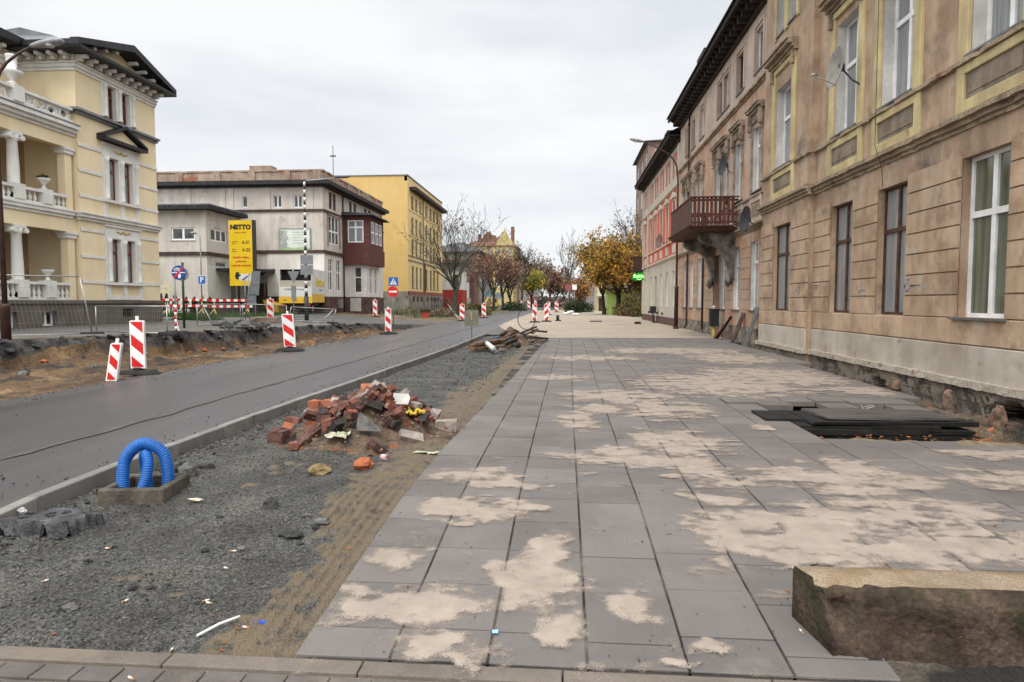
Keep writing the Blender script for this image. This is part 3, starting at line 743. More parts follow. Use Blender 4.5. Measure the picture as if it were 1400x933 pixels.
# ---------------------------------------------------------------- nearest tenement (tan and yellow)
tA=thing('tenement_house','tan roughcast tenement with yellow window surrounds, nearest on the right','building',(XA,14,0),world=True)
def opx(p0,p1,X,z0,z1): return (FY(p1,X),FY(p0,X),z0,z1)
gA=[(7.6,8.97,1.38,4.28),opx(1309,1377,XA,1.37,4.28),opx(1197,1238,XA,1.36,4.25),opx(1133.5,1164,XA,1.36,4.25)]
gR=[opx(1055.5,1080,XR,1.36,4.2)]
fA=[(7.7,8.97,6.12,9.05),opx(1315,1384,XA,6.12,9.05),opx(1196.6,1239,XA,6.12,9.05),opx(1135,1165,XA,6.12,9.05)]
fR=[opx(1056,1077,XR,6.12,8.75)]
sA=[(o[0]+.1,o[1]-.1,10.7,12.2) for o in fA]
mR=(gR[0][0]+gR[0][1])/2
sR=[(mR-.95,mR-.2,10.55,12.1),(mR+.2,mR+.95,10.55,12.1)]
YA0=2.2
b=B()
b.mi=0; b.wall(FA,YA0,YR0,.2,4.9,[(*o,0) for o in gA],.28)
b.mi=1; b.wall(FA,YA0,YR0,4.9,12.6,[(*o,2) for o in fA+sA],.32)
b.mi=0; b.wall(FR,YR0,YR1,.2,4.9,[(*o,0) for o in gR],.28)
b.mi=1; b.wall(FR,YR0,YR1,4.9,12.6,[(*o,2) for o in fR+sR],.32)
b.mi=0
for y in (YR0,YR1): b.face([(XR,y,-.6),(XA+.05,y,-.6),(XA+.05,y,12.6),(XR,y,12.6)])
shell(b,FA,YA0,YR1,-.6,12.6,9)
b.mi=3; rustic(b,FA,YA0,YR0-.036,1.34,.43,7,gA); rustic(b,FR,YR0-.03,YR1,1.34,.43,7,gR)
b.build('wall',[plaster_tan,plaster_tan,reveal_w,plaster_block],tA)
b=B()
for F,u0,u1 in ((FA,YA0,YR0-.03),(FR,YR0-.03,YR1+.03)):
    b.mi=1; b.fbox(F,u0,u1,.88,1.345,-.01,.05); b.mi=0; b.fbox(F,u0,u1,.24,.86,-.01,.055)
b.build('plinth',[plinth_a,plaster_block],tA,bevel=.012)
b=B(); jag(b,FA,YA0,YR0-.05,.12,.255,-.02,.15,step=.12,amp=.016,seed=2); jag(b,FR,YR0-.06,YR1+.06,.12,.255,-.02,.15,step=.12,amp=.018,seed=4)
b.build('ledge',ledge_m,tA)
# rough foundation with two burrowed hollows
def found(F,u0,u1,z0,z1,holes,mat,parent,seed=0.0):
    nu=max(2,int((u1-u0)/.09)); nz=10; vs=[];fs=[]
    for j in range(nz+1):
        for i in range(nu+1):
            u=lerp(u0,u1,i/nu); z=lerp(z0,z1,j/nz); d=.03+.06*fb(u*2.2,z*2.2,seed)+.03*fb(u*8,z*8,seed)
            for (hu,hz,ru,rz) in holes:
                q=((u-hu)/ru)**2+((z-hz)/rz)**2+.5*fb(u*3,z*3,seed+3)
                if q<1: d-=.55*ss(1,.55,q)
                elif q<1.7: d+=.05*(1.7-q)
            vs.append(F.p(u,z,d))
    b=B(); V=[b.bm.verts.new(v) for v in vs]
    for j in range(nz):
        for i in range(nu):
            k=j*(nu+1)+i; f=b.bm.faces.new((V[k],V[k+1],V[k+2+nu],V[k+1+nu])); f.smooth=True
            c=(V[k].co+V[k+2+nu].co)/2
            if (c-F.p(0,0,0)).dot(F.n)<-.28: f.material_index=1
    return b.build('foundation',[mat,dark_void],parent)
h1=onx(1375,568,XA); h2=onx(1205,523,XA)
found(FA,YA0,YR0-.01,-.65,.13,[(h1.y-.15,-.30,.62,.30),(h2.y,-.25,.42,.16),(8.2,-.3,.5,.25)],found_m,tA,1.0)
found(FR,YR0-.05,YR1+.02,-.65,.13,[],found_m,tA,2.0)
# main string course and the parapet zone above it
b=B()
for F,u0,u1 in ((FA,YA0,YR0-.02),(FR,YR0-.1,YR1+.1)):
    cornice(b,F,u0,u1,[(4.78,4.86,.07),(4.862,4.95,.13),(4.952,5.03,.22),(5.032,5.1,.10)],amp=.014,seed=3)
b.build('string_course',peel_m,tA)
b=B()
for F,u0,u1 in ((FA,YA0,YR0-.02),(FR,YR0-.1,YR1+.1)):
    jag(b,F,u0,u1,5.98,6.06,-.02,.11,amp=.022,seed=7,step=.12); 
b.build('sill_course',peel_m,tA)
for F,ops in ((FA,fA),(FR,fR)):
    for o in ops:
        b=B(); pn=B()
        a,c=o[0],o[1]
        b.fbox(F,a-.34,c+.34,5.98,6.066,-.01,.04)
        for (q,r) in ((a-.34,a-.03),(c+.03,c+.34)):
            b.fbox(F,q,r,6.07,9.25,-.01,.07)
        b.fbox(F,a-.34,c+.34,9.252,9.42,-.01,.085)
        for (q,r) in ((a-.36,a-.12),(c+.12,c+.36)): b.fbox(F,q,r,5.104,5.977,-.01,.06)
        b.fbox(F,a-.118,c+.118,5.104,5.32,-.01,.058); b.fbox(F,a-.118,c+.118,5.80,5.976,-.01,.058)
        pn.fbox(F,a-.02,c+.02,5.42,5.70,.0,.028); pn.fbox(F,a-.117,c+.117,5.321,5.799,-.01,.012)
        b.build('yellow_surround',yellow_a,tA,bevel=.012)
        pn.build('recessed_panel',panel_m,tA,bevel=.01)
        b=B()
        cornice(b,F,o[0]-.42,o[1]+.42,[(9.43,9.52,.13),(9.522,9.62,.2),(9.622,9.74,.34),(9.742,9.80,.40)],amp=.008,seed=o[0])
        for q in (o[0]-.3,o[1]+.14): b.fbox(F,q,q+.16,9.05,9.44,.086,.16)
        b.build('window_hood',peel_m,tA)
for F,ops in ((FA,sA),(FR,sR)):
    for o in ops:
        b=B(); b.fbox(F,o[0]-.2,o[1]+.2,o[3]+.15,o[3]+.25,-.01,.06)
        b.fbox(F,o[0]-.2,o[0]-.02,o[2]-.1,o[3]+.16,-.01,.05); b.fbox(F,o[1]+.02,o[1]+.2,o[2]-.1,o[3]+.16,-.01,.05)
        b.build('attic_surround',yellow_a,tA)
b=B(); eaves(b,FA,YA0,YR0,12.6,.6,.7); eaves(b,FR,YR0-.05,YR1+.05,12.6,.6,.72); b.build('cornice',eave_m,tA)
roof(FA,YA0,YR1+.05,13.22,.8,tA,chim=((9,-3,.9),(19,-3,.9)))
for i,o in enumerate(gA): 
    if i<2: window(FA,*o,.22,tA,white_pvc,glass_green,fw=.075,transom=.64,sill=(.12,zinc))
    else: window(FA,*o,.2,tA,brown_wood,glass_curtain,fw=.06,transom=.66,sill=(.03,stucco_b))
window(FR,*gR[0],.2,tA,brown_wood,glass_curtain,fw=.06,transom=.66,sill=(.03,stucco_b))
for F,ops in ((FA,fA),(FR,fR)):
    for o in ops: window(F,*o,.3,tA,white_pvc,glass_curtain,fw=.075,transom=.62,sill=(.10,zinc))
for F,ops in ((FA,sA),(FR,sR)):
    for o in ops: window(F,*o,.26,tA,white_pvc,glass,fw=.06,transom=None,cols=1,sill=(.06,zinc))
# hanging cable and wall spike
p=onx(1213,200,XA); b=B(); b.tube([(XA-.29,p.y,9.3),(XA-.27,p.y,5.2),(XA-.1,p.y+.01,4.7),(XA-.06,p.y+.02,4.28)],.008,5); b.build('cable',black_metal,tA)
# scribbled grey tags on the blocks (illegible scrawl)
graf=nmat('faded_spray_paint',[(.20,.19,.20),(.26,.25,.27)],scale=20,fine=.3)
graf2=nmat('faded_lilac_spray',[(.30,.26,.29),(.36,.31,.33)],scale=20,fine=.3)
def scrawl(F,u,z,w_,h_,n,d,mat,seed,r=.006):
    q=random.Random(seed); b=B()
    x,y=q.uniform(-.3,.1),q.uniform(-.3,.3)
    for k in range(n):
        pts=[]
        a=q.uniform(0,6)
        for i in range(22):
            a+=q.gauss(.25,.55); x+=math.cos(a)*.07; y+=math.sin(a)*.08; x=cl(x,-.5,.5); y=cl(y,-.5,.5)
            pts.append(F.p(u+x*w_,z+y*h_,d))
        for p,s in zip(pts,pts[1:]):
            t=(s-p); 
            if t.length<1e-4: continue
            nrm=t.cross(F.n).normalized()*r
            b.face([p-nrm,p+nrm,s+nrm,s-nrm])
    return b.build('graffiti',mat,tA)
g1=onx(1176,398,XA); scrawl(FA,g1.y,g1.z,.75,.36,5,.0455,graf,1)
g2=onx(1262,392,XA); scrawl(FA,g2.y,g2.z,1.3,.36,4,.0455,graf2,5,.012)
g3=onx(1089,398,XR); scrawl(FR,g3.y,g3.z,.8,.4,5,.0455,graf,8)
g4=onx(1118,399,XA); scrawl(FA,g4.y,g4.z,.6,.36,4,.0455,graf,9)
# ---------------------------------------------------------------- pinkish tenement with the balcony
tB=thing('tenement_house','weathered pink tenement carrying a brown wooden balcony, middle of the right terrace','building',(XB,34,0),world=True)
YB0=YR1; YB1=YC0
cB=[FY(1031,XB),FY(1006.5,XB),FY(988,XB),32.5,FY(957,XB)+.2,FY(945,XB),40.9]
gB=[(c-.55,c+.55,1.33,4.0) for i,c in enumerate(cB) if i!=3]; doorB=(32.0,33.25,.05,3.9)
fBo=[(c-.55,c+.55,5.9,8.35) for c in cB]; fBo[3]=(32.0,33.1,5.02,8.35)
sB=[(c-.55,c+.55,10.45,12.05) for c in cB]
b=B(); b.mi=0; b.wall(FB,YB0,YB1,-.1,4.6,[(*o,2) for o in gB]+[(*doorB,0)],.3)
b.mi=1; b.wall(FB,YB0,YB1,4.6,9.9,[(*o,2) for o in fBo],.3)
b.mi=3; b.wall(FB,YB0,YB1,9.9,12.6,[(*o,3) for o in sB],.28)
b.mi=1; shell(b,FB,YB0+.01,YB1-.01,-.6,12.6,9)
b.mi=4; rustic(b,FB,YB0,YB1,1.30,.42,7,gB+[doorB],.03,.026)
b.build('wall',[pink_b,pink_b,reveal_w,pale_b,pink_block],tB)
for (p,q) in ((YB0,32.0),(33.25,YB1)): b=B(); b.fbox(FB,p,q,.62,1.30,-.01,.035); b.build('plinth',pink_block,tB,bevel=.01)
found(FB,YB0,31.98,-.5,.62,[],found_m,tB,5.0); found(FB,33.27,YB1,-.5,.62,[],found_m,tB,7.0)
for lv in ([(4.42,4.5,.06),(4.502,4.58,.13),(4.582,4.66,.19)],[(5.7,5.78,.09)],[(9.82,9.9,.07),(9.902,10.0,.15)]):
    b=B(); cornice(b,FB,YB0,YB1,lv,amp=.015,seed=lv[0][0]*3); b.build('string_course',peel_m,tB)
for o in fBo:
    b=B(); b2=B(); b3=B()
    a,c=o[0],o[1]; z0=max(o[2],5.79)
    for (q,r) in ((a-.2,a-.02),(c+.02,c+.2)): b.fbox(FB,q,r,z0,8.55,-.01,.06)
    b.fbox(FB,a-.2,c+.2,8.552,8.85,-.01,.07)
    cornice(b,FB,a-.3,c+.3,[(8.86,8.95,.16),(8.952,9.05,.26),(9.052,9.1,.3)],amp=.006,seed=a)
    for q in (a-.27,c+.05):
        b.fbox(FB,q,q+.22,8.3,8.86,.072,.19); b.fbox(FB,q+.04,q+.18,8.1,8.3,.062,.13)
    b.blob(FB.p((a+c)/2,9.16,.12),(.08,.3,.16),.3,2)
    for q in (a-.28,c+.1): b2.fbox(FB,q,q+.18,4.68,5.69,-.01,.05)
    b2.fbox(FB,a-.099,c+.099,4.68,4.86,-.01,.045); b2.fbox(FB,a-.099,c+.099,5.5,5.69,-.01,.045)
    b3.fbox(FB,a-.0,c+.0,4.98,5.38,-.01,.025)
    b.build('window_hood',stucco_b,tB); b2.build('apron_frame',pale_b,tB); b3.build('recessed_panel',panel_m,tB)
for o in sB:
    b=B(); b.fbox(FB,o[0]-.16,o[1]+.16,o[3]+.1,o[3]+.17,-.01,.055)
    for (q,r) in ((o[0]-.16,o[0]-.01),(o[1]+.01,o[1]+.16)): b.fbox(FB,q,r,o[2],o[3]+.11,-.01,.05)
    b.build('attic_surround',pale_b,tB)
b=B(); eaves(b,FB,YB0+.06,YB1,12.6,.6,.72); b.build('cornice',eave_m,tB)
roof(FB,YB0+.06,YB1,13.22,.82,tB,chim=((30,-3,.9),(38,-2.5,.9)))
b=B(); b.fbox(FB,34.8,36.6,13.6,14.5,-.6,.35); b.build('dormer',eave_m,tB)
for o in gB: window(FB,*o,.2,tB,white_pvc,glass_curtain,fw=.07,transom=.7,sill=(.13,zinc))
for i,o in enumerate(fBo): window(FB,*o,.22,tB,white_pvc if i not in(5,) else brown_wood,glass_curtain,fw=.07,transom=.72,sill=(.1,zinc))
for i,o in enumerate(sB): window(FB,*o,.2,tB,white_pvc if i%2==0 else brown_wood,glass,fw=.07,transom=None,cols=2,sill=(.06,zinc))
dk=nmat('dark_door_wood',[(.03,.018,.012),(.07,.04,.025)],scale=3,bump=.3,stretch=(4,4,.5))
b=B(); b.fbox(FB,32.0,33.25,.05,3.9,-.3,-.24)
for q in (32.12,32.68):
    b.fbox(FB,q,q+.45,.3,1.3,-.24,-.21); b.fbox(FB,q,q+.45,1.5,2.9,-.24,-.21)
dr=b.build('door',dk,tB); b=B(); b.fbox(FB,32.58,32.64,1.1,1.3,-.24,-.16); b.build('handle',black_metal,dr)
# downpipe and balcony
b=B(); y=FY(938.6,XB-.1); b.tube([(XB-.1,y,12.7),(XB-.1,y,.3),(XB-.2,y,.1)],.06,8); 
for z in (2,4,6,8,10,12): b.box(XB-.18,XB,y-.08,y+.08,z,z+.05)
b.build('downpipe',rust_brown,tB)
b=B(); y=FY(957,XB-.1)-.5; b.tube([(XB-.09,y,4.4),(XB-.09,y,.2)],.05,8); b.build('downpipe',rust_brown,tB)
bal_wood=nmat('stained_balcony_boards',[(.05,.017,.011),(.10,.032,.02)],scale=2.5,rough=.6,bump=.2,island=.15,stretch=(6,6,.6))
BX,BY0,BY1,BZ=5.34,28.7,34.1,4.86
b=B(); b.hexa([(BX+.1,BY0+.05,BZ-.22),(XB,BY0+.05,BZ-.22),(XB,BY1-.05,BZ-.22),(BX+.1,BY1-.05,BZ-.22),(BX-.12,BY0-.1,BZ-.02),(XB,BY0-.1,BZ-.02),(XB,BY1+.1,BZ-.02),(BX-.12,BY1+.1,BZ-.02)])
b.box(BX-.14,XB,BY0-.12,BY1+.12,BZ-.015,BZ+.02)
bal=b.build('balcony',nmat('balcony_slab',[(.055,.022,.016),(.1,.045,.03)],scale=3,bump=.3,streak=.3),tB)
b=B()
n=int((XB-BX-.1)/.175)
for i in range(n):
    x=BX+.08+i*.175; w_=.115
    b.box(x,x+w_,BY0,BY0+.025,BZ+.06,BZ+1.2); b.box(x,x+w_,BY1-.025,BY1,BZ+.06,BZ+1.2)
n=int((BY1-BY0)/.125)
for i in range(n):
    y=BY0+.03+i*.125; b.box(BX,BX+.025,y,y+.113,BZ+.06,BZ+1.2)
for z in (.12,.45,1.05):
    b.box(BX+.026,BX+.07,BY0+.03,BY1-.03,BZ+z,BZ+z+.09); b.box(BX+.03,XB-.02,BY0+.026,BY0+.07,BZ+z,BZ+z+.09); b.box(BX+.03,XB-.02,BY1-.07,BY1-.026,BZ+z,BZ+z+.09)
b.box(BX-.04,BX+.1,BY0-.04,BY1+.04,BZ+1.2,BZ+1.25); b.box(BX+.1,XB-.01,BY0-.04,BY0+.1,BZ+1.2,BZ+1.25); b.box(BX+.1,XB-.01,BY1-.1,BY1+.04,BZ+1.2,BZ+1.25)
b.build('railing',bal_wood,bal)
corb=nmat('carved_stone_corbel',[(.055,.047,.04),(.15,.13,.11),(.27,.24,.2)],scale=2.2,bump=.6,bscale=25,fine=.3,fscale=30)
for yc in (29.5,33.2):
    b=B(); pts=[]
    for (x,z) in ((0,-2.25),(.16,-2.15),(.2,-1.8),(.3,-1.5),(.42,-1.15),(.62,-.9),(.85,-.78),(1.1,-.72),(1.35,-.62),(1.5,-.48),(1.48,-.3),(1.42,-.2),(0,-.2)): pts.append((XB-x,yc-.2,BZ+z))
    b.prism(pts,(0,.4,0))
    for yy_ in (yc-.23,yc+.23):
        for (cx,cz,r) in ((.38,-.58,.28),(1.28,-.42,.2)):
            sp_=[]
            for k in range(26):
                a=k*.5; rr=r*(1-k/30); sp_.append((XB-cx-rr*math.cos(a),yy_,BZ+cz+rr*math.sin(a)))
            b.tube(sp_,.035,6)
    b.blob((XB-.2,yc,BZ-2.3),(.14,.2,.22),.3,2)
    b.build('corbel',corb,bal)
b=B(); b.lathe([(.12,0),(.17,.28),(.19,.3),(.15,.3)],(6.9,29.2,BZ+.97),12); b.build('flower_pot',nmat('terracotta',[(.3,.08,.04),(.38,.12,.06)],scale=4),bal)
# ---------------------------------------------------------------- red and cream tenement
XCc=7.32; FC=Fr((XCc,0,0),(0,1,0),(-1,0,0))
cream=nmat('cream_render',[(.43,.385,.305),(.52,.475,.39)],scale=.8,fine=.06,bump=.15,streak=.14,extra=joints(60,.42,(.24,.2,.16),.014,rot=BRICKX))
cream2=nmat('cream_trim',[(.45,.40,.325),(.56,.51,.425)],scale=1.2,fine=.06,bump=.1,streak=.12)
redp=nmat('coral_red_render',[(.5,.09,.055),(.6,.125,.08)],scale=.8,fine=.06,bump=.1,streak=.12)
brownpl=nmat('maroon_plinth',[(.085,.045,.04),(.13,.07,.06)],scale=2,bump=.15)
tC=thing('tenement_house','coral red and cream tenement at the far end of the right terrace','building',(XCc,53,0),world=True)
cC=[45.3,48.3,51.2,54.1,57.0,61.0]
gC=[(c-.5,c+.5,1.3,3.75) for c in cC]; gC[3]=(53.6,54.7,.1,3.7)
fC=[(c-.5,c+.5,5.9,8.2) for c in cC]; sC=[(c-.45,c+.45,10.0,11.3) for c in cC]
b=B(); b.mi=0; b.wall(FC,YC0,YC1,.55,4.6,gC,.25); b.mi=1; b.wall(FC,YC0,YC1,4.6,9.2,fC,.25); b.mi=2; b.wall(FC,YC0,YC1,9.2,11.9,sC,.22); b.mi=2; shell(b,FC,YC0+.01,YC1,-.3,11.9,9)
b.build('wall',[cream,redp,cream2],tC)
for (p,q) in ((YC0,53.6),(54.7,YC1)): b=B(); b.fbox(FC,p,q,-.3,.55,-.05,.04); b.build('plinth',brownpl,tC)
for lv in ([(4.6,4.68,.08),(4.682,4.8,.16)],[(5.72,5.8,.08)],[(9.15,9.23,.07),(9.232,9.33,.14)]):
    b=B()
    for (z0,z1,d) in lv: b.fbox(FC,YC0,YC1,z0,z1,-.02,d)
    b.build('string_course',cream2,tC)
for o in fC:
    b=B()
    for (q,r) in ((o[0]-.18,o[0]-.01),(o[1]+.01,o[1]+.18)): b.fbox(FC,q,r,5.8,8.4,-.01,.06)
    b.fbox(FC,o[0]-.18,o[1]+.18,8.402,8.55,-.01,.07); b.fbox(FC,o[0]-.28,o[1]+.28,8.552,8.68,-.01,.22)
    b.prism([FC.p(o[0]-.28,8.682,.0),FC.p(o[1]+.28,8.682,.0),FC.p((o[0]+o[1])/2,9.0,.0)],(-.18,0,0))
    b.build('window_hood',cream2,tC)
    b=B(); b.fbox(FC,o[0]-.1,o[1]+.1,4.95,5.55,-.01,.04); b.build('apron_panel',cream2,tC)
for y in (YC0+.05,58.9,62.4): b=B(); b.fbox(FC,y,y+.55,.56,11.8,-.01,.09); b.build('pilaster',cream2,tC)
for o in sC:
  b=B(); b.fbox(FC,o[0]-.4,o[1]+.4,11.38,11.5,-.01,.028)
  if 1:
    for (q,r) in ((o[0]-.4,o[0]-.12),(o[1]+.12,o[1]+.4)): b.fbox(FC,q,r,9.95,11.4,-.01,.03)
  b.build('red_panel',redp,tC)
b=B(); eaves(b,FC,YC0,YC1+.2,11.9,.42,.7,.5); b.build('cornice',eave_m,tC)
roof(FC,YC0,YC1+.2,12.34,.8,tC,chim=((50,-3,.8),(58,-3,.8)))
b=B(); b.fbox(FC,47,48.4,12.6,13.5,-.8,.3); b.build('dormer',eave_m,tC)
for i,o in enumerate(gC):
    if i==3: q=B(); q.fbox(FC,o[0],o[1],.1,3.7,-.2,-.14); q.build('door',dk,tC)
    else: window(FC,*o,.16,tC,white_pvc,glass_curtain,fw=.07,transom=.7)
for o in fC: window(FC,*o,.16,tC,white_pvc,glass,fw=.07,transom=.7)
for o in sC: window(FC,*o,.14,tC,white_pvc,glass,fw=.07,transom=None)
for y in (50,52.6,56,57.8): 
    b=B(); b.fbox(FC,y-.12,y+.12,.7,.86,.0,.12); b.build('vent_box',black_metal,tC)
# ---------------------------------------------------------------- satellite dishes
def dish(label,px,py,X,rad,n,mat,wall_p,parent=None):
    c=onx(px,py,X); n=Vector(n).normalized()
    t=thing('satellite_dish',label,'satellite dish',c,world=True,group='satellite dishes on the terrace')
    q=n.to_track_quat('Z','Y').to_matrix()
    b=B(); rings=[]; m=24
    for (rr,zz) in ((.01,-.12),(.35,-.105),(.7,-.06),(1,0),(1.02,.0),(1.0,-.02),(.7,-.08),(.35,-.125),(.01,-.14)):
        rings.append([b.bm.verts.new(c+q@Vector((rr*rad*math.cos(2*math.pi*k/m),rr*rad*1.06*math.sin(2*math.pi*k/m),zz*rad/.5))) for k in range(m)])
    for r,s in zip(rings,rings[1:]):
        for k in range(m): f=b.bm.faces.new((r[k],r[(k+1)%m],s[(k+1)%m],s[k])); f.smooth=True
    b.build('reflector',mat,t)
    back=c-n*.18*rad*2; w=onx(*wall_p,XA) if len(wall_p)==2 else Vector(wall_p)
    b=B(); b.tube([back,(back+w)/2+Vector((0,0,-.07)),w],.022,6); b.obox(back,(.12,.12,.16)); b.build('bracket',black_metal,t)
    low=c-Vector((0,0,rad*.95)); tip=c+n*rad*1.15-Vector((0,0,rad*.5))
    b=B(); b.tube([low-n*.05,tip],.012,5); b.tube([tip+n*.03,tip-n*.12],.03,8); b.build('receiver_arm',grey_metal,t)
dg_=nmat('dark_grey_dish',[(.055,.05,.045),(.10,.095,.085)],scale=5,rough=.5); dw_=nmat('weathered_grey_dish',[(.22,.2,.17),(.32,.3,.26)],scale=4,rough=.5,streak=.3); bk_=nmat('black_dish',[(.012,.012,.013),(.025,.025,.026)],scale=5,rough=.45); rd_=nmat('rusty_dish',[(.13,.075,.065),(.2,.13,.115)],scale=5)
dish('grey satellite dish beside the upper window of the tan tenement, highest of the dishes',1141,92,6.72,.47,(-.95,-.04,.1),dw_,(1180,118))
dish('black satellite dish on a bracket above the wooden balcony',988,225,6.6,.43,(-.92,-.16,.12),bk_,(998,236))
dish('black satellite dish on the pink wall right of the balcony corbels',1018,300,6.6,.46,(-.93,-.15,.1),bk_,(1032,306))
dish('rust tinted satellite dish on the coral red facade',901,330,6.6,.46,(-.85,-.35,.12),rd_,(911,332))
# ---------------------------------------------------------------- street lamp on the right pavement
def street_lamp(label,base,height,head,mat,hm,thick=1.6,lower=None,name='street_lamp',parts=None):
    base=Vector(base); t=thing(name,label,'street lamp',base,world=True)
    head=Vector(head)
    b=B(); hz=height; d=Vector((head.x-base.x,head.y-base.y,0)); L_=d.length
    pts=[base+Vector((0,0,.0)),base+Vector((0,0,hz*.7))]
    rise=head.z-base.z-hz
    pts+= [base+Vector((0,0,hz*.93)),base+d*.04+Vector((0,0,hz+rise*.12)),base+d*.14+Vector((0,0,hz+rise*.36)),base+d*.32+Vector((0,0,hz+rise*.58)),base+d*.65+Vector((0,0,hz+rise*.82)),head]
    b.tube(pts,[.075,.06,.055,.05,.045,.04,.035,.03],10); b.build('pole',mat,t)
    b=B(); b.tube([base,base+Vector((0,0,thick-.12)),base+Vector((0,0,thick-.06)),base+Vector((0,0,thick))],[.125,.12,.15,.08],12); b.tube([base,base+Vector((0,0,.15))],.17,12); b.build('lower_casing',mat,t)
    dn=d.normalized(); up=Vector((0,0,1)); sl_=(dn+up*.22).normalized(); sd=sl_.cross(up).normalized(); u2=sd.cross(sl_)
    b=B(); prof=[(-.05,.05,.05),(.08,.1,.07),(.3,.15,.10),(.6,.155,.10),(.78,.12,.07),(.84,.06,.03)]
    rings=[[b.bm.verts.new(head+sl_*s+sd*(wd*math.cos(2*math.pi*k/14))+u2*(ht*math.sin(2*math.pi*k/14))) for k in range(14)] for (s,wd,ht) in prof]
    for r,s in zip(rings,rings[1:]):
        for k in range(14): f=b.bm.faces.new((r[k],r[(k+1)%14],s[(k+1)%14],s[k])); f.smooth=True
    for r in (rings[0],rings[-1]): b.bm.faces.new(r)
    hd=b.build('lamp_head',hm,t)
    b=B(); b.blob(head+sl_*.45-u2*.07,(.13,.13,.06),.0,2); b.build('diffuser',nmat('lamp_diffuser',[(.45,.45,.42),(.55,.55,.52)],scale=3,rough=.2,bump=0),hd)
    return t
lamp_grey=nmat('lamp_head_grey',[(.22,.22,.22),(.34,.34,.33)],scale=5,rough=.5)
lb=onz(924,450); hd=ony(880,194,lb.y)
street_lamp('dark brown street lamp with swan neck arm on the right pavement below the balcony',lb,9.6,hd,rust_brown,lamp_grey,thick=2.6)
# ---------------------------------------------------------------- green shop sign hanging off the far corner
p=ony(874,378.5,62.4); t=thing('shop_sign','glowing green projecting shop sign at the far corner of the red tenement','sign',(p.x,p.y,p.z),world=True)
b=B(); poly=[]
for k in range(28):
    a=2*math.pi*k/28; c,s_=math.cos(a),math.sin(a)
    poly.append((p.x+.64*math.copysign(abs(c)**.6,c),p.y,p.z+.36*math.copysign(abs(s_)**.75,s_)+.04*c))
b.prism(poly,(0,.22,0)); pan=b.build('panel',nmat('lit_green_panel',[(.0,.10,.01),(.0,.14,.015)],scale=3,rough=.3,bump=0,emit=((.0,.16,.01),.7)),t)
lg=nmat('lit_lime_letters',[(.4,.85,.3),(.45,.9,.35)],scale=3,rough=.3,bump=0,emit=((.35,1.0,.25),1.1))
text('żabka',.46,facing((p.x,p.y-.012,p.z+.06),(0,-1,0)),lg,t,ext=.01,bold=.012)
b=B(); sm_=[(p.x-.26+.52*k/12,p.y-.012,p.z-.17-.1*math.sin(math.pi*k/12)) for k in range(13)]; b.tube(sm_,[.012+.03*math.sin(math.pi*k/12) for k in range(13)],6); b.build('smile_mark',lg,t)
b=B(); b.tube([(p.x-.5,p.y+.1,p.z+.38),(p.x-.5,p.y+.1,p.z+.46),(XCc+.02,p.y+.1,p.z+.46)],.03,6); b.box(p.x-.62,XCc-.05,p.y-.05,p.y+.25,p.z+.47,p.z+.58); b.build('bracket',black_metal,t)
p=ony(872.5,361,62.8); t=thing('advertising_box','dark brown boxed sign high on the corner above the green sign','sign',(p.x,p.y,p.z),world=True)
b=B(); b.box(p.x-.42,p.x+.42,p.y,p.y+.3,p.z-.62,p.z+.62); b.build('cabinet',rust_brown,t); b=B(); b.box(p.x-.46,7.33,p.y-.04,p.y-.002,p.z+.6,p.z+.68);b.box(p.x-.46,7.33,p.y-.04,p.y-.002,p.z-.68,p.z-.6); b.box(p.x-.46,p.x-.4,p.y-.04,p.y-.002,p.z-.6,p.z+.6); b.build('frame',black_metal,t)
# ================================================================= yellow villa
XV=-20.0; FV=Fr((XV,0,0),(0,1,0),(1,0,0))
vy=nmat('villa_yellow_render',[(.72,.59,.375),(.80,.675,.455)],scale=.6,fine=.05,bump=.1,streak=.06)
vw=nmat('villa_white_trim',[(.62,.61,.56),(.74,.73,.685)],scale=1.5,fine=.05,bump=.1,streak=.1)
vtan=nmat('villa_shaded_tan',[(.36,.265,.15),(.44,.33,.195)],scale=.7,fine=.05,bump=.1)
vpl=nmat('villa_plinth_brown',[(.10,.085,.07),(.15,.13,.105)],scale=1.1,fine=.15,bump=.3,bscale=40,streak=.15)
slate=nmat('black_slate',[(.010,.010,.012),(.026,.026,.03)],scale=4,rough=.5,bump=.15)
zincg=nmat('roof_lead_grey',[(.12,.125,.135),(.2,.205,.22)],scale=2,rough=.4,bump=.05)
gilt=nmat('gilded_ornament',[(.42,.29,.09),(.52,.37,.13)],scale=9,bump=.2)
redwood=nmat('red_brown_window_wood',[(.13,.035,.016),(.2,.06,.03)],scale=6,rough=.45,bump=.1)
tV=thing('villa','yellow villa with white balustrades, columns and black roof on the left','building',(XV,28,.6),world=True)
V0=FY(114,XV); V1=FY(219.5,XV); XM=-22.35
FM=Fr((XM,0,0),(0,1,0),(1,0,0)); FS=Fr((0,V0,0),(1,0,0),(0,-1,0))
VL=14.0
def vp_(px0,px1,z0,z1): return (FY(px0,XV),FY(px1,XV),z0,z1)
wc=FY(170.5,XV)
vg=(wc-.78,wc+.78,2.52,4.42); vf=(wc-.78,wc+.78,6.12,7.95); vs_=(wc-.72,wc+.72,9.68,11.08)
b=B(); b.mi=0; b.wall(FV,V0,V1,1.72,11.75,[(*o,1) for o in (vg,vf,vs_)],.22)
b.wall(FS,XM,XV,1.72,11.75); 
b.face([(XV,V1,1.7),(-32,V1,1.7),(-32,V1,12),(XV,V1,12)])
mo=[(q,q+1.5,2.0,4.6) for q in (15.2,18.6,22.0)]+[(q,q+1.5,5.5,8.0) for q in (15.2,18.6,22.0)]+[(q,q+1.3,9.6,11.2) for q in (14.6,17.6,20.9,23.3)]
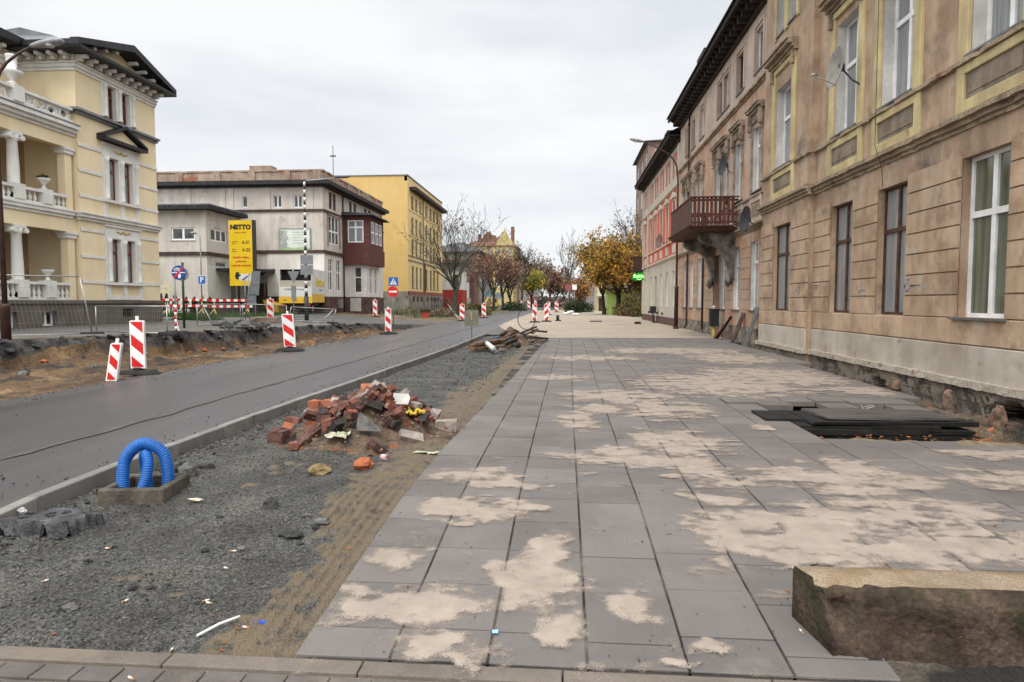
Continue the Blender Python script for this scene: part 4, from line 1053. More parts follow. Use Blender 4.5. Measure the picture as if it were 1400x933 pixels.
b.mi=2; b.wall(FM,VL,V0,1.72,8.4,[o for o in mo if o[3]<8.2],.15); b.mi=0; b.wall(FM,VL,V0,8.4,11.8,[o for o in mo if o[3]>8.2],.15)
b.face([(XM,VL,1.7),(-32,VL,1.7),(-32,VL,12),(XM,VL,12)]); b.face([(-32,VL,1.7),(-32,V1,1.7),(-32,V1,12),(-32,VL,12)])
b.build('wall',[vy,vw,vtan],tV)
for o in mo:
    if o[1]<V0: window(FM,*o,.12,tV,redwood,glass,fw=.09,transom=.7)
# plinth with basement windows
for F,u0,u1,ops in ((FV,V0+.0,V1+.06,[(FY(166,XV),FY(181,XV),.95,1.35)]),(Fr((XV-.02,0,0),(0,1,0),(1,0,0)),VL,V0-.02,[(FY(56,XV),FY(76,XV),.72,1.3),(FY(4,XV),FY(22,XV),.7,1.3)])):
    b=B(); b.wall(F,u0,u1,-.2,1.58,ops,.3,.06); b.fbox(F,u0,u1,1.58,1.715,-.2,.12)
    b.face([F.p(u1,-.2,.06),F.p(u1,-.2,-6),F.p(u1,1.6,-6),F.p(u1,1.6,.06)])
    b.build('plinth',vpl,tV)
    for o in ops: window(F,*o,.2,tV,white_pvc if F is not FV else black_metal,glass,fw=.06,transom=None,name='basement_window')
# white string courses on the risalit
b_=[]
for (z,h,d) in ((4.6,.13,.04),(3.5,.12,.04),(2.43,.12,.04),(7.05,.13,.04),(8.08,.14,.04),(6.0,.13,.04)):
    for (q,r) in ((V0,wc-1.22),(wc+1.22,V1)):
        b=B(); b.fbox(FV,q,r,z,z+h,-.02,d); b.build('string_course',vw,tV)
for (lv,nm) in (([(5.05,5.17,.10),(5.172,5.3,.2),(5.302,5.36,.26)],'main_course'),([(9.38,9.48,.12),(9.482,9.58,.24)],'grey_course'),([(11.1,11.22,.06),(11.222,11.36,.12),(11.362,11.42,.18)],'crown_course')):
    b=B()
    for (z0,z1,d) in lv:
        b.fbox(FV,V0-d,V1+.02,z0,z1,-.05,d); b.fbox(FS,XM-.1,XV-.051,z0,z1,-.05,d)
    b.build(nm,vw if nm!='grey_course' else zincg,tV)
# window surrounds with half columns
for o,ped in ((vg,0),(vf,1),(vs_,2)):
    b=B(); m=(o[0]+o[1])/2
    for (q,r) in ((o[0]-.42,o[0]-.01),(o[1]+.01,o[1]+.42),(m-.2,m+.2)): b.fbox(FV,q,r,o[2],o[3]+.02,-.21 if q>o[0] and r<o[1] else -.02,.07)
    b.fbox(FV,o[0]-.42,o[1]+.42,o[3]+.021,o[3]+.12,-.02,.08)
    if ped<2:
        b.fbox(FV,o[0]-.42,o[1]+.42,o[3]+.122,o[3]+.52,-.02,.05); b.fbox(FV,o[0]-.42,o[1]+.42,o[3]+.522,o[3]+.6,-.02,.12)
        b.fbox(FV,o[0]-.48,o[1]+.48,o[2]-.12,o[2]-.01,-.02,.2)
        for (q,r) in ((o[0]-.42,o[0]-.2),(m-.12,m+.12),(o[1]+.2,o[1]+.42)): b.fbox(FV,q,r,o[2]-.78,o[2]-.122,-.02,.08)
        b.fbox(FV,o[0]-.2,o[1]+.2,o[2]-.78,o[2]-.62,-.02,.075); 
    sr=b.build('window_surround',vw,tV)
    for u in ((o[0]-.22),m,(o[1]+.22)):
        b=B(); c=FV.p(u,0,.1); hh=o[3]-o[2]
        b.lathe([(.11,o[2]+.0),(.11,o[2]+.08),(.075,o[2]+.1),(.07,o[2]+hh*.35),(.085,o[2]+hh*.38),(.07,o[2]+hh*.42),(.06,o[2]+hh*.86),(.1,o[2]+hh*.9),(.12,o[3])],c,10); b.build('half_column',vw,sr)
    if ped<2:
        b=B(); z=o[3]+.32
        for k in range(-4,5): b.blob(FV.p(m+k*.1,z+.03*math.cos(k*1.6),.06),(.03,.06,.075-.008*abs(k)),.2,1)
        b.build('gilt_ornament',gilt,sr)
    for (q,r) in ((o[0],m-.2),(m+.2,o[1])): window(FV,q,r,o[2],o[3],.19,tV,redwood,glass_curtain if ped<2 else glass,cols=1,transom=.7,fw=.07)
# small pediment over the first floor window
def pediment(F,u0,u1,z0,za,d,th,parent,fill,edge,name='pediment'):
    m=(u0+u1)/2; b=B()
    b.prism([F.p(u0+.1,z0,0),F.p(u1-.1,z0,0),F.p(m,za-.1,0)],F.n*(d*.4)); pd=b.build(name,fill,parent)
    b=B(); b.fbox(F,u0,u1,z0-th,z0,-.02,d)
    for (q,s) in ((u0,1),(u1,-1)):
        b.prism([F.p(q,z0+.001,-.02),F.p(q,z0+th,-.02),F.p(m,za+th,-.02),F.p(m,za,-.02)],F.n*(d+.02-.003*(s>0)))
    b.build('raking_cornice',edge,pd); return pd
pediment(FV,wc-1.45,wc+1.45,8.74,9.36,.42,.12,tV,vy,slate)
# loggia: two storeys of columns, entablatures, balustrades
LX=-20.15
def balustrade(y0,y1,z0,z1,x,parent,posts=(),ring=False):
    b=B(); b.box(x-.14,x+.14,y0,y1,z0,z0+.1); b.box(x-.16,x+.16,y0,y1,z1-.1,z1); 
    for p in posts: b.box(x-.19,x+.19,p-.24,p+.24,z0+.1,z1+.06)
    bs=b.build('balustrade',vw,parent); n=int((y1-y0)/(.62 if ring else .235)); h=z1-z0-.2
    if ring:
        q=B()
        for i in range(n):
            y=y0+(i+.5)*(y1-y0)/n
            if any(abs(y-p)<.3 for p in posts): continue
            pts=[(x,y+.2*math.cos(a),z0+.1+h/2+h*.46*math.sin(a)) for a in [2*math.pi*k/14 for k in range(15)]]; q.tube(pts,.05,6)
            for s_ in (-1,1):
                for v in (-1,1): q.blob((x,y+s_*.27,z0+.1+h/2+v*h*.36),(.05,.09,.09),.1,1)
            q.box(x-.04,x+.04,y-.31,y+.31,z0+.1,z0+.15); q.box(x-.04,x+.04,y-.31,y+.31,z1-.15,z1-.1); q.blob((x,y+.31,z0+.1+h/2),(.05,.06,.12),.1,1)
        q.box(x-.03,x+.03,y0,y1,z0+.095,z0+.16); q.build('ring_tracery',vw,bs)
    else:
        for i in range(n):
            y=y0+(i+.5)*(y1-y0)/n
            if any(abs(y-p)<.3 for p in posts): continue
            q=B(); z=z0+.1; q.lathe([(.07,z),(.07,z+h*.07),(.035,z+h*.12),(.085,z+h*.36),(.05,z+h*.6),(.035,z+h*.8),(.06,z+h*.9),(.06,z+h)],(x,y,0),8); q.build('baluster',vw,bs)
    return bs
pcol=FY(30,LX); ppost=FY(68,LX); pend=FY(99,LX)
for (z0,zc,zt,zr) in ((1.72,4.5,5.05,2.42),(5.36,7.9,8.4,5.95)):
    b=B(); b.box(LX-.28,LX+.02,VL,V0+.02,zc,zt); b.box(XM,LX-.281,VL,V0+.0,zt-.2,zt); b.build('entablature',vy,tV)
    for yc in (pcol,pcol-4.3,pcol-8.4):
        if yc<VL: continue
        b=B(); b.box(LX-.3,LX+.06,yc-.24,yc+.24,z0,z0+.3); b.lathe([(.25,z0+.3),(.25,z0+.4),(.2,z0+.46),(.2,z0+1.2),(.165,zc-.35),(.2,zc-.3),(.23,zc-.12)],(LX-.12,yc,0),16); b.box(LX-.36,LX+.1,yc-.26,yc+.26,zc-.12,zc)
        for s_ in (-1,1):
            b.tube([(LX-.38,yc+s_*.26,zc-.2),(LX+.12,yc+s_*.26,zc-.2)],.09,10)
        b.build('column',vw,tV)
    b=B(); b.box(LX-.34,LX-.02,pend-.1,V0-.15,z0,zc-.25); pil=b.build('pilaster',vy,tV); b=B(); b.box(LX-.4,LX+.05,pend-.18,V0-.1,zc-.25,zc-.1); b.box(LX-.44,LX+.09,pend-.22,V0-.06,zc-.1,zc); b.build('capital',vw,pil)
    balustrade(VL,pend-.12,z0,zr,LX-.05,tV,posts=(ppost,ppost-4.4,ppost-8.6,pcol))
    b=B(); zz=zr+.065
    b.lathe([(.1,zz),(.1,zz+.05),(.05,zz+.1),(.05,zz+.16),(.2,zz+.32),(.25,zz+.4),(.22,zz+.42),(.15,zz+.38)],(LX-.05,ppost,0),14); va=b.build('vase',vw,tV)
    if z0>3:
        b=B(); 
        for k in range(14): b.blob((LX-.05+random.uniform(-.12,.12),ppost+random.uniform(-.14,.14),zz+.44+random.uniform(0,.08)),.07,.3,1)
        b.build('potted_plant',nmat('potted_plant_leaf',[(.02,.035,.012),(.05,.07,.025)],scale=9),va)
b=B()
for (z0,z1,d) in ((8.4,8.52,.10),(8.522,8.66,.22),(8.662,8.8,.34)): b.box(LX-.3,LX+d,VL,V0-.03,z0,z1)
b.build('balcony_cornice',vw,tV); b=B(); b.box(XM,LX+.36,VL,V0-.03,8.805,8.86); b.build('terrace_slab',zincg,tV)
b=B()
for (z0,z1,d) in ((5.05,5.17,.08),(5.172,5.3,.16),(5.302,5.36,.2)): b.box(LX-.3,LX+d,VL,V0-.28,z0,z1)
b.build('balcony_cornice',vw,tV)
balustrade(VL,pend+.12,8.87,9.48,LX+.08,tV,posts=(FY(30,LX),FY(30,LX)-4.4),ring=True)
yb=FY(27,LX); b=B(); b.lathe([(.16,9.55),(.16,9.6),(.09,9.66),(.1,9.72),(.3,9.92),(.36,10.02),(.3,10.03),(.16,9.98),(.17,10.5),(.2,10.56),(.17,10.6)],(LX+.08,yb,0),14); b.build('vase',vw,tV)
b=B(); b.fbox(FM,VL,V0,11.1,11.3,-.05,.08); b.fbox(FM,VL,V0-.19,11.302,11.42,-.05,.16); b.build('crown_course',vw,tV)
# eaves, brackets, roof with the gable over the risalit
b=B(); OV=.85
b.box(XM-.1,XM+OV,VL,V0-OV,11.82,12.1)
b.box(XM+.01,XV+OV,V0-OV,V1+.5,11.74,11.86); b.box(XM+.9,XV+OV+.03,V0-OV-.03,V0-OV+.12,11.8,12.0); b.build('eaves',slate,tV)
def brk_(x0,x1,y0,y1,ax):
    b=B(); xm,ym=(x0+x1)/2,(y0+y1)/2
    if ax: b.box(x0,x1,y0,y1,11.6,11.735); b.box(x0,lerp(x0,x1,.55),y0+.02,y1-.02,11.48,11.598)
    else: b.box(x0,x1,y0,y1,11.6,11.735); b.box(x0+.02,x1-.02,lerp(y1,y0,.55),y1,11.48,11.598)
    b.build('eaves_bracket',vw,tV,bevel=.02)
for k in range(5): x=XV-.2-k*.52; brk_(x-.09,x+.09,V0-OV*.62,V0-.02,0)
for k in range(10): y=V0+.1+k*(V1-V0-.2)/9; brk_(XV+.02,XV+OV*.62,y-.09,y+.09,1)
for k in range(8): y=V0-1.3-k*1.1; brk_(XM+.02,XM+OV*.62,y-.09,y+.09,1)
GX=XV+OV; m=(V0+V1)/2; g0,g1=V0-OV,V1+.5; za=13.05
b=B(); b.prism([(XV+.05,V0-.1,11.86),(XV+.05,V1+.1,11.86),(XV+.05,m,12.75)],(-.12,0,0)); b.build('gable_field',vy,tV)
b=B()
for (q) in (g0,g1): b.prism([(GX,q,11.861),(GX,q,12.08),(GX,m,za),(GX,m,za-.3)],(-.35,0,0))
for (q) in (g0,g1): b.hexa([(GX-.351,q,11.861),(XM-2,q,11.861),(XM-2,m,za-.3),(GX-.351,m,za-.3),(GX-.351,q,12.03),(XM-2,q,12.03),(XM-2,m,za-.05),(GX-.351,m,za-.05)])
b.build('gable_roof',slate,tV)
for s_ in (0,1):
    for k in range(1,5):
        t=k/5; y=lerp(g0 if s_==0 else g1,m,t); z=lerp(11.86,za-.3,t); b=B(); b.box(XV+.06,XV+.55,y-.09,y+.09,z-.16,z-.02); b.build('gable_bracket',vw,tV,bevel=.02)
b=B(); b.hexa([(XM+OV,VL,12.105),(XM+OV,V0-.1,12.105),(-31,V0-.1,12.105),(-31,VL,12.105),(XM-1.5,VL,13.1),(XM-1.5,V0-.1,13.1),(-28,V0-.1,13.1),(-28,VL,13.1)]); b.build('roof',slate,tV)
p=ony(115,50,V0+1.2); b=B(); b.hexa([(XM-.6,V0-1.5,12.0),(XV-.2,V0-.3,12.0),(XV-.2,V0+2.0,12.0),(XM-.6,V0+2.0,12.0),(XM+.3,V0-.3,12.75),(XV-1.3,V0+.6,12.75),(XV-1.3,V0+1.6,12.75),(XM+.3,V0+1.6,12.75)]); b.build('roof_lantern',zincg,tV)
# ================================================================= grey former works building with the supermarket wing
XG=-20.0
gB_=nmat('grey_pink_render',[(.47,.42,.37),(.58,.53,.475)],scale=.5,fine=.08,bump=.2,streak=.2,extra=chain(patches((.3,.235,.18),.6,.56,.7,5.0),patches((.52,.47,.41),.4,.56,.72,2.0)))
gW=nmat('pale_painted_render',[(.58,.55,.505),(.67,.64,.595)],scale=.7,fine=.06,bump=.15,streak=.15)
gD=nmat('dark_brown_moulding',[(.045,.028,.024),(.085,.055,.045)],scale=2,bump=.2,streak=.3)
gK=nmat('black_roof_edge',[(.016,.015,.016),(.04,.037,.037)],scale=3,bump=.2)
par_m=nmat('crumbling_parapet',[(.27,.19,.145),(.40,.31,.24)],scale=1.2,bump=.6,bscale=20,fine=.25,streak=.3,extra=chain(patches((.27,.11,.06),.7,.54,.62,3.0),patches((.12,.1,.09),1.6,.6,.72,8.0)))
plG=nmat('dirty_maroon_plinth',[(.06,.03,.026),(.12,.065,.055)],scale=1.5,bump=.2,fine=.15)
GY0=FY(443.5,XG); GY1=FY(524,XG); GXL=-38
tG=thing('works_building','grey three storey building with crumbling parapet and a brown bay window','building',(XG,60,.6),world=True)
FG=Fr((XG,0,0),(0,1,0),(1,0,0)); FGs=Fr((0,GY0,0),(1,0,0),(0,-1,0))
def gpx(p0,p1,q0,q1,Y):   # opening on the south wall measured from pixels
    a=ony(p0,q1,Y); c=ony(p1,q0,Y); return (a.x,c.x,a.z,c.z)
so_ops=[gpx(331,338,268,284,GY0),gpx(373.5,385,267,284,GY0),gpx(401.5,413,267,284,GY0)]
def spx(p0,p1,z0,z1,X=XG): return (FY(p0,X),FY(p1,X),z0,z1)
st2=[spx(452,456,9.55,11.0),spx(457.5,461.5,9.55,11.0),spx(479,483,9.5,11.0),spx(485,489,9.5,11.0),spx(499.5,503,9.5,11.0),spx(505,508.5,9.5,11.0)]
st1=[spx(450.5,464.5,6.6,9.0)]
st0=[spx(449.5,455.5,2.6,5.3),spx(460.5,466.5,2.6,5.3)]
b=B(); b.mi=0; b.wall(FGs,GXL,XG,2.1,12.0,so_ops,.2); b.wall(FG,GY0,GY1,5.8,12.0,st1+st2,.2); b.mi=1; b.wall(FG,GY0,GY1,2.1,5.8,st0,.2)
b.mi=0; b.face([(XG,GY1,0),(GXL,GY1,0),(GXL,GY1,12),(XG,GY1,12)])
b.build('wall',[gB_,gW],tG)
b=B(); b.fbox(FGs,GXL,XG+.06,-.3,2.1,-.1,.06); b.fbox(FG,GY0,GY1,-.3,2.1,-.1,.06); b.build('plinth',plG,tG)
for (lv,m_) in (([(5.7,5.95,.16)],gD),([(9.15,9.33,.12)],gD),([(11.15,11.3,.35),(11.302,11.62,.75)],gK)):
    b=B()
    for (z0,z1,d) in lv: b.fbox(FGs,GXL,XG+d,z0,z1,-.1,d); b.fbox(FG,GY0+.0,GY1+.1,z0,z1,-.1,d-.002)
    b.build('moulding' if m_ is gD else 'eaves',m_,tG)
b=B(); b.fbox(FGs,GXL,XG+.02,11.622,12.45,-.3,.02); b.fbox(FG,GY0+.0,GY1,11.622,12.45,-.3,.018); jag(b,FGs,GXL,XG+.12,12.45,12.58,-.35,.1,step=.5,amp=.04); jag(b,FG,GY0-.1,GY1,12.45,12.58,-.35,.1,step=.5,amp=.04)
for u in (-37,-34.6,-32.3,-29,-26,-23,-20.4): b.fbox(FGs,u-.3,u+.3,11.63,12.5,.02,.12)
for u in (57,60,63,66,69): b.fbox(FG,u-.3,u+.3,11.63,12.5,.02,.12)
q=ony(357,235,GY0); b.fbox(FGs,q.x-1.0,q.x+.9,12.4,12.95,-1,.0)
b.build('parapet',par_m,tG)
for u in [ony(px,270,GY0).x for px in (258,305,316,359,366,425)]:
    b=B(); b.fbox(FGs,u-.22,u+.22,9.34,11.15,-.02,.07); b.build('pilaster_strip',gB_,tG)
for o in so_ops: window(FGs,*o,.15,tG,white_pvc,glass,fw=.07,transom=None,cols=2 if o[1]-o[0]>.5 else 1)
for o in st2: window(FG,*o,.15,tG,brown_wood,glass,fw=.07,transom=None,cols=1)
window(FG,*st1[0],.1,tG,white_pvc,glass,cols=3,transom=.45,fw=.1)
for o in st0: window(FG,*o,.15,tG,white_pvc,glass,cols=2,transom=.6,fw=.07,rows=(.82,))
b=B(); b.fbox(FG,st1[0][0]-.3,st1[0][1]+.3,9.01,9.12,-.01,.12); b.fbox(FG,st1[0][0]-.3,st1[0][0]-.02,6.4,9.0,-.01,.06); b.fbox(FG,st1[0][1]+.02,st1[0][1]+.3,6.4,9.0,-.01,.06); b.build('window_surround',par_m,tG)
b=B(); b.box(GXL,XG,GY0,GY1,11.9,12.1); b.build('roof',gK,tG)
# canted bay: pale ground floor, brown timber first floor
BXx=-18.0; by0=FY(470.5,XG)+.3; by1=FY(519,BXx)
FBs=Fr((0,by0,0),(1,0,0),(0,-1,0)); FBe=Fr((BXx,0,0),(0,1,0),(1,0,0))
bg=B(); o1=(-19.1,-18.45,2.5,4.8); e0=[(by0+.9,by0+1.75,2.4,4.8),(by0+2.5,by0+3.35,2.4,4.8)]
bg.wall(FBs,XG,BXx,2.1,5.5,[o1],.18); bg.wall(FBe,by0,by1,2.1,5.5,e0,.18); bg.face([(BXx,by1,2.1),(XG,by1,2.1),(XG,by1,5.5),(BXx,by1,5.5)])
bay=bg.build('bay',gW,tG)
b=B(); b.box(XG,BXx+.05,by0-.05,by1+.05,-.3,2.1); b.build('bay_plinth',plG,bay)
window(FBs,*o1,.14,bay,white_pvc,glass,cols=1,transom=.6); 
for o in e0: window(FBe,*o,.14,bay,white_pvc,glass,cols=2,transom=.6)
bw=nmat('maroon_timber_cladding',[(.085,.03,.024),(.13,.05,.04)],scale=2,bump=.2,stretch=(1,1,4))
bu=B(); xa=BXx+.35; o2=(-19.55,-18.1,7.0,9.0); e2=[(by0+.5,by0+1.55,7.0,9.0),(by0+1.75,by0+2.8,7.0,9.0),(by0+3.0,by0+4.05,7.0,9.0)]
FB2=Fr((0,by0-.35,0),(1,0,0),(0,-1,0)); FB3=Fr((xa,0,0),(0,1,0),(1,0,0))
bu.wall(FB2,XG,xa,6.55,9.4,[o2],.12); bu.wall(FB3,by0-.35,by1+.35,6.55,9.4,e2,.12); bu.face([(xa,by1+.35,5.3),(XG,by1+.35,5.3),(XG,by1+.35,9.4),(xa,by1+.35,9.4)]); 
bu.box(XG,xa+.08,by0-.43,by1+.43,5.0,6.54); up_=bu.build('timber_bay',bw,tG)
b=B(); b.hexa([(XG,by0-.9,9.4),(xa+.55,by0-.9,9.4),(xa+.55,by1+.9,9.4),(XG,by1+.9,9.4),(XG,by0-.5,9.75),(xa+.3,by0-.5,9.6),(xa+.3,by1+.5,9.6),(XG,by1+.5,9.75)]); b.build('bay_roof',gK,up_)
window(FB2,*o2,.08,up_,white_pvc,glass_curtain,cols=2,transom=.68,fw=.1)
for o in e2: window(FB3,*o,.08,up_,white_pvc,glass_curtain,cols=1,transom=.5,fw=.1)
b=B(); b.tube([(XG+.1,by0-.5,11.2),(XG+.1,by0-.5,.6)],.07,6); b.build('downpipe',gD,tG)
b=B(); p=ony(455.5,225,GY0+3); b.tube([(p.x,p.y,12.5),(p.x,p.y,15.2)],.03,5); b.tube([(p.x-.25,p.y,14.3),(p.x+.25,p.y,14.3)],.06,5); b.build('aerial',black_metal,tG)
q=onx(474,413,-17.95); b=B(); b.box(-19.5,-18.5,by0-.065,by0-.045,.8,2.0); b.build('basement_hatch',nmat('pale_hatch',[(.4,.37,.34),(.5,.47,.43)],scale=2),tG)
b=B(); b.prism([FBe.p(by0+1.9+.75*math.cos(a),.55+1.1*math.sin(a),.052) for a in [math.pi*k/10 for k in range(11)]],(.012,0,0)); b.build('cellar_arch',dark_void,tG)
b=B(); b.box(-20-.0,-19.7,GY0+3.2,GY0+3.8,1.1,1.9); b.build('meter_box',sign_back,tG)
# white loading area wall, canopy
a0=ony(420,346,GY0-.0); 
b=B(); b.fbox(FGs,ony(366,380,GY0).x,XG+.08,2.11,5.69,.0,.075); b.build('painted_band',gW,tG)
c0=ony(343,378,GY0); c1=ony(377,378,GY0)
b=B(); b.hexa([(c0.x,GY0-.08,4.2),(c1.x,GY0-.08,4.2),(c1.x,GY0-2.2,3.7),(c0.x,GY0-2.2,3.7),(c0.x,GY0-.08,4.4),(c1.x,GY0-.08,4.4),(c1.x,GY0-2.2,3.85),(c0.x,GY0-2.2,3.85)]); 
for q in (c0,c1): b.tube([(q.x,GY0-2.1,.6),(q.x,GY0-2.1,3.75)],.07,6)
b.build('entrance_canopy',gD,tG)
b=B(); b.fbox(FGs,c0.x+.2,c0.x+1.4,.6,3.2,.06,.09); b.build('door',dk,tG)
# poster board on the south wall: pale green card with a grey portrait-like smudge and lines of text
pb=gpx(384,424,313.5,342.5,GY0); 
b=B(); b.fbox(FGs,pb[0],pb[1],pb[2],pb[3],.01,.12); bd=b.build('poster_board',nmat('pale_green_poster',[(.52,.57,.50),(.66,.70,.63)],scale=.6,fine=.03,bump=0,rough=.4),tG)
b=B(); b.fbox(FGs,pb[0]-.08,pb[1]+.08,pb[3],pb[3]+.08,.0,.15); b.fbox(FGs,pb[0]-.08,pb[1]+.08,pb[2]-.08,pb[2],.0,.15); b.fbox(FGs,pb[0]-.08,pb[0],pb[2],pb[3],.0,.15); b.fbox(FGs,pb[1],pb[1]+.08,pb[2],pb[3],.0,.15); b.build('frame',grey_metal,bd)
pw,ph=pb[1]-pb[0],pb[3]-pb[2]
pgreen=nmat('poster_green',[(.26,.38,.19),(.36,.46,.27)],scale=3,bump=0); pgrey=nmat('poster_grey',[(.26,.27,.25),(.42,.43,.4)],scale=3,bump=0); 
def poly(F,pts,d,mat,par,name,th=.006):
    b=B(); b.prism([F.p(u,z,d) for u,z in pts],F.n*th); return b.build(name,mat,par)
U=lambda s:pb[0]+pw*s; Z=lambda s:pb[2]+ph*s
poly(FGs,[(U(0),Z(0)),(U(1),Z(0)),(U(1),Z(.1)),(U(.7),Z(.14)),(U(.4),Z(.09)),(U(.2),Z(.17)),(U(0),Z(.15))],.122,pgreen,bd,'green_band')
poly(FGs,[(U(.0),Z(.18)),(U(.22),Z(.12)),(U(.26),Z(.3)),(U(.2),Z(.42)),(U(.29),Z(.55)),(U(.22),Z(.75)),(U(.26),Z(.9)),(U(.0),Z(.96))],.124,pgrey,bd,'grey_picture')
for k in range(5):
    poly(FGs,[(U(.42+.03*(k%2)),Z(.84-.13*k)),(U(.86-.04*(k%3)),Z(.84-.13*k)),(U(.86-.04*(k%3)),Z(.86-.13*k)),(U(.42+.03*(k%2)),Z(.87-.13*k))],.123,pgrey,bd,'text_line',.004)
# lower wing standing forward of the works building
tW=thing('shop_wing','low grey wing with flat black edged roof behind the yellow price board','building',(-30,52,.6),world=True)
WY=GY0-6; c=ony(281.5,300,WY); WX=c.x
FW=Fr((0,WY,0),(1,0,0),(0,-1,0)); FWe=Fr((WX,0,0),(0,1,0),(1,0,0))
def wpx(p0,p1,q0,q1): a=ony(p0,q1,WY); c=ony(p1,q0,WY); return (a.x,c.x,a.z,c.z)
w1=wpx(234.5,266,311,328.5); z0,z1=w1[2],w1[3]
w2=(FY(290.5,WX),FY(312,WX),z0,z1); w3=(FY(296,WX),FY(311,WX),4.2,4.75)
b=B(); b.wall(FW,-46,WX,1.9,8.5,[w1],.2); b.mi=1; b.wall(FWe,WY,GY0,1.9,4.4,[],.2); b.mi=0; b.wall(FWe,WY,GY0,4.4,8.5,[w2,w3],.2); b.face([(-46,WY,0),(-46,GY0,0),(-46,GY0,8.5),(-46,WY,8.5)]); b.build('wall',[gB_,gW],tW)
b=B(); b.fbox(FW,-46,WX+.05,-.2,1.9,-.1,.05); b.fbox(FWe,WY,GY0-.1,-.2,1.9,-.1,.048); b.build('plinth',[plG],tW)
b=B(); b.fbox(FW,-46,ony(262,400,WY).x,.0,1.91,.051,.07); b.build('white_plinth_panel',gW,tW)
b=B(); b.fbox(FW,-46,WX+.12,5.15,5.4,-.1,.12); b.fbox(FWe,WY,GY0-.1,5.15,5.4,-.1,.118); b.build('moulding',gD,tW)
b=B(); b.box(-46.4,WX+.7,WY-.7,GY0-.8,8.5,8.8); b.build('roof_edge',gK,tW); b=B(); b.box(-46.4,WX+.6,WY-.6,GY0-.8,8.802,8.9); b.build('roof',zincg,tW)
window(FW,*w1,.12,tW,white_pvc,glass,cols=2,transom=None,fw=.1,sill=(.06,gW)); window(FWe,*w2,.12,tW,white_pvc,glass,cols=3,transom=None,fw=.1); window(FWe,*w3,.12,tW,white_pvc,glass,cols=1,transom=None,fw=.08)
gp_=ony(228,396,WY); b=B(); q_=random.Random(4)
for k in range(7):
    a=6.28*k/7; p0_=Vector((gp_.x,WY-.008-.002*k,gp_.z)); p0_+=Vector((math.cos(a)*.12,0,math.sin(a)*.15)); p1_=p0_+Vector((math.cos(a)*q_.uniform(.35,.6),0,math.sin(a)*q_.uniform(.4,.8))); w_=Vector((-math.sin(a),0,math.cos(a)))*.16
    b.face([p0_-w_,p1_-w_*.4,p1_+w_*.4,p0_+w_])
b.build('yellow_graffiti',nmat('yellow_spray_paint',[(.55,.47,.27),(.58,.51,.36)],scale=4),tW)
b=B(); a=ony(300,378,WY-.4); b.box(WX+.05,WX+2.6,WY+1.2,GY0-.2,4.0,4.25); b.build('porch_roof',gK,tW)
# house gable glimpsed between villa and wing
t=thing('house','small pale house with grey roof glimpsed beside the villa','building',(-52,82,.6),world=True)
a=ony(219,300,82); c=ony(247,264,82); e=ony(219,262,82)
b=B(); b.box(a.x-8,c.x-.6,82,92,0,c.z+.4); hw_=b.build('wall',gW,t); Fh=Fr((0,82,0),(1,0,0),(0,-1,0)); q0=ony(220,291,82); q1=ony(238,280,82); window(Fh,q0.x,q1.x,q0.z,q1.z,-.06,t,white_pvc,glass,cols=4,transom=None,fw=.12)
b=B(); b.hexa([(a.x-9,81.4,e.z+1.2),(c.x,81.4,c.z+.4),(c.x,92.6,c.z+.4),(a.x-9,92.6,e.z+1.2),(a.x-9,81.4,e.z+1.6),(c.x,81.4,c.z+.8),(c.x,92.6,c.z+.8),(a.x-9,92.6,e.z+1.6)]); b.build('roof',zincg,t)
# ================================================================= tall yellow block
XY=-20.0; tY=thing('apartment_block','tall mustard yellow block with blank gable and rows of narrow windows','building',(XY,95,.6),world=True)
yy_=nmat('mustard_render',[(.54,.365,.13),(.61,.425,.165)],scale=.4,fine=.05,bump=.1,streak=.05)
yl=nmat('light_yellow_render',[(.61,.455,.215),(.68,.52,.27)],scale=.5,fine=.05,bump=.1,streak=.05)
YY0=FY(558.5,XY); YY1=FY(605,XY); FYs=Fr((0,YY0,0),(1,0,0),(0,-1,0)); FYe=Fr((XY,0,0),(0,1,0),(1,0,0))
p=ony(559,240,YY0); zt=p.z
ws=[spx(563.5,566.5,0,1,XY),spx(569,571.7,0,1,XY),spx(574.5,577,0,1,XY),spx(582.5,585,0,1,XY),spx(588,591,0,1,XY),spx(592.5,595.5,0,1,XY),spx(597.5,600,0,1,XY)]
ops=[]
for (z0,z1) in ((4.2,7.6),(9.2,11.8),(12.6,15.2),(16.6,18.5)):
    for o in ws: ops.append((o[0],o[1],z0*zt/21.2,z1*zt/21.2))
b=B(); b.mi=1; b.wall(FYs,-40,XY,3.0,zt); b.mi=0; b.wall(FYe,YY0,YY1,3.0,zt-.6,ops,.25); b.mi=1; b.face([(XY,YY1,0),(-40,YY1,0),(-40,YY1,zt),(XY,YY1,zt)]); b.face([(-40,YY0,0),(-40,YY1,0),(-40,YY1,zt),(-40,YY0,zt)]); b.build('wall',[yl,yy_],tY)
stn=nmat('grey_stone_plinth',[(.17,.15,.125),(.27,.24,.2)],scale=.8,bump=.5,bscale=6,fine=.2,extra=patches((.1,.09,.075),1.2,.55,.65,3.0)); red_pl=nmat('brick_red_band',[(.2,.06,.04),(.27,.09,.06)],scale=2)
bw_=[(o[0],o[1],1.6,2.4) for o in ws]
b=B(); b.fbox(FYs,-40,XY+.1,-.3,3.0,-.1,.1); b.mi=0; b.wall(FYe,YY0-.1,YY1,-.3,3.0,bw_,.2,.1); b.build('plinth',stn,tY)
b=B(); b.fbox(FYe,YY0-.1,YY1,2.6,3.05,-.02,.13); b.build('red_band',red_pl,tY)
for o in bw_: window(FYe,*o,.05,tY,red_pl,dark_void,cols=1,transom=None,fw=.1,name='basement_window')
gfr=nmat('grey_green_frame',[(.15,.14,.105),(.22,.2,.155)],scale=3)
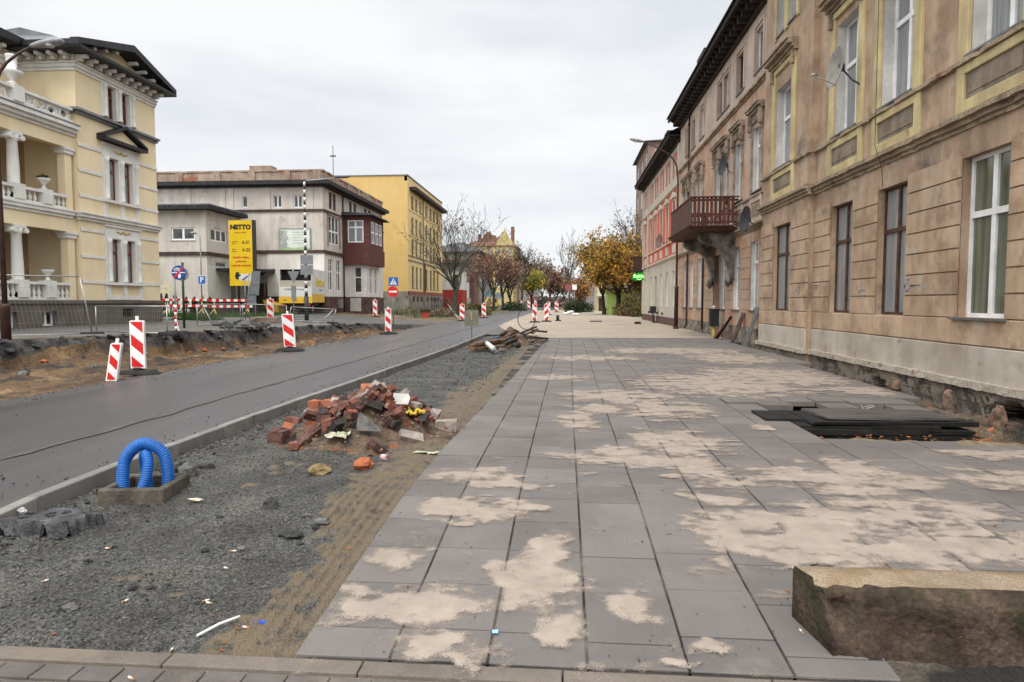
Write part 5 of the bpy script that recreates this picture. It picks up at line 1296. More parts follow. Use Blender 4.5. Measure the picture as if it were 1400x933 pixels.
for o in ops: window(FYe,*o,.18,tY,gfr,glass,cols=1,transom=.7,fw=.13,sill=(.1,gfr))
for z in (8.3,9.0,12.2,16.1): b=B(); b.fbox(FYe,YY0,YY1,z*zt/21.2,z*zt/21.2+.18,-.02,.07); b.build('string_course',yl if z>9 else gfr,tY)
b=B(); b.fbox(FYe,YY0+1,YY1+.3,19.2*zt/21.2,19.7*zt/21.2,-.1,.9); b.build('eaves',eave_m,tY)
b=B(); b.fbox(FYe,YY0,YY1,zt-.65,zt-.05,-.4,-.02); b.build('parapet',yl,tY); b=B(); b.box(-40.1,XY+.1,YY0-.1,YY1+.1,zt,zt+.12); b.build('roof',zincg,tY)
yd=FY(580,XY); b=B(); b.tube([(XY+.12,yd-.7,zt-1),(XY+.12,yd-.7,1)],.08,6); b.build('downpipe',gfr,tY)
b=B(); b.fbox(FYe,yd-.2,yd+.9,1.5,7.2,.02,.08); b.build('door',dk,tY)
# railing of the entrance stair
b=B(); y0,y1=yd-5.5,yd+6
b.tube([(XY+2.2,y0,2.0),(XY+2.2,y1,2.0)],.05,5); b.tube([(XY+2.2,y0,1.1),(XY+2.2,y1,1.1)],.04,5)
for k in range(8): b.tube([(XY+2.2,lerp(y0,y1,k/7),.6),(XY+2.2,lerp(y0,y1,k/7),2.0)],.045,5)
t=b.build('stair_railing',black_metal); tag(t,'dark iron railing in front of the mustard yellow block','railing')
# ================================================================= further houses on the left
def blk(name,label,cat,F0,px0,px1,X,ztop,zfoot,wmat,rmat,storeys,cols,sp0=None,depth=9,rise=2,fm=None,rows=None,eave=.5,chim=0,gm=None,ww=.45):
    y0,y1=FY(px0,X),FY(px1,X); 
    if y0>y1: y0,y1=y1,y0
    s=1 if X<0 else -1
    F=Fr((X,0,0),(0,1,0),(s,0,0)); G=Fr((0,y0,0),(1,0,0),(0,-1,0)); t=thing(name,label,cat,(X,(y0+y1)/2,zfoot),world=True)
    ops=[]; so=[]; H_=(ztop-zfoot-1.2)/storeys
    for k in range(storeys):
        z0=zfoot+1.2+k*H_+.35*H_*.6; z1=z0+H_*.58
        for c in range(cols): u=lerp(y0,y1,(c+.5)/cols); hw=(y1-y0)/cols*ww*.5; ops.append((u-hw,u+hw,z0,z1))
        if sp0:
            for c in range(sp0): u=X-s*depth*(c+.5)/sp0; so.append((u-.55,u+.55,z0,z1))
    xa,xb=sorted((X,X-s*depth))
    b=B(); b.wall(F,y0,y1,zfoot-1,ztop,ops,.2); b.wall(G,xa,xb,zfoot-1,ztop,so,.2); b.face([(X-s*depth,y0,zfoot-1),(X-s*depth,y1,zfoot-1),(X-s*depth,y1,ztop),(X-s*depth,y0,ztop)]); b.face([(X,y1,zfoot-1),(X-s*depth,y1,zfoot-1),(X-s*depth,y1,ztop),(X,y1,ztop)]); b.build('wall',wmat,t)
    for o in ops: window(F,*o,.15,t,fm or white_pvc,gm or glass,cols=2,transom=.65,fw=.1)
    for o in so: window(G,*o,.15,t,fm or white_pvc,gm or glass,cols=2,transom=.65,fw=.1)
    b=B(); b.hexa([(xa-eave,y0-eave,ztop),(xb+eave,y0-eave,ztop),(xb+eave,y1+eave,ztop),(xa-eave,y1+eave,ztop),(xa+depth*.35,y0+(y1-y0)*.15,ztop+rise),(xb-depth*.35,y0+(y1-y0)*.15,ztop+rise),(xb-depth*.35,y1-(y1-y0)*.15,ztop+rise),(xa+depth*.35,y1-(y1-y0)*.15,ztop+rise)]); r=b.build('roof',rmat,t)
    for k in range(chim):
        u=lerp(y0,y1,(k+.5)/chim); b=B(); b.box(X-s*depth*.5-.5,X-s*depth*.5+.5,u-.5,u+.5,ztop+rise*.3,ztop+rise+2.2); b.build('chimney',chim_m,r)
    return t,F,G,y0,y1
wr=nmat('whitewash',[(.55,.54,.52),(.66,.65,.63)],scale=1); rp_=nmat('red_painted_wall',[(.3,.035,.025),(.38,.055,.04)],scale=1.5)
t=thing('annexe','low white annexe with red lower wall beside the yellow block','building',(-20,112,.6),world=True)
y0=YY1+1; a=ony(603,369,y0+3); a2=ony(632,369,y0+3); zz=a.z
b=B(); b.box(a.x-4,a2.x,y0+3,y0+8,zz*.52,zz); b.build('wall',wr,t); b=B(); b.box(a.x-4,a2.x+.02,y0+2.98,y0+8,0,zz*.52-.005); b.build('lower_wall',rp_,t); b=B(); b.box(a.x-4.3,a2.x+.3,y0+2.6,y0+8.3,zz,zz+.35); b.build('roof',zincg,t)
Fq=Fr((0,y0+3,0),(1,0,0),(0,-1,0)); q=ony(624,385,y0+3); window(Fq,q.x-.4,q.x+.4,zz*.62,zz*.88,-.05,t,brown_wood,glass,cols=1,transom=None)
brk=nmat('dark_brick_wall',[(.10,.045,.033),(.17,.08,.055)],scale=1,bump=.2,fine=.2,extra=joints(.5,.15,(.17,.14,.12),.02,rot=BRICKX))
gryt=nmat('grey_timber_wall',[(.19,.165,.145),(.30,.27,.24)],scale=.6,bump=.2,streak=.2); dkr=nmat('dark_grey_roof',[(.07,.068,.068),(.12,.117,.117)],scale=.6,bump=.1)
tH,F,G,hy0,hy1=blk('house','dark brick house with enclosed veranda behind the bare tree','building',None,655,672,-20.5,13.6,.7,gryt,dkr,3,4,sp0=0,depth=11,rise=2.6,eave=1.1)
vx=ony(612,400,hy0-.3).x
b=B(); b.box(-31.4,-20.6,hy0-.35,hy0-.02,.2,8.6); b.build('brick_gable',brk,tH)
b=B(); b.box(-31,-22.3,hy0-2.6,hy0-.4,.2,2.6); vb=b.build('veranda',stn,tH)
b=B(); b.box(-31,-22.3,hy0-2.5,hy0-2.4,2.6,6.4); b.build('veranda_shutters',nmat('pale_shutter',[(.30,.31,.31),(.40,.41,.41)],scale=2,stretch=(.2,.2,8)),vb)
b=B(); b.box(-31,-22.3,hy0-2.7,hy0-.4,6.5,7.6); b.box(-31.3,-22.0,hy0-2.9,hy0-.4,11.4,11.8); b.build('veranda_roof',brk,vb)
for k in range(5): x=lerp(-30.9,-22.4,k/4); b=B(); b.box(x-.14,x+.14,hy0-2.62,hy0-2.42,2.6,11.4); b.build('veranda_post',nmat('old_brown_post',[(.1,.05,.04),(.15,.08,.06)],scale=2),vb)
t,F,G,y0,y1=blk('house','ochre gabled tenement with chimneys beyond the brick house','building',None,702,707,-21,24.5,.6,nmat('ochre_render',[(.44,.34,.15),(.53,.42,.2)],scale=.4,streak=.15),chim_m,5,5,sp0=7,depth=20,rise=3.5,chim=3)
q=ony(690,330,y0); b=B(); b.prism([(q.x-4.0,y0-.05,24.3),(q.x+4.0,y0-.05,24.3),(q.x+3.4,y0-.05,26.2),(q.x+1.4,y0-.05,28.4),(q.x,y0-.05,32),(q.x-1.4,y0-.05,28.4),(q.x-3.4,y0-.05,26.2)],(0,.8,0)); b.build('gable',MATS['ochre_render'],t)
for px,hh in ((656,5),(663,5),(667,6),(676,4.5),(701,8)): q=ony(px,330,y0+2); b=B(); b.box(q.x-.7,q.x+.7,y0+1.5,y0+2.6,24,24.5+hh); b.build('chimney',chim_m,t)
blk('house','red brick tenement with turret beyond the ochre one','building',None,707.5,712,-21,26,.6,nmat('red_brick_render',[(.26,.10,.07),(.34,.16,.11)],scale=.4),chim_m,5,4,sp0=3,depth=14,rise=5,chim=2)
blk('house','pale tenement far down the left side of the street','building',None,713,722,-20,23,.5,nmat('cream_far_render',[(.42,.38,.32),(.5,.46,.4)],scale=.3),dkr,4,5,sp0=3,depth=14,rise=4,chim=2)
blk('house','grey tenement closing the far left of the street','building',None,723,738,-19,22,.5,nmat('grey_far_render',[(.33,.31,.29),(.42,.4,.38)],scale=.3),dkr,4,8,sp0=3,depth=14,rise=4,chim=2)
# right side beyond the red tenement
t,F,G,y0,y1=blk('house','tall brown tenement with dark roof behind the golden maple','building',None,884,868,9.5,20.0,0,nmat('brown_grey_render',[(.2,.13,.1),(.3,.22,.18)],scale=.5,streak=.2),dkr,5,3,sp0=6,depth=16,rise=1.0,chim=1)
lime=nmat('lime_green_render',[(.36,.5,.12),(.43,.57,.17)],scale=1,fine=.05)
t=thing('kiosk','lime green single storey building behind the maple trunk','building',(11,90,0),world=True)
a=ony(833,396,84); c=ony(878,396,84); b=B(); Fk=Fr((0,84,0),(1,0,0),(0,-1,0)); wa=ony(866,411,84); wb=ony(871.5,401,84)
b.wall(Fk,a.x,c.x+1,-.3,a.z,[(wa.x,wb.x,wa.z,wb.z)],.15); b.box(a.x,c.x+1,84.2,92,-.3,a.z); b.build('wall',lime,t); window(Fk,wa.x,wb.x,wa.z,wb.z,.1,t,white_pvc,glass,cols=2,transom=.7,fw=.1); b=B(); b.box(a.x-.3,c.x+1.2,83.7,92.3,a.z,a.z+.2); b.build('roof',zincg,t)
t=thing('garden_shed','cream painted shop front with dark doorway left of the maple','building',(5,118,0),world=True)
a=ony(817,388,118); c=ony(826,388,118); b=B(); b.box(a.x,c.x,118,128,-.3,a.z+.5); b.build('wall',nmat('cream_shop',[(.47,.4,.24),(.55,.47,.3)],scale=1),t); b=B(); b.box(a.x+.2,a.x+.95,117.94,117.99,0,2.3); b.build('door',dk,t); b=B(); b.box(a.x-.1,c.x+.1,117.2,117.98,2.7,2.95); b.build('awning',wr,t)
for (p0,p1,X,zt_,lab,mm) in ((812,803,8.5,15,'plum coloured tenement far down the right side','plum_render'),(802.5,793,8.5,17,'greyish tenement further down the right side','far_pale_render'),(792.5,784,8.5,16,'distant tenement at the end of the right side','far_grey_render')):
    blk('house',lab,'building',None,p0,p1,X,zt_,0,nmat(mm,[(.24,.21,.20),(.33,.30,.285)] if mm=='plum_render' else [(.36,.34,.34),(.44,.42,.42)],scale=.3),dkr,4,4,sp0=3,depth=12,rise=3)
# ================================================================= street furniture and site equipment
def P2(px,py,yy=None): return onT(px,py)
# ---------------------------------------------------------------- chevron panels
def clip(poly,a,b,c):
    out=[]
    for i,p in enumerate(poly):
        q=poly[(i+1)%len(poly)]; f=a*p[0]+b*p[1]-c; g=a*q[0]+b*q[1]-c
        if f<=0: out.append(p)
        if f*g<0: t=f/(f-g); out.append((p[0]+(q[0]-p[0])*t,p[1]+(q[1]-p[1])*t))
    return out
def chevron(label,loc,h,w,sgn=1,lean=0.0,foot=True,rz=0.0,grp='chevron panels along the roadworks',z0=.14,tilt=0.0):
    t=thing('chevron_panel',label,'traffic panel',loc,rz,grp)
    L=lambda x,z:Vector((x+lean*(z),tilt*z,z+z0))
    b=B(); m=.03
    pr=[(-w/2,0),(w/2,0),(w/2,h-.03),(w/2-.03,h),(-w/2+.03,h),(-w/2,h-.03)]
    b.prism([L(x,z)+Vector((0,-.03,0)) for x,z in pr],(0,.06,0)); pn=b.build('panel',sign_white,t)
    b=B(); b.prism([L(x,z)+Vector((0,-.012,0)) for x,z in ((-.035,h),(.035,h),(.035,h+.1),(-.035,h+.1))],(0,.024,0)); b.build('lug',sign_white,t)
    iw=w/2-m; 
    for k in range(3):
        c0=h*(.04+k*.46); base=[(-iw,m),(iw,m),(iw,h-m),(-iw,h-m)]; s_=sgn*h*.25/w
        q=clip(base,s_,1,c0+h*.115); q=clip(q,-s_,-1,-(c0-.115*h)) if q else q
        if len(q)>2:
            b=B(); b.prism([L(x,z)+Vector((0,-.034,0)) for x,z in q],(0,.003,0)); b.build('red_stripe',sign_red,pn)
    if foot:
        b=B()
        fw,fd=.42,.2
        b.hexa([(-fw,-fd,0),(fw,-fd,0),(fw,fd,0),(-fw,fd,0),(-fw*.8,-fd*.8,.1),(fw*.8,-fd*.8,.1),(fw*.8,fd*.8,.1),(-fw*.8,fd*.8,.1)])
        b.box(-.09,.09,-.09,.09,.1,.16); b.box(-fw*1.12,-fw*.9,-.1,.1,0,.05); b.box(fw*.9,fw*1.12,-.1,.1,0,.05)
        b.build('rubber_foot',black_rubber,t,bevel=.015)
    return t
def at_px(px,py,z=None):
    return onz(px,py,z) if z is not None else onT(px,py)
CH=[(190,512,433,22,1,0,True,'upright chevron panel on black foot at road edge, largest of them',0.0),
 (153,521,465,17,1,.18,False,'short chevron panel stuck leaning to the right beside the largest one',0.0),
 (397,480,427,17,1,-.07,True,'chevron panel at the road edge in front of the striped pole',.02),
 (531,457,421,9,1,0,True,'chevron panel below the no entry sign at the side street mouth',.02)]
for (px,py,ty,wp,sg,ln,ft,lab,z) in CH:
    p=onz(px,py,z); k=p.y/FPX*.985
    chevron(lab,p,(py-ty)*k-(.14 if ft else 0),wp*k,sg,ln,ft,z0=.14 if ft else 0)
CH2=[(370,437,408,9,1,'small chevron panel standing on the dug up footway right of the price board',None),
 (513,434,410,6,1,'narrow chevron panel in front of the bay window plinth',None),
 (632,439,416,7,1,'chevron panel half hidden behind the grey sign back',.02),
 (661.5,435,415,6,1,'chevron panel on the left road edge behind the grey sign back',.02),
 (714,424,411,4,1,'far chevron panel, leftmost of the distant row',.02),(723,423,411,4,1,'far chevron panel, second in the distant left row',.02),
 (732,421,410,3.4,1,'far chevron panel below the white cab',.02),(737.5,420,410,3.4,1,'far chevron panel, rightmost of the distant left row',.02),
 (731,441,416,6.5,1,'chevron panel behind the timber heap, left one of the pair',.02),(747,440,416,6.5,-1,'chevron panel behind the timber heap, right one of the pair',.02),
 (750,431,413,4.5,-1,'chevron panel half hidden behind the right one of the pair',.02),(761,427,412,5,1,'chevron panel farthest along the right road edge',.02)]
for (px,py,ty,wp,sg,lab,z) in CH2:
    p=onz(px,py,z) if z is not None else onT(px,py); k=p.y/FPX
    chevron(lab,p,(py-ty)*k-.14,wp*k,sg,0,True,rz=random.uniform(-.1,.1))
# ---------------------------------------------------------------- left street lamp
p=onz(9,468,.5); h=ony(36,54,p.y)
street_lamp('dark brown street lamp leaning over the villa at the left edge',(p.x,p.y,.35),7.3,(h.x,p.y+.2,h.z-.1),rust_brown,lamp_grey,thick=1.25)
# ---------------------------------------------------------------- mesh fence panels on the left footway
mesh_m=paint('fence_wire',(.42,.43,.43),rough=.4,metal=.6)
def fence(label,p0,p1,h,top_shift=0.0,bars=.12,foot=True):
    p0,p1=Vector(p0),Vector(p1); t=thing('mesh_fence_panel',label,'fence panel',(p0+p1)/2,world=True,group='mesh fence panels on the left footway')
    d=(p1-p0); L_=d.length; d.normalize(); up=Vector((0,0,1)); nrm=d.cross(up)
    sh=d*top_shift+nrm*top_shift*.3
    A=[p0+up*.08,p1+up*.08,p1+up*h+sh,p0+up*h+sh]
    b=B()
    for i in range(4): b.tube([A[i],A[(i+1)%4]],.021,6)
    b.build('frame',mesh_m,t)
    b=B(); n=int(L_/bars)
    for i in range(1,n): 
        s=p0.lerp(p1,i/n); b.tube([s+up*.1,s+up*(h)+sh],.0028,3,cap=False)
    for k in range(1,5): b.tube([p0+up*(.08+(h-.08)*k/5)+sh*(k/5),p1+up*(.08+(h-.08)*k/5)+sh*(k/5)],.0028,3,cap=False)
    b.build('wire_mesh',mesh_m,t)
    if foot:
        b=B(); c=p1; b.hexa([tuple(c+d*x*.38+nrm*y*.14+up*0) for x,y in ((-1,-1),(1,-1),(1,1),(-1,1))]+[tuple(c+d*x*.33+nrm*y*.11+up*.12) for x,y in ((-1,-1),(1,-1),(1,1),(-1,1))]); b.build('foot_block',black_rubber,t,bevel=.02)
    return t
a=onz(-35,464,.5); c=onz(126,459,.5); fence('tall mesh fence panel in front of the villa loggia, sagging to the left',a,c,2.0,-.28)
a=onz(132,456,.5); c=onz(229,459,.5); fence('low mesh barrier in front of the villa wing, beside the tall panel',a,c,1.0)
a=onT(270,447); c=onT(329,441); fence('low mesh barrier standing right of the round blue sign',a,c,1.0)
a=onT(332,440); c=onT(392,441); fence('low mesh barrier in front of the yellow price board',a,c,.98)
a=onT(394,440); c=onT(455,443); t=fence('low mesh barrier sloping away in front of the truck',a,c,.9,.2)
def stick(name,label,cat,a,c,r,mat,grp=None):
    b=B(); b.tube([a,(Vector(a)+Vector(c))/2+Vector((0,.0,.01)),c],r,6); return tag(b.build(name,mat),label,cat,grp)
stick('steel_rod','pale rod leaning up out of the bank right of the striped pole','rod',onT(437,444),onT(437,444)+Vector((.75,.2,.85)),.03,mesh_m)
stick('steel_rod','slanting grey brace standing behind the low mesh barrier','rod',onT(283,446)+Vector((.3,0,0)),onT(283,446)+Vector((-.25,.1,1.0)),.025,mesh_m)
# ---------------------------------------------------------------- road signs on the left
def post(b,p,z0,z1,r=.035): b.tube([(p.x,p.y,z0),(p.x,p.y,z1)],r,8)
def disc(c,r,d0,d1,n=28): return [(c[0]+r*math.cos(2*math.pi*k/n),c[1],c[2]+r*math.sin(2*math.pi*k/n)) for k in range(n)]
p=onT(241,457); k=p.y/FPX
t=thing('road_sign','round blue sign crossed by red bar on taped post left of the works building','road sign',p,world=True)
b=B(); post(b,p,p.z,p.z+2.75); b.build('post',grey_metal,t)
c=ony(244,373,p.y-.07); r=10.3*k
b=B(); b.prism(disc(c,r,0,0),(0,.03,0)); fc=b.build('sign_face',nmat('deep_sign_blue',[(.012,.05,.22),(.018,.065,.26)],scale=4,rough=.35,bump=0),t)
def fl(pts,y,mat,name,par,th=-.004): 
    b=B(); b.prism([(x,y,z) for x,z in pts],(0,th,0)); return b.build(name,mat,par)
b=B(); y=c.y-.001
fl([(c.x-r*.97,c.z-.015),(c.x+r*.97,c.z-.015),(c.x+r*.97,c.z+.015),(c.x-r*.97,c.z+.015)],y,sign_white,'white_bar',fc)
b=B()
for dx in (-.42,.05): b.tube([(c.x+r*(dx+.18*math.cos(a)),y-.002,c.z+r*(.4+.18*math.sin(a))) for a in [2*math.pi*i/14 for i in range(15)]],.012,5)
b.tube([(c.x-r*.42,y-.002,c.z+r*.4),(c.x-r*.2,y-.002,c.z+r*.7),(c.x+r*.05,y-.002,c.z+r*.4)],.012,5); b.build('cycle_symbol',sign_white,fc)
fl([(c.x-.02,c.z-r*.75),(c.x+.07,c.z-r*.75),(c.x+.09,c.z-r*.35),(c.x+.05,c.z-r*.15),(c.x,c.z-r*.25)],y,sign_white,'walker_symbol',fc)
fl([(c.x-r*.72,c.z-r*.62),(c.x-r*.52,c.z-r*.8),(c.x+r*.72,c.z+r*.62),(c.x+r*.52,c.z+r*.8)],y-.005,sign_red,'red_bar',fc)
b=B(); b.hexa([(p.x-.4,p.y-.2,p.z),(p.x+.4,p.y-.2,p.z),(p.x+.4,p.y+.2,p.z),(p.x-.4,p.y+.2,p.z),(p.x-.34,p.y-.15,p.z+.12),(p.x+.34,p.y-.15,p.z+.12),(p.x+.34,p.y+.15,p.z+.12),(p.x-.34,p.y+.15,p.z+.12)]); b.build('rubber_foot',black_rubber,t,bevel=.02)
b=B()
for i in range(7): z=p.z+.15+i*.13; b.mi=i%2; b.tube([(p.x+.0,p.y,z),(p.x+.0,p.y,z+.13)],.048,8)
b.mi=0; b.prism([(p.x+.04,p.y-.04,p.z+.75),(p.x+.1,p.y-.05,p.z+.35),(p.x+.17,p.y-.05,p.z+.12),(p.x+.08,p.y-.04,p.z+.15)],(0,-.004,0)); b.build('barrier_tape',[sign_white,sign_red],t)
p=onT(252,449); t=thing('sign_post','dark green post with round sign back behind the round blue sign','road sign',p,world=True)
b=B(); post(b,p,p.z,ony(252,359,p.y).z,.05); b.build('post',nmat('dark_green_paint',[(.012,.03,.018),(.03,.06,.035)],scale=4,rough=.5),t); c=ony(248.5,375,p.y+.06); b=B(); b.prism(disc(c,.28,0,0),(0,.03,0)); b.build('sign_back',sign_back,t)
# parking sign on a thin park lamp
p=ony(276.5,427,44); p.z=T(p.x,p.y); t=thing('park_lamp','thin grey park lamp carrying a blue parking sign in front of the grey wing','lamp post',p,world=True)
b=B(); z1=ony(276,319,p.y).z; b.tube([(p.x,p.y,p.z),(p.x,p.y,z1-.3),(p.x-.1,p.y,z1-.05),(p.x-.3,p.y,z1)],.045,8); b.build('pole',paint('pale_green_post',(.30,.36,.34)),t)
b=B(); b.blob((p.x-.45,p.y,z1+.02),(.25,.14,.09),.05,2); b.build('lamp_head',lamp_grey,t)
c=ony(276,383,p.y-.06); b=B(); b.box(c.x-.26,c.x+.26,c.y-.015,c.y+.015,c.z-.27,c.z+.27); sf=b.build('parking_sign',sign_blue,t)
b=B(); b.box(c.x-.29,c.x+.29,c.y-.008,c.y+.018,c.z-.3,c.z+.3); b.build('white_rim',sign_white,sf); text('P',.5,facing((c.x,c.y-.02,c.z),(0,-1,0)),sign_white,sf,bold=.012)
# ---------------------------------------------------------------- yellow price board
BYd=45.0; bx0=ony(313.5,302,BYd); bx1=ony(347.5,391,BYd); gzz=T((bx0.x+bx1.x)/2,BYd)
t=thing('price_board','tall yellow supermarket board on two black posts in front of the grey wing','sign',((bx0.x+bx1.x)/2,BYd,gzz),world=True)
yel=nmat('sunflower_yellow_panel',[(.62,.40,.008),(.70,.47,.02)],scale=.6,fine=.03,bump=0,rough=.35); blk_=paint('black_lettering',(.012,.012,.012)); redl=nmat('red_lettering',[(.42,.02,.012),(.5,.03,.02)],scale=5,bump=0)
x0,x1,z0,z1=bx0.x,bx1.x,bx1.z,bx0.z; W_=x1-x0; Hh=z1-z0
b=B(); b.box(x0,x1,BYd-.14,BYd+.14,z0,z1); pan=b.build('panel',yel,t)
b=B(); b.box(x1+.005,x1+.14,BYd-.16,BYd+.2,z0-.2,z1+.02); b.build('side_edge',black_metal,t)
for x in (x0+.14,x1-.0): b=B(); b.box(x-.11,x+.11,BYd-.09,BYd+.09,gzz-.2,z0-.005); b.build('post',black_metal,t)
fn=lambda s,t_:(x0+W_*s,BYd-.145,z0+Hh*t_)
text('NETTO',W_*.25,facing(fn(.51,.895),(0,-1,0)),blk_,pan,bold=.028,sx=1.06)
for i,(s,v) in enumerate((('6-21',.665),('6-22',.548))): text(s,W_*.185,facing(fn(.74,v),(0,-1,0)),blk_,pan,bold=.006)
text('tanio na co dzień',W_*.07,facing(fn(.5,.815),(0,-1,0)),blk_,pan)
for i,(s,v) in enumerate((('poniedziałek',.675),('sobota',.645),('piątek',.56),('niedziela',.53))): text(s,W_*.055,facing(fn(.13,v),(0,-1,0)),blk_,pan,ax='LEFT')
for s,v in (('świeże mięso,',.437),('piekarnia',.375),('i salonik prasowy',.313)): text(s,W_*.122,facing(fn(.5,v),(0,-1,0)),redl,pan,shear=.25,bold=.004)
b=B(); cc=Vector(fn(.36,.155)); b.prism([cc+Vector((.28*a,-.004,.28*c)) for a,c in ((-.8,.0),(-.55,.75),(-.2,.95),(.4,.75),(.1,.35),(.75,.3),(.75,-.3),(.1,-.35),(.4,-.75),(-.2,-.95),(-.55,-.75))],(0,-.01,0)); b.build('arrow_mark',blk_,pan)
b=B(); b.box(x0+W_*.45,x0+W_*.98,BYd-.152,BYd-.146,z0+Hh*.13,z0+Hh*.18); b.build('white_strip',sign_white,pan)
# sign backs right of it
p=ony(347.5,437,36); p.z=T(p.x,p.y); k=36/FPX
t=thing('road_sign','two grey sign backs on twin thin posts beside the yellow price board','road sign',p,world=True)
for px in (340.5,349): q=ony(px,437,36); b=B(); b.tube([(q.x,q.y+.05,p.z),(q.x,q.y+.05,ony(px,375,36).z)],.03,6); b.build('post',grey_metal,t)
for (u0,u1,v0,v1,sk) in ((341,356,371,404,.06),(338,350,403,417,.0)):
    a=ony(u0,v1,36); c=ony(u1,v0,36); b=B(); b.hexa([(a.x,a.y-.02,a.z),(c.x-.12*(sk>0),a.y-.02,a.z),(c.x-.12*(sk>0),a.y+.01,a.z),(a.x,a.y+.01,a.z),(a.x+sk*3,a.y-.02,c.z),(c.x,a.y-.02,c.z),(c.x,a.y+.01,c.z),(a.x+sk*3,a.y+.01,c.z)]); s_=b.build('sign_back',sign_back,t)
    b=B(); b.box(a.x+.05,c.x-.15,a.y-.045,a.y-.021,(a.z+c.z)/2-.03,(a.z+c.z)/2+.03); b.build('rail',grey_metal,s_)
p=ony(336,432,36.6); p.z=T(p.x,p.y); t=thing('direction_sign','white arrow shaped direction sign with diagonal bar in front of the yellow board','road sign',p,world=True)
a=ony(327.5,384,36.6); c=ony(343,374.5,36.6); b=B(); b.prism([(a.x,a.y,a.z),(c.x,a.y,a.z),(c.x,a.y,c.z),(a.x+.25,a.y,c.z),(a.x-.05,a.y,(a.z+c.z)/2)],(0,.03,0)); f=b.build('sign_face',sign_white,t)
fl([(a.x+.1,a.z+.02),(a.x+.22,a.z+.02),(c.x,c.z-.03),(c.x-.1,c.z-.03)],a.y-.001,nmat('dark_blue_bar',[(.03,.02,.09),(.05,.03,.12)],scale=4),'diagonal_bar',f)
q=ony(335,432,36.6); b=B(); b.tube([(q.x,q.y+.06,p.z),(q.x,q.y+.06,c.z)],.03,6); b.build('post',grey_metal,t)
p=ony(402,438,34); p.z=T(p.x,p.y); t=thing('road_sign','upside down triangular grey sign back on post in front of the truck','road sign',p,world=True)
b=B(); post(b,p,p.z,ony(402,369,34).z+.06,.032); b.build('post',grey_metal,t); a=ony(393,371,33.9); c=ony(409.5,371,33.9); e_=ony(401.3,388,33.9); b=B(); b.prism([a,c,e_],(0,.02,0)); b.build('sign_back',sign_back,t)
b=B(); q=ony(401.5,399,33.9); b.box(q.x-.13,q.x+.13,q.y,q.y+.02,q.z-.45,q.z+.32); b.build('small_plate',sign_back,t)
# black and white striped lamp pole
p=ony(419.5,443,39); p.z=T(p.x,p.y); t=thing('street_lamp','street lamp on black and white striped pole before the grey building','street lamp',p,world=True)
ztop=ony(420,249,39).z; zb=ony(419.5,405,39).z
b=B(); b.tube([(p.x,p.y,p.z),(p.x,p.y,zb)],.13,12); b.tube([(p.x,p.y,p.z),(p.x,p.y,p.z+.1)],.3,12); b.build('lower_casing',black_metal,t)
b=B(); n=30; 
for i in range(n):
    b.mi=i%2; b.tube([(p.x,p.y,lerp(zb,ztop,i/n)),(p.x,p.y,lerp(zb,ztop,(i+1)/n))],[lerp(.095,.06,i/n),lerp(.095,.06,(i+1)/n)],12)
pw_=paint('white_band_paint',(.72,.72,.69)); b.build('striped_pole',[black_metal,pw_],t)
hd=ony(462,243.5,39); b=B(); b.tube([(p.x,p.y,ztop),(p.x+.15,p.y,ztop+.08),(hd.x,p.y,hd.z)],.035,8); b.build('arm',grey_metal,t)
b=B(); b.blob((hd.x+.3,p.y,hd.z+.06),(.5,.14,.09),.05,2); b.build('lamp_head',paint('dark_lamp_head',(.09,.09,.09)),t)
for (v0,v1) in ((349,362),(362.6,376)):
    a=ony(411,v1,38.85); c=ony(428,v0,38.85); b=B(); b.box(a.x,c.x,a.y-.02,a.y,a.z,c.z); b.build('sign_back',sign_back,t)
# no entry and crossing signs
p=ony(538,441,39); p.z=T(p.x,p.y); t=thing('road_sign','no entry disc below blue pedestrian crossing square on one grey post','road sign',p,world=True)
b=B(); post(b,p,p.z,ony(538,380,39).z); b.build('post',grey_metal,t)
c=ony(537,399,38.92); r=7.4*39/FPX; b=B(); b.prism(disc(c,r,0,0),(0,.02,0)); f=b.build('no_entry_disc',sign_red,t); fl([(c.x-r*.76,c.z-r*.17),(c.x+r*.76,c.z-r*.17),(c.x+r*.76,c.z+r*.17),(c.x-r*.76,c.z+r*.17)],c.y-.001,sign_white,'white_bar',f)
c=ony(537.8,385.3,38.92); s=.29; b=B(); b.box(c.x-s,c.x+s,c.y,c.y+.02,c.z-s*.9,c.z+s*.9); f=b.build('crossing_sign',sign_blue,t); fl([(c.x-s*.72,c.z-s*.62),(c.x+s*.72,c.z-s*.62),(c.x,c.z+s*.7)],c.y-.001,sign_white,'white_triangle',f)
b=B(); y=c.y-.008; b.blob((c.x,y,c.z+s*.28),(.035,.006,.035),0,1); b.tube([(c.x,y,c.z+s*.15),(c.x,y,c.z-.06)],.02,5); b.tube([(c.x-.08,y,c.z-.16),(c.x,y,c.z-.05),(c.x+.08,y,c.z-.16)],.014,5); b.build('walker_symbol',blk_,f)
# temporary sign seen from behind
p=onz(645,469,-.02); t=thing('temporary_sign','dull grey sign back on a thin stick at the kerb beside the timber heap','road sign',p,world=True)
a=ony(635,446,p.y); c=ony(654,424,p.y); b=B(); b.box(a.x,c.x,p.y-.015,p.y+.015,a.z,c.z); f=b.build('sign_back',nmat('dirty_sign_back',[(.13,.125,.09),(.2,.19,.14)],scale=4),t); b=B(); b.tube([(p.x,p.y+.03,-.03),(p.x,p.y+.03,c.z-.05)],.014,5); b.build('stick',rust_brown,t)
b=B(); b.box((a.x+c.x)/2-.015,(a.x+c.x)/2+.02,p.y-.03,p.y-.016,a.z+.25,c.z-.08); b.build('yellow_clip',nmat('ochre_clip',[(.4,.28,.06),(.48,.34,.1)],scale=4),f)
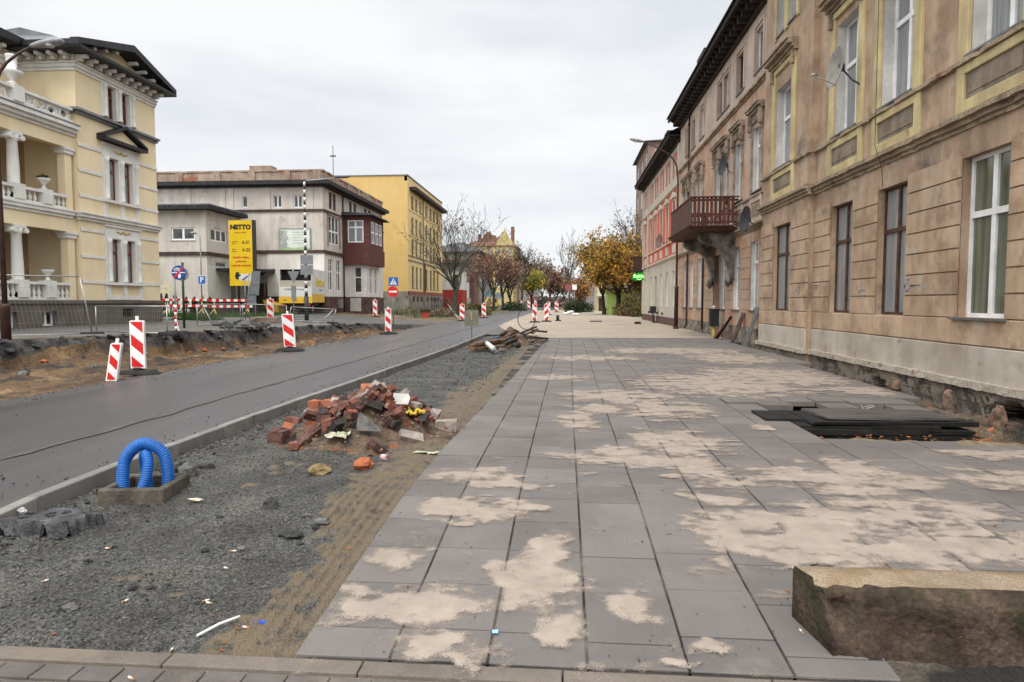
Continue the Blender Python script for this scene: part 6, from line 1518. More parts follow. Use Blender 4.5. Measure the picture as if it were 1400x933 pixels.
# ---------------------------------------------------------------- red and white barrier boards
YB_=42.5
def plank_row(label,px0,px1,zz0,zz1,Y,n):
    a=ony(px0,410,Y); c=ony(px1,412,Y); g0=T((a.x+c.x)/2,Y)
    t=thing('barrier',label,'barrier',((a.x+c.x)/2,Y,g0),world=True,group='red and white barriers')
    for (h0,h1) in ((zz0,zz0+.16),(zz1,zz1+.16)):
        b=B()
        for i in range(n):
            b.mi=i%2; b.box(lerp(a.x,c.x,i/n),lerp(a.x,c.x,(i+1)/n),Y-.02,Y+.02,g0+h0,g0+h1)
        b.build('striped_board',[sign_red,sign_white],t)
    for x in (lerp(a.x,c.x,.12),lerp(a.x,c.x,.88)):
        b=B(); b.tube([(x,Y+.06,g0),(x,Y+.06,g0+1.2)],.04,6); b.tube([(x-.3,Y-.15,g0),(x,Y+.06,g0+.5)],.03,6); b.tube([(x+.3,Y-.15,g0),(x,Y+.06,g0+.5)],.03,6); b.build('stand',nmat('yellow_stand',[(.5,.36,.12),(.58,.44,.2)],scale=5),t)
plank_row('red and white boards on yellow stands in front of the clipped shrubs, left span',221,283,.62,1.02,YB_,12)
plank_row('red and white boards on yellow stands below the yellow price board, right span',285,345,.58,.98,YB_-.5,12)
# ---------------------------------------------------------------- truck
tx=ony(405,433,49.5); gz_=T(tx.x,49.5)
t=thing('truck','white and yellow box truck seen from behind in front of the grey building','truck',(tx.x,49.5,gz_),R(7))
tw=nmat('truck_white',[(.56,.55,.52),(.66,.65,.62)],scale=1,rough=.4,bump=.03,fine=.05); ty=nmat('truck_orange_yellow',[(.62,.36,.03),(.7,.45,.05)],scale=1,rough=.4,bump=.03); tyl=nmat('truck_lettering_yellow',[(.6,.45,.02),(.66,.52,.04)],scale=2,bump=0); tgr=nmat('truck_beige',[(.36,.32,.27),(.44,.4,.34)],scale=1); 
hw,ln,zb,zt=1.24,6.2,.95,3.5
b=B(); b.box(-hw,hw,.0,.06,zb,zb+.0+.02)
b.box(-hw,-hw+.05,0,ln,zb,zt); b.box(hw-.05,hw,0,ln,zb+.62,zt); b.box(-hw+.05,hw-.05,ln-.05,ln,zb,zt); b.box(-hw+.05,hw-.05,.0,ln-.05,zt-.05,zt); b.box(-hw+.05,hw-.05,.0,ln-.05,zb,zb+.05); bd=b.build('box_body',tw,t)
b=B(); b.box(hw-.05,hw+.01,.01,ln,zb-.05,zb+.61); b.build('yellow_skirt',ty,bd)
b=B(); b.box(-hw+.05,hw-.05,.35,.4,zb+.06,zt-.06); b.build('dark_interior',dark_void,bd)
b=B(); b.box(-hw+.06,hw-.06,-.02,.06,zb+1.0,zb+1.65); b.build('load_beige',tgr,bd)
b=B(); b.box(-hw,hw,-.1,-.03,zb+.4,zb+1.15); lf=b.build('tail_lift',tw,t); b=B(); b.box(-hw-.02,hw+.02,-.11,-.02,zb-.1,zb+.395); b.build('orange_band',ty,lf)
text('STREFA WOLNA',.2,facing((0,-.104,zb+.95),(0,-1,0)),blk_,lf,sx=1.15)
for s_ in (-.8,.0,.7): b=B(); b.box(s_-.12,s_+.12,-.118,-.112,zb+.1,zb+.16); b.build('marker',blk_,lf)
text('Bertnot',.95,facing((hw+.012,2.6,zb+1.55),(1,0,0)),tyl,bd,bold=.03); text('serwis',.34,facing((hw+.012,2.7,zb+.95),(1,0,0)),grey_metal,bd)
b=B(); b.box(-1.05,1.05,ln+.15,ln+1.9,.6,2.4); b.box(-1.0,1.0,ln+.2,ln+1.5,2.4,2.9); b.build('cab',tw,t)
b=B(); b.box(-.9,.9,.1,ln+1.7,.62,.9); b.box(-hw,hw,-.08,.02,.42,.56); b.build('chassis',black_metal,t)
for (x,y) in ((-.95,1.3),(.95,1.3),(-.95,ln+1),(.95,ln+1)):
    b=B(); s_=1 if x>0 else -1; b.tube([(x-s_*.28,y,.45),(x+s_*.0,y,.45)],.46,20); wh=b.build('wheel',black_rubber,t); b=B(); b.tube([(x,y,.45),(x+s_*.015,y,.45)],.24,14); b.build('hub',grey_metal,wh)
for x in (-.95,.95): b=B(); b.box(x-.16,x+.16,-.1,-.075,.62,.74); b.build('tail_lamp',sign_red,t)
# yellow skip corner and others near the canopy
q=ony(377,408,52); b=B(); z_=T(q.x,52); b.hexa([(q.x-.5,51.5,z_),(q.x+.5,51.5,z_),(q.x+.5,52.6,z_),(q.x-.5,52.6,z_),(q.x-.75,51.3,z_+1.1),(q.x+.4,51.3,z_+.7),(q.x+.4,52.8,z_+.7),(q.x-.75,52.8,z_+1.1)]); tag(b.build('waste_skip',ty),'small yellow skip beside the truck under the dark canopy','skip')
# ---------------------------------------------------------------- red planter, hose frame, rubble
p=onT(582,435); b=B(); k=p.y/FPX; b.hexa([(p.x-.28,p.y-.28,p.z-.1),(p.x+.28,p.y-.28,p.z-.1),(p.x+.28,p.y+.28,p.z-.1),(p.x-.28,p.y+.28,p.z-.1),(p.x-.36,p.y-.36,p.z+.62),(p.x+.36,p.y-.36,p.z+.62),(p.x+.36,p.y+.36,p.z+.62),(p.x-.36,p.y+.36,p.z+.62)])
t=thing('planter','red square planter with dark rim standing in the dug earth','planter',p,world=True); b.build('pot',nmat('red_planter',[(.36,.05,.03),(.44,.075,.045)],scale=3),t)
b=B(); b.box(p.x-.44,p.x+.44,p.y-.44,p.y+.44,p.z+.62,p.z+.8); b.build('rim',black_rubber,t)
# blue hose in its concrete drain frame
conc=nmat('dirty_concrete',[(.05,.042,.033),(.125,.107,.085)],scale=5,bump=.5,bscale=30,fine=.3)
p=onz(197,676,-.05); cx,cy=p.x+.02,p.y
t=thing('concrete_drain','square concrete drain frame standing in the gravel by the kerb','drain frame',(cx,cy,-.06),R(8))
b=B(); a,h_=.27,.13
for (x0,x1,y0,y1) in ((-a,a,-a,-a+.07),(-a,a,a-.07,a),(-a,-a+.07,-a+.07,a-.07),(a-.07,a,-a+.07,a-.07)): b.box(x0,x1,y0,y1,-.05,h_)
b.build('rim',conc,t,bevel=.012)
b=B(); b.box(-a+.05,a-.05,-a+.05,a-.05,-.05,.02); b.build('silt',dark_fill,t)
hose=nmat('blue_corrugated_hose',[(.006,.085,.33),(.012,.135,.45)],scale=6,rough=.45,bump=.03,fine=.08,spec=.4,extra=patches((.10,.12,.13),7,.6,.78,2.0))
def hoses(label,pts,r,t_):
    # smooth path then ribs
    P=[Vector(q) for q in pts]; out=[]
    for i in range(len(P)-1):
        p0,p1,p2,p3=P[max(i-1,0)],P[i],P[i+1],P[min(i+2,len(P)-1)]
        for k in range(24):
            u=k/24; out.append(.5*((2*p1)+(p2-p0)*u+(2*p0-5*p1+4*p2-p3)*u*u+(3*p1-p0-3*p2+p3)*u**3))
    out.append(P[-1])
    L_=0; res=[out[0]]; step=.0042
    for a,c in zip(out,out[1:]):
        d=(c-a).length; s=step-L_
        while s<d: res.append(a.lerp(c,s/d)); s+=step
        L_=(L_+d)%step if d<step else d-(s-step)
    rr=[r*(1+.075*math.sin(i*2*math.pi/4.4)) for i in range(len(res))]
    b=B(); b.tube(res,rr,18,cap=False); return tag(b.build('drain_hose',hose),label,'hose')
z0=-.02
hoses('large loop of blue corrugated hose rising from the drain frame',[(cx-.17,cy-.06,z0),(cx-.175,cy-.05,.14),(cx-.15,cy-.03,.29),(cx-.02,cy+.0,.405),(cx+.13,cy+.04,.33),(cx+.175,cy+.05,.17),(cx+.17,cy+.05,z0)],.05,t)
hoses('small loop of blue corrugated hose inside the larger loop',[(cx-.055,cy+.12,z0),(cx-.06,cy+.1,.12),(cx-.045,cy+.06,.25),(cx+.01,cy-.0,.315),(cx+.065,cy-.06,.23),(cx+.06,cy-.1,.1),(cx+.03,cy-.13,z0)],.044,t)
# perforated lump of asphalt
p=onz(72,714,-.04); b=B(); nx,ny=52,34; V=[]
for j in range(ny+1):
    for i in range(nx+1):
        u,v=i/nx-.5,j/ny-.5; z=.075+.02*fb(u*4,v*4,2)
        for (hu,hv) in ((-.12,.12),(.03,.22),(.02,-.05),(.2,.28),(-.3,.0),(-.2,-.25)):
            if ((u-hu)*1.9)**2+((v-hv))**2<.008: z-=.06
        ed=max(abs(u),abs(v))*2+.35*fb(u*5,v*5,7)
        z*=1-ss(.80,.98,ed)*1.5
        V.append(b.bm.verts.new((p.x+.62*u+.16*v,p.y+.34*v-.06*u,-.06+z)))
for j in range(ny):
    for i in range(nx): k=j*(nx+1)+i; b.bm.faces.new((V[k],V[k+1],V[k+2+nx],V[k+1+nx]))
ashp=nmat('black_asphalt_lump',[(.016,.016,.017),(.05,.05,.052),(.13,.13,.135)],scale=5,rough=.6,bump=.6,bscale=60,fine=.4,lo=.3,hi=.7)
tag(b.build('asphalt_lump',ashp),'flat black lump with round holes lying by the kerb at the left','rubble lump')
def stone(px,py,r,mat,label,cat='stone',name='stone',fl_=.6,grp=None,z=None,jit=.35):
    p=gnd(px,py); zz=bed(p.x,p.y) if kx(p.y)<p.x<edge_x(p.y) else p.z
    b=B(); rr=Vector(r) if hasattr(r,'__len__') else Vector((r,r*.8,r*fl_)); b.blob((p.x,p.y,zz+rr.z*.55),rr,jit,2,facet=True); return tag(b.build(name,mat),label,cat,grp)
drk=nmat('dark_rubble_stone',[(.018,.018,.018),(.06,.058,.055)],scale=8,bump=.5); gry=nmat('grey_rubble_stone',[(.07,.068,.064),(.17,.165,.155)],scale=8,bump=.5); och=nmat('ochre_rubble_stone',[(.16,.11,.05),(.3,.22,.11)],scale=9,bump=.5); org_=nmat('orange_brick_stone',[(.25,.07,.03),(.42,.14,.06)],scale=9,bump=.5)
stone(370,687,(.07,.05,.05),drk,'black rounded lump alone on the gravel right of the drain frame')
stone(398,727,(.09,.05,.035),drk,'flat dark stone at the edge of the sand strip')
stone(258,646,(.09,.07,.09),gry,'upright grey stone right of the drain frame by the kerb')
stone(237,643,(.11,.08,.07),drk,'dark lump of asphalt behind the drain frame')
stone(284,634,(.08,.06,.03),drk,'thin black shard beside the upright grey stone')
stone(437,641,(.12,.07,.06),och,'ochre lump of mortar lying left of the brick heap')
stone(497,637,(.10,.07,.07),org_,'rounded orange brick lump in front of the brick heap')
stone(97,823,(.05,.035,.025),gry,'grey pebble on the near gravel, largest of those near the bottom left')
stone(28,702,(.05,.04,.03),nmat('white_lump',[(.5,.5,.48),(.62,.62,.6)],scale=8),'white lump behind the perforated asphalt')
stone(440,712,(.06,.04,.02),gry,'small grey slate beside the sand strip')
for (px,py,r) in ((180,800,.03),(205,797,.03),(280,745,.03),(330,742,.035),(432,716,.03),(420,700,.04),(410,736,.03),(300,700,.03),(120,760,.03),(150,742,.04)):
    stone(px,py,(r,r*.7,r*.5),gry if r>.03 else drk,'small loose stone scattered on the grey gravel',grp='small stones on the gravel')
# ---------------------------------------------------------------- brick heap
p0=onz(510,588,0); PX,PY=p0.x,p0.y
def heap(x,y): 
    dx,dy=(x-PX)/1.02,(y-PY)/.95; r=dx*dx+dy*dy
    return .44*math.exp(-r*1.9)*(1+.4*fb(x*3,y*3,2))-.03
b=B(); n=40; V=[]
for j in range(n+1):
    for i in range(n+1):
        x=PX+(i/n-.5)*2.6; y=PY+(j/n-.5)*2.4; V.append(b.bm.verts.new((x,y,heap(x,y)+.02*fb(x*9,y*9,3)-.045)))
for j in range(n):
    for i in range(n): k=j*(n+1)+i; f=b.bm.faces.new((V[k],V[k+1],V[k+2+n],V[k+1+n])); f.smooth=True
hm_=nmat('heap_soil',[(.03,.024,.02),(.10,.07,.045),(.17,.12,.08)],scale=5,bump=.7,bscale=30,fine=.5,extra=patches((.25,.07,.03),6,.58,.64,3.0))
tag(b.build('rubble_heap',hm_),'mound of earth and mortar under the broken bricks','rubble heap')
BK=[nmat('brick_red',[(.12,.045,.032),(.23,.09,.06)],scale=9,bump=.5,bscale=50,fine=.3,extra=patches((.34,.3,.25),7,.58,.68,2.0)),nmat('brick_dark',[(.05,.025,.02),(.13,.06,.045)],scale=8,bump=.5,bscale=50,fine=.3,extra=patches((.2,.17,.14),8,.6,.7,4.0)),nmat('brick_orange',[(.27,.085,.04),(.40,.15,.075)],scale=9,bump=.5,fine=.3),nmat('brick_mortar_grey',[(.2,.17,.145),(.36,.31,.27)],scale=7,bump=.5,fine=.3,extra=patches((.28,.1,.06),6,.6,.68,5.0)),nmat('brick_soot',[(.02,.017,.016),(.06,.05,.045)],scale=7,bump=.5,fine=.4)]
rb=random.Random(21)
def brick(x,y,z,mat,label='broken old brick tumbled on the brick heap',grp='bricks of the heap',size=None,M=None,cat='brick'):
    L_=size or (rb.choice((.27,.27,.2,.15,.24)),.13,.075)
    M=M or (Matrix.Rotation(rb.uniform(0,6.3),3,'Z')@Matrix.Rotation(rb.gauss(0,.45),3,'X')@Matrix.Rotation(rb.gauss(0,.45),3,'Y'))
    b=B(); b.obox((0,0,0),L_,None,jit=.012)
    bmesh.ops.subdivide_edges(b.bm,edges=b.bm.edges[:],cuts=2,use_grid_fill=True)
    sd=rb.uniform(0,90)
    for v in b.bm.verts:
        n_=noise.noise_vector(v.co*14+Vector((sd,0,0)))*.008; v.co+=n_
        if v.co.x>L_[0]*.3 and L_[0]<.22: v.co.x+=.04*noise.noise(Vector((v.co.y*16,v.co.z*16,sd)))
    for v in b.bm.verts: v.co=M@v.co
    o=b.build('brick',mat); o.location=(x,y,z); return tag(o,label,cat,grp)
for i in range(150):
    r=abs(rb.gauss(0,.66)); a=rb.uniform(0,6.28); x=PX+r*math.cos(a)*1.0; y=PY+r*math.sin(a)*.9
    if r>1.25: continue
    z=heap(x,y)+rb.uniform(.0,.075)
    if r>1.0: z=bed(x,y)+.04
    brick(x,y,max(z,bed(x,y)+.035),rb.choices(BK,(5,4,1.8,2,2.5))[0])
for (px,py,m,sz,lab) in ((381,600,1,(.26,.14,.15),'dark double brick block lying apart at the left end of the heap'),(432,563,2,(.2,.13,.2),'orange brick lump standing upright behind the heap'),(402,610,0,(.09,.08,.09),'small red brick cube in front of the dark double block'),(432,588,2,(.24,.16,.16),'large split orange brick at the left foot of the heap'),(402,575,0,(.2,.12,.08),'pink brick lying flat behind the dark double block'),(610,588,3,(.27,.14,.14),'red and grey double brick at the right end of the heap'),(470,605,1,(.16,.14,.16),'dark square brick stub left of the folded cloth')):
    p=gnd(px,py); x,y=p.x,p.y; brick(x,y,bed(x,y)+sz[2]*.5+.0,BK[m],lab,'bricks lying round the heap',sz,Matrix.Rotation(rb.uniform(-.5,.5),3,'Z'))
p=gnd(508,585); brick(p.x,p.y+.12,heap(p.x,p.y)+.12,BK[2],'bright orange brick slab near the middle of the heap','bricks lying round the heap',(.32,.2,.09),Matrix.Rotation(.4,3,'Z')@Matrix.Rotation(.4,3,'X'))
p=gnd(549,588); brick(p.x,p.y-.02,heap(p.x,p.y)+.10,nmat('pale_tile',[(.42,.41,.38),(.55,.54,.5)],scale=8,fine=.2),'pale white square tile at the front of the heap','bricks lying round the heap',(.19,.15,.05),Matrix.Rotation(.1,3,'Z')@Matrix.Rotation(.95,3,'X'))
p=gnd(506,603); b=B(); z=heap(p.x,p.y)+.03; b.prism([(p.x-.14,p.y-.1,z-.04),(p.x+.14,p.y-.1,z-.05),(p.x-.13,p.y-.02,z+.15)],(0.02,.03,.01)); tag(b.build('tile_shard',gry),'triangular grey tile shard leaning on the front of the heap','tile')
crm=nmat('brick_crumbs',[(.10,.04,.028),(.22,.10,.07),(.28,.24,.2)],scale=12,bump=.2,island=.45)
b=B()
for i in range(1600):
    r=abs(rb.gauss(0,.75)); a=rb.uniform(0,6.28); x=PX+r*math.cos(a)*1.05; y=PY+r*math.sin(a)
    if x>edge_x(y)-.02: continue
    pebble(b,x,y,max(heap(x,y),bed(x,y))+.006,rb.choice((.006,.009,.013,.02)))
tag(b.build('brick_crumbs',crm),kind='stuff')
def rag(label,px,py,rx,ry,h,mat,name='rag',seed=0,lift=0.0,base=None):
    p=base or gnd(px,py); b=B(); n=22; V=[]; 
    zb=max(heap(p.x,p.y),bed(p.x,p.y)) if base is None and kx(p.y)<p.x<edge_x(p.y) else (p.z)
    for j in range(n+1):
        for i in range(n+1):
            u,v=i/n-.5,j/n-.5; q=fb(u*4,v*4,seed)
            V.append(b.bm.verts.new((p.x+rx*(2*u+.35*fb(u*3,v*3,seed+4)),p.y+ry*(2*v+.4*fb(v*3,u*3,seed+8)),zb+lift+h*(.35+.55*fb(u*2.5,v*2.5,seed+2))+.12*h*fb(u*7,v*7,seed))))
    for j in range(n):
        for i in range(n): k=j*(n+1)+i; f=b.bm.faces.new((V[k],V[k+1],V[k+2+n],V[k+1+n])); f.smooth=True
    return tag(b.build(name,mat),label,'litter')
ye=nmat('yellow_plastic_rag',[(.5,.34,.03),(.66,.48,.07)],scale=8,rough=.5); gc=nmat('pale_green_cloth',[(.3,.34,.2),(.5,.46,.36)],scale=14,rough=.8); 
rag('crumpled yellow plastic on the right front of the brick heap',569,592,.11,.08,.16,ye,seed=1,lift=.03)
rag('dirty pale green folded cloth at the left front of the heap',460,607,.13,.10,.10,gc,seed=3)
rag('yellowish packaging strip at the right foot of the brick heap',583,617,.13,.04,.03,gc,seed=6)
p=gnd(525,629); b=B(); b.tube([(p.x-.03,p.y,p.z+.03),(p.x+.04,p.y-.02,p.z+.03)],.03,12); tag(b.build('drink_can',nmat('white_red_can',[(.6,.6,.6),(.4,.05,.05)],scale=20)),'small crushed red and white can in front of the heap','can')
# ---------------------------------------------------------------- timber and rubble heap farther along
p0=onz(697,470,0); QX,QY=p0.x,p0.y
b=B(); n=26; V=[]
for j in range(n+1):
    for i in range(n+1):
        x=QX+(i/n-.5)*3.2; y=QY+(j/n-.5)*4.0; V.append(b.bm.verts.new((x,y,-.05+.5*math.exp(-2.2*(((x-QX-.1)/.95)**2+((y-QY-.3)/1.2)**2))*(1+.6*fb(x*2,y*2,6)))))
for j in range(n):
    for i in range(n): k=j*(n+1)+i; b.bm.faces.new((V[k],V[k+1],V[k+2+n],V[k+1+n]))
tag(b.build('rubble_heap',hm_),'dark mound of rubble and earth under the old timber','rubble heap')
wd=nmat('old_timber',[(.10,.055,.03),(.24,.145,.08)],scale=4,bump=.4,stretch=(1,1,1),island=.2); wd2=nmat('dark_timber',[(.03,.022,.017),(.09,.065,.048)],scale=4,bump=.4)
def beam(px0,py0,px1,py1,z0,z1,s,mat,label,yoff=0,grp='old timber on the far heap'):
    a=onz(px0,py0,z0); c=onz(px1,py1,z1); d=(c-a); L_=d.length
    q=d.to_track_quat('X','Z').to_matrix(); b=B(); b.obox((a+c)/2,(L_,s,s*.8),q); return tag(b.build('timber_beam',mat,bevel=.008),label,'beam',grp)
beam(643,474,697,467,.12,.12,.16,wd,'thick light brown beam across the left front of the far heap')
beam(645,478,690,474,.06,.06,.13,wd,'brown beam lowest at the front of the far heap')
beam(648,471,690,465,.22,.2,.12,wd,'split brown beam lying on the thick beam')
beam(688,466,733,447,.28,.42,.10,wd2,'long dark board sloping up over the far heap')
beam(690,470,735,450,.2,.34,.08,wd2,'dark lath under the long dark board')
beam(722,462,748,463,.45,.05,.10,wd2,'dark board tilted down at the right end of the heap')
beam(728,452,747,454,.4,.42,.10,wd2,'short dark beam on top of the right end')
for (px,py,r,m,lab) in ((715,461,.2,och,'pale ochre lump on top of the far heap'),(727,466,.16,gry,'grey flat stone at the right of the far heap'),(707,472,.16,drk,'dark stone at the front of the far heap'),(728,455,.13,org_,'rusty brown lump near the top of the far heap'),(700,467,.14,gry,'rounded grey stone among the far rubble'),(735,472,.12,gry,'small grey stone at the right foot of the far heap')):
    p=onz(px,py,.15); b=B(); b.blob(p,(r,r*.8,r*.6),.3,2,facet=True); tag(b.build('stone',m),lab,'stone')
rr=random.Random(4)
for i in range(46):
    x=QX+rr.gauss(.1,.5); y=QY+rr.gauss(.1,.6); z=-.05+.5*math.exp(-2.2*(((x-QX-.1)/.95)**2+((y-QY-.3)/1.2)**2)); o=brick(x,y,z+.04,rr.choice([BK[1],BK[4],BK[0],drk,gry]),'dark broken rubble piece on the far timber heap','rubble pieces of the far heap'); o.name='rubble_piece'
p=onz(668,474,.14); b=B(); pp=onz(666,470,.2); qq=onz(676,479,.1); ss_=onz(690,479,.03); b.tube([pp,qq,ss_],[.09,.10,.07],8); tag(b.build('white_pipe_lagging',nmat('white_foam',[(.62,.62,.6),(.72,.72,.7)],scale=6,bump=.2)),'bent white foam strip hanging over the far timber','litter')
rag('blue plastic scrap at the kerb behind the thick beam',681,464,.16,.1,.12,nmat('blue_plastic',[(.03,.12,.35),(.06,.2,.45)],scale=8,rough=.4),seed=9,base=onz(679,463,.02))
b=B(); c=onz(720,452,.3); b.tube([(c.x+.42*math.cos(a),c.y+.1*math.sin(a),c.z+.55+.5*math.sin(a)) for a in [2*math.pi*i/24 for i in range(25)]],.018,6); tag(b.build('cable_coil',black_metal),'thin black cable loop standing up behind the far timber','cable')
# ---------------------------------------------------------------- stone step block in the right foreground
p=gnd(1121,893); bx,by=p.x+.07,p.y; bz=p.z
b=B(); nu,nv=150,18
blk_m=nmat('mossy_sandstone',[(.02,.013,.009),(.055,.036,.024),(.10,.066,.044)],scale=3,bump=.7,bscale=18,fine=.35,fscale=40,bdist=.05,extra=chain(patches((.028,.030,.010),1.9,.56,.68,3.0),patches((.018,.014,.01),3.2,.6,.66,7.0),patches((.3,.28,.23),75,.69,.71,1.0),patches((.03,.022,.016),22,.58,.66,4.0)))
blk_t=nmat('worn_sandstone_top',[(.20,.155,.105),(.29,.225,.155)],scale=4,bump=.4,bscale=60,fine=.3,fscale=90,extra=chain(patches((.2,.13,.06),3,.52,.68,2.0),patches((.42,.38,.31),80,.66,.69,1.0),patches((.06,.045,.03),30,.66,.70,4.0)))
zt=.195; dep=.34
prof=[(-.06,bz-.25),(-.035,bz-.02),(-.01,bz+.05),(.012,bz+.14),(.0,bz+.22),(-.012,zt-.07),(.004,zt-.03),(.03,zt-.004),(.075,zt),(.16,zt),(.26,zt),(dep-.02,zt-.004),(dep,zt-.03),(dep,bz-.1)]
V=[]
us=[0]+[2.8*i/nu for i in range(1,nu+1)]
for i in range(nu+1):
    for k,(d,z) in enumerate(prof):
        u=us[i]; x=bx+u; n_=.022*fb(u*5,k*.5,3)+.012*fb(u*17,k*1.1,5)
        if k in (0,1,2,3,4,5): yo=by+d+n_-.05*max(0,fb(u*2.3,z*5,9)); zo=z+.02*fb(u*6,k,1)
        elif k<8: yo=by+d+n_*.8; zo=z+.014*fb(u*9,k,2)
        else: yo=by+d+.0; zo=z+.004*fb(u*7,k*2,2)
        cr=ss(.42,.0,u)   # broken near left corner
        if k in(4,5,6,7,8): yo+=.06*cr*(1+fb(u*9,k,4)); zo-=.05*cr*(.6+fb(u*8,k,6))*(1 if k>5 else .2)
        if i==0: x=bx-.02+.12*(1-cl((z-bz)/.3))*0+.02*fb(d*9,z*9)
        V.append(b.bm.verts.new((x-.075*cl((yo-by)/dep)*ss(1.0,0,u),yo,zo)))
m=len(prof)
for i in range(nu):
    for k in range(m-1):
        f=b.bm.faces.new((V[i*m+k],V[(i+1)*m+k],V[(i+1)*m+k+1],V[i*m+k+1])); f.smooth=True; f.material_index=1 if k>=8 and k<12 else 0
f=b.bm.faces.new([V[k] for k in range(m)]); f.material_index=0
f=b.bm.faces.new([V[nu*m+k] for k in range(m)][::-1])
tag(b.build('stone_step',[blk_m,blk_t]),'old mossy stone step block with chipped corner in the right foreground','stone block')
# ---------------------------------------------------------------- stack of dark boards in the open pit
dkb=nmat('wet_dark_board',[(.045,.041,.037),(.11,.10,.09)],scale=3,rough=.6,bump=.3,stretch=(.6,5,5)); tar=nmat('tarred_board_and_void',[(.007,.007,.007),(.02,.018,.016)],scale=5,bump=.4)
def board(x0,x1,y0,y1,z,h,rot,mat,label,tx=0.0):
    c=Vector(((x0+x1)/2,(y0+y1)/2,z)); M=Matrix.Rotation(rot,3,'Z')@Matrix.Rotation(tx,3,'X')
    b=B(); b.obox((0,0,0),(x1-x0,y1-y0,h),M,jit=.012)
    bmesh.ops.subdivide_edges(b.bm,edges=b.bm.edges[:],cuts=3,use_grid_fill=True)
    for v in b.bm.verts: v.co+=noise.noise_vector(v.co*5+Vector((z*40,0,0)))*.014
    o=b.build('board',mat); o.location=c; return tag(o,label,'board','boards stacked in the pit')
a=onz(1042,575,-.05); c=onz(1305,580,-.05); e1=onz(1145,566,.06); e2=onz(1308,572,.06)
board(a.x+.25,c.x-.3,8.98,9.9,-.19,.06,.02,tar,'black board added lowest of all in the pit stack, filling in for the dark void')  # two lowest boards added, their black standing in for the dark void below
board(a.x+.1,c.x-.05,8.93,9.9,-.125,.055,-.02,tar,'black board added next to lowest in the pit stack, filling in for the dark void')
board(a.x+.05,c.x-.1,8.9,10.0,-.07,.055,.03,tar,'black board at the bottom of the stack in the pit')
board(a.x+.0,c.x-.5,8.96,9.85,-.02,.045,-.05,tar,'black board second from the bottom of the pit stack')
board(a.x+.45,c.x-.0,9.0,9.9,.03,.045,.04,tar,'tarred board in the middle of the pit stack')
board(e1.x-.35,e2.x-.1,9.1,10.05,.062,.035,.02,dkb,'dark grey board on top of the pit stack',tx=-.03)
board(a.x-.05,a.x+1.2,9.3,10.0,.01,.05,.0,tar,'short black board jutting left from the pit stack')
def litter(px,py,mat,label,s=(.05,.03,.02),z=None,grp=None,name='litter_scrap'):
    p=gnd(px,py); zz=z if z is not None else T(p.x,p.y)+.02; b=B(); b.blob((p.x,p.y,zz),s,.5,2,facet=True); return tag(b.build(name,mat),label,'litter',grp)
p=onz(1228,601,-.08); litter(1228,603,ye,'yellow crumpled packet lying in the pit in front of the boards',(.08,.05,.05),z=-.06)
litter(1245,600,sign_white,'white scrap lying in the pit beside the yellow packet',(.07,.02,.012),z=-.07)
leafm=nmat('fallen_rust_leaf',[(.16,.045,.015),(.32,.12,.035)],scale=20,rough=.7,bump=0,island=.3)
b=B(); rl=random.Random(5)
def leaf(b,x,y,z,s):
    a=rl.uniform(0,6.3); u=Vector((math.cos(a),math.sin(a),rl.uniform(-.3,.3)))*s; v=Vector((-math.sin(a),math.cos(a),rl.uniform(-.3,.3)))*s*.6; c=Vector((x,y,z))
    b.face([c-u,c-v,c+u,c+v])
for i in range(420):
    if i<230: x=rl.uniform(2.9,6.6); y=rl.uniform(7.95,8.9); z=-.085
    else:
        y=rl.uniform(9,24); x=right_edge(y)+rl.uniform(-.05,.7)
    leaf(b,x,y,max(z if i<230 else -9,T(x,y)+.015),rl.uniform(.012,.035))
for i in range(60):
    y=rl.uniform(3.3,16); x=rl.uniform(edge_x(y)+.1,right_edge(y)-.1)
    if y<3.9 and x>1.1: continue
    leaf(b,x,y,gz(y)+.014,rl.uniform(.008,.017))
for i in range(160): y=3+8*rl.random()**1.5; x=rl.uniform(kx(y)+.05,-1.4); leaf(b,x,y,bed(x,y)+.012,rl.uniform(.008,.018))
tag(b.build('fallen_leaves',leafm),kind='stuff')
# brick debris in the trench beside the wall
for i in range(95):
    y=rl.choice((rl.uniform(7.9,13),rl.uniform(9,24))); x=right_edge(y)+abs(rl.gauss(.15,.35))
    if x>7.0 or (PIT[1]<y<PIT[2] and x<5.6): continue
    s=rl.uniform(.04,.10); o=brick(x,y,T(x,y)+s*.3,rl.choice(BK),'bit of broken brick in the trench along the tan tenement','brick bits in the wall trench',(s*1.6,s,s*.7),cat='brick bit')
    o.name='brick_bit'
for (px,py,r,lab) in ((1296,548,(.10,.1,.24),'pale brick stub left of the dark hollow under the wall'),(1365,570,(.11,.1,.24),'pale brick stub right of the dark hollow under the wall'),(1222,523,(.14,.1,.15),'crumbled brick stub by the smaller hollow under the wall')):
    p=onx(px,py,6.95); b=B(); b.blob((6.95,p.y,p.z-.05),r,.3,2,facet=True); tag(b.build('brick_stub',nmat('crumbled_brick',[(.09,.06,.045),(.24,.17,.12)],scale=8,bump=.6,extra=patches((.3,.09,.05),9,.58,.64,2.0))),lab,'masonry')
b=B(); p=onz(1187,557,.05); b.tube([(p.x+.09*math.cos(a),p.y+.12*math.sin(a),.05+.02*math.sin(3*a)) for a in [2*math.pi*i/18 for i in range(17)]],.008,5); tag(b.build('cable_scrap',mesh_m),'pale ring of cable lying at the back edge of the pit','cable')
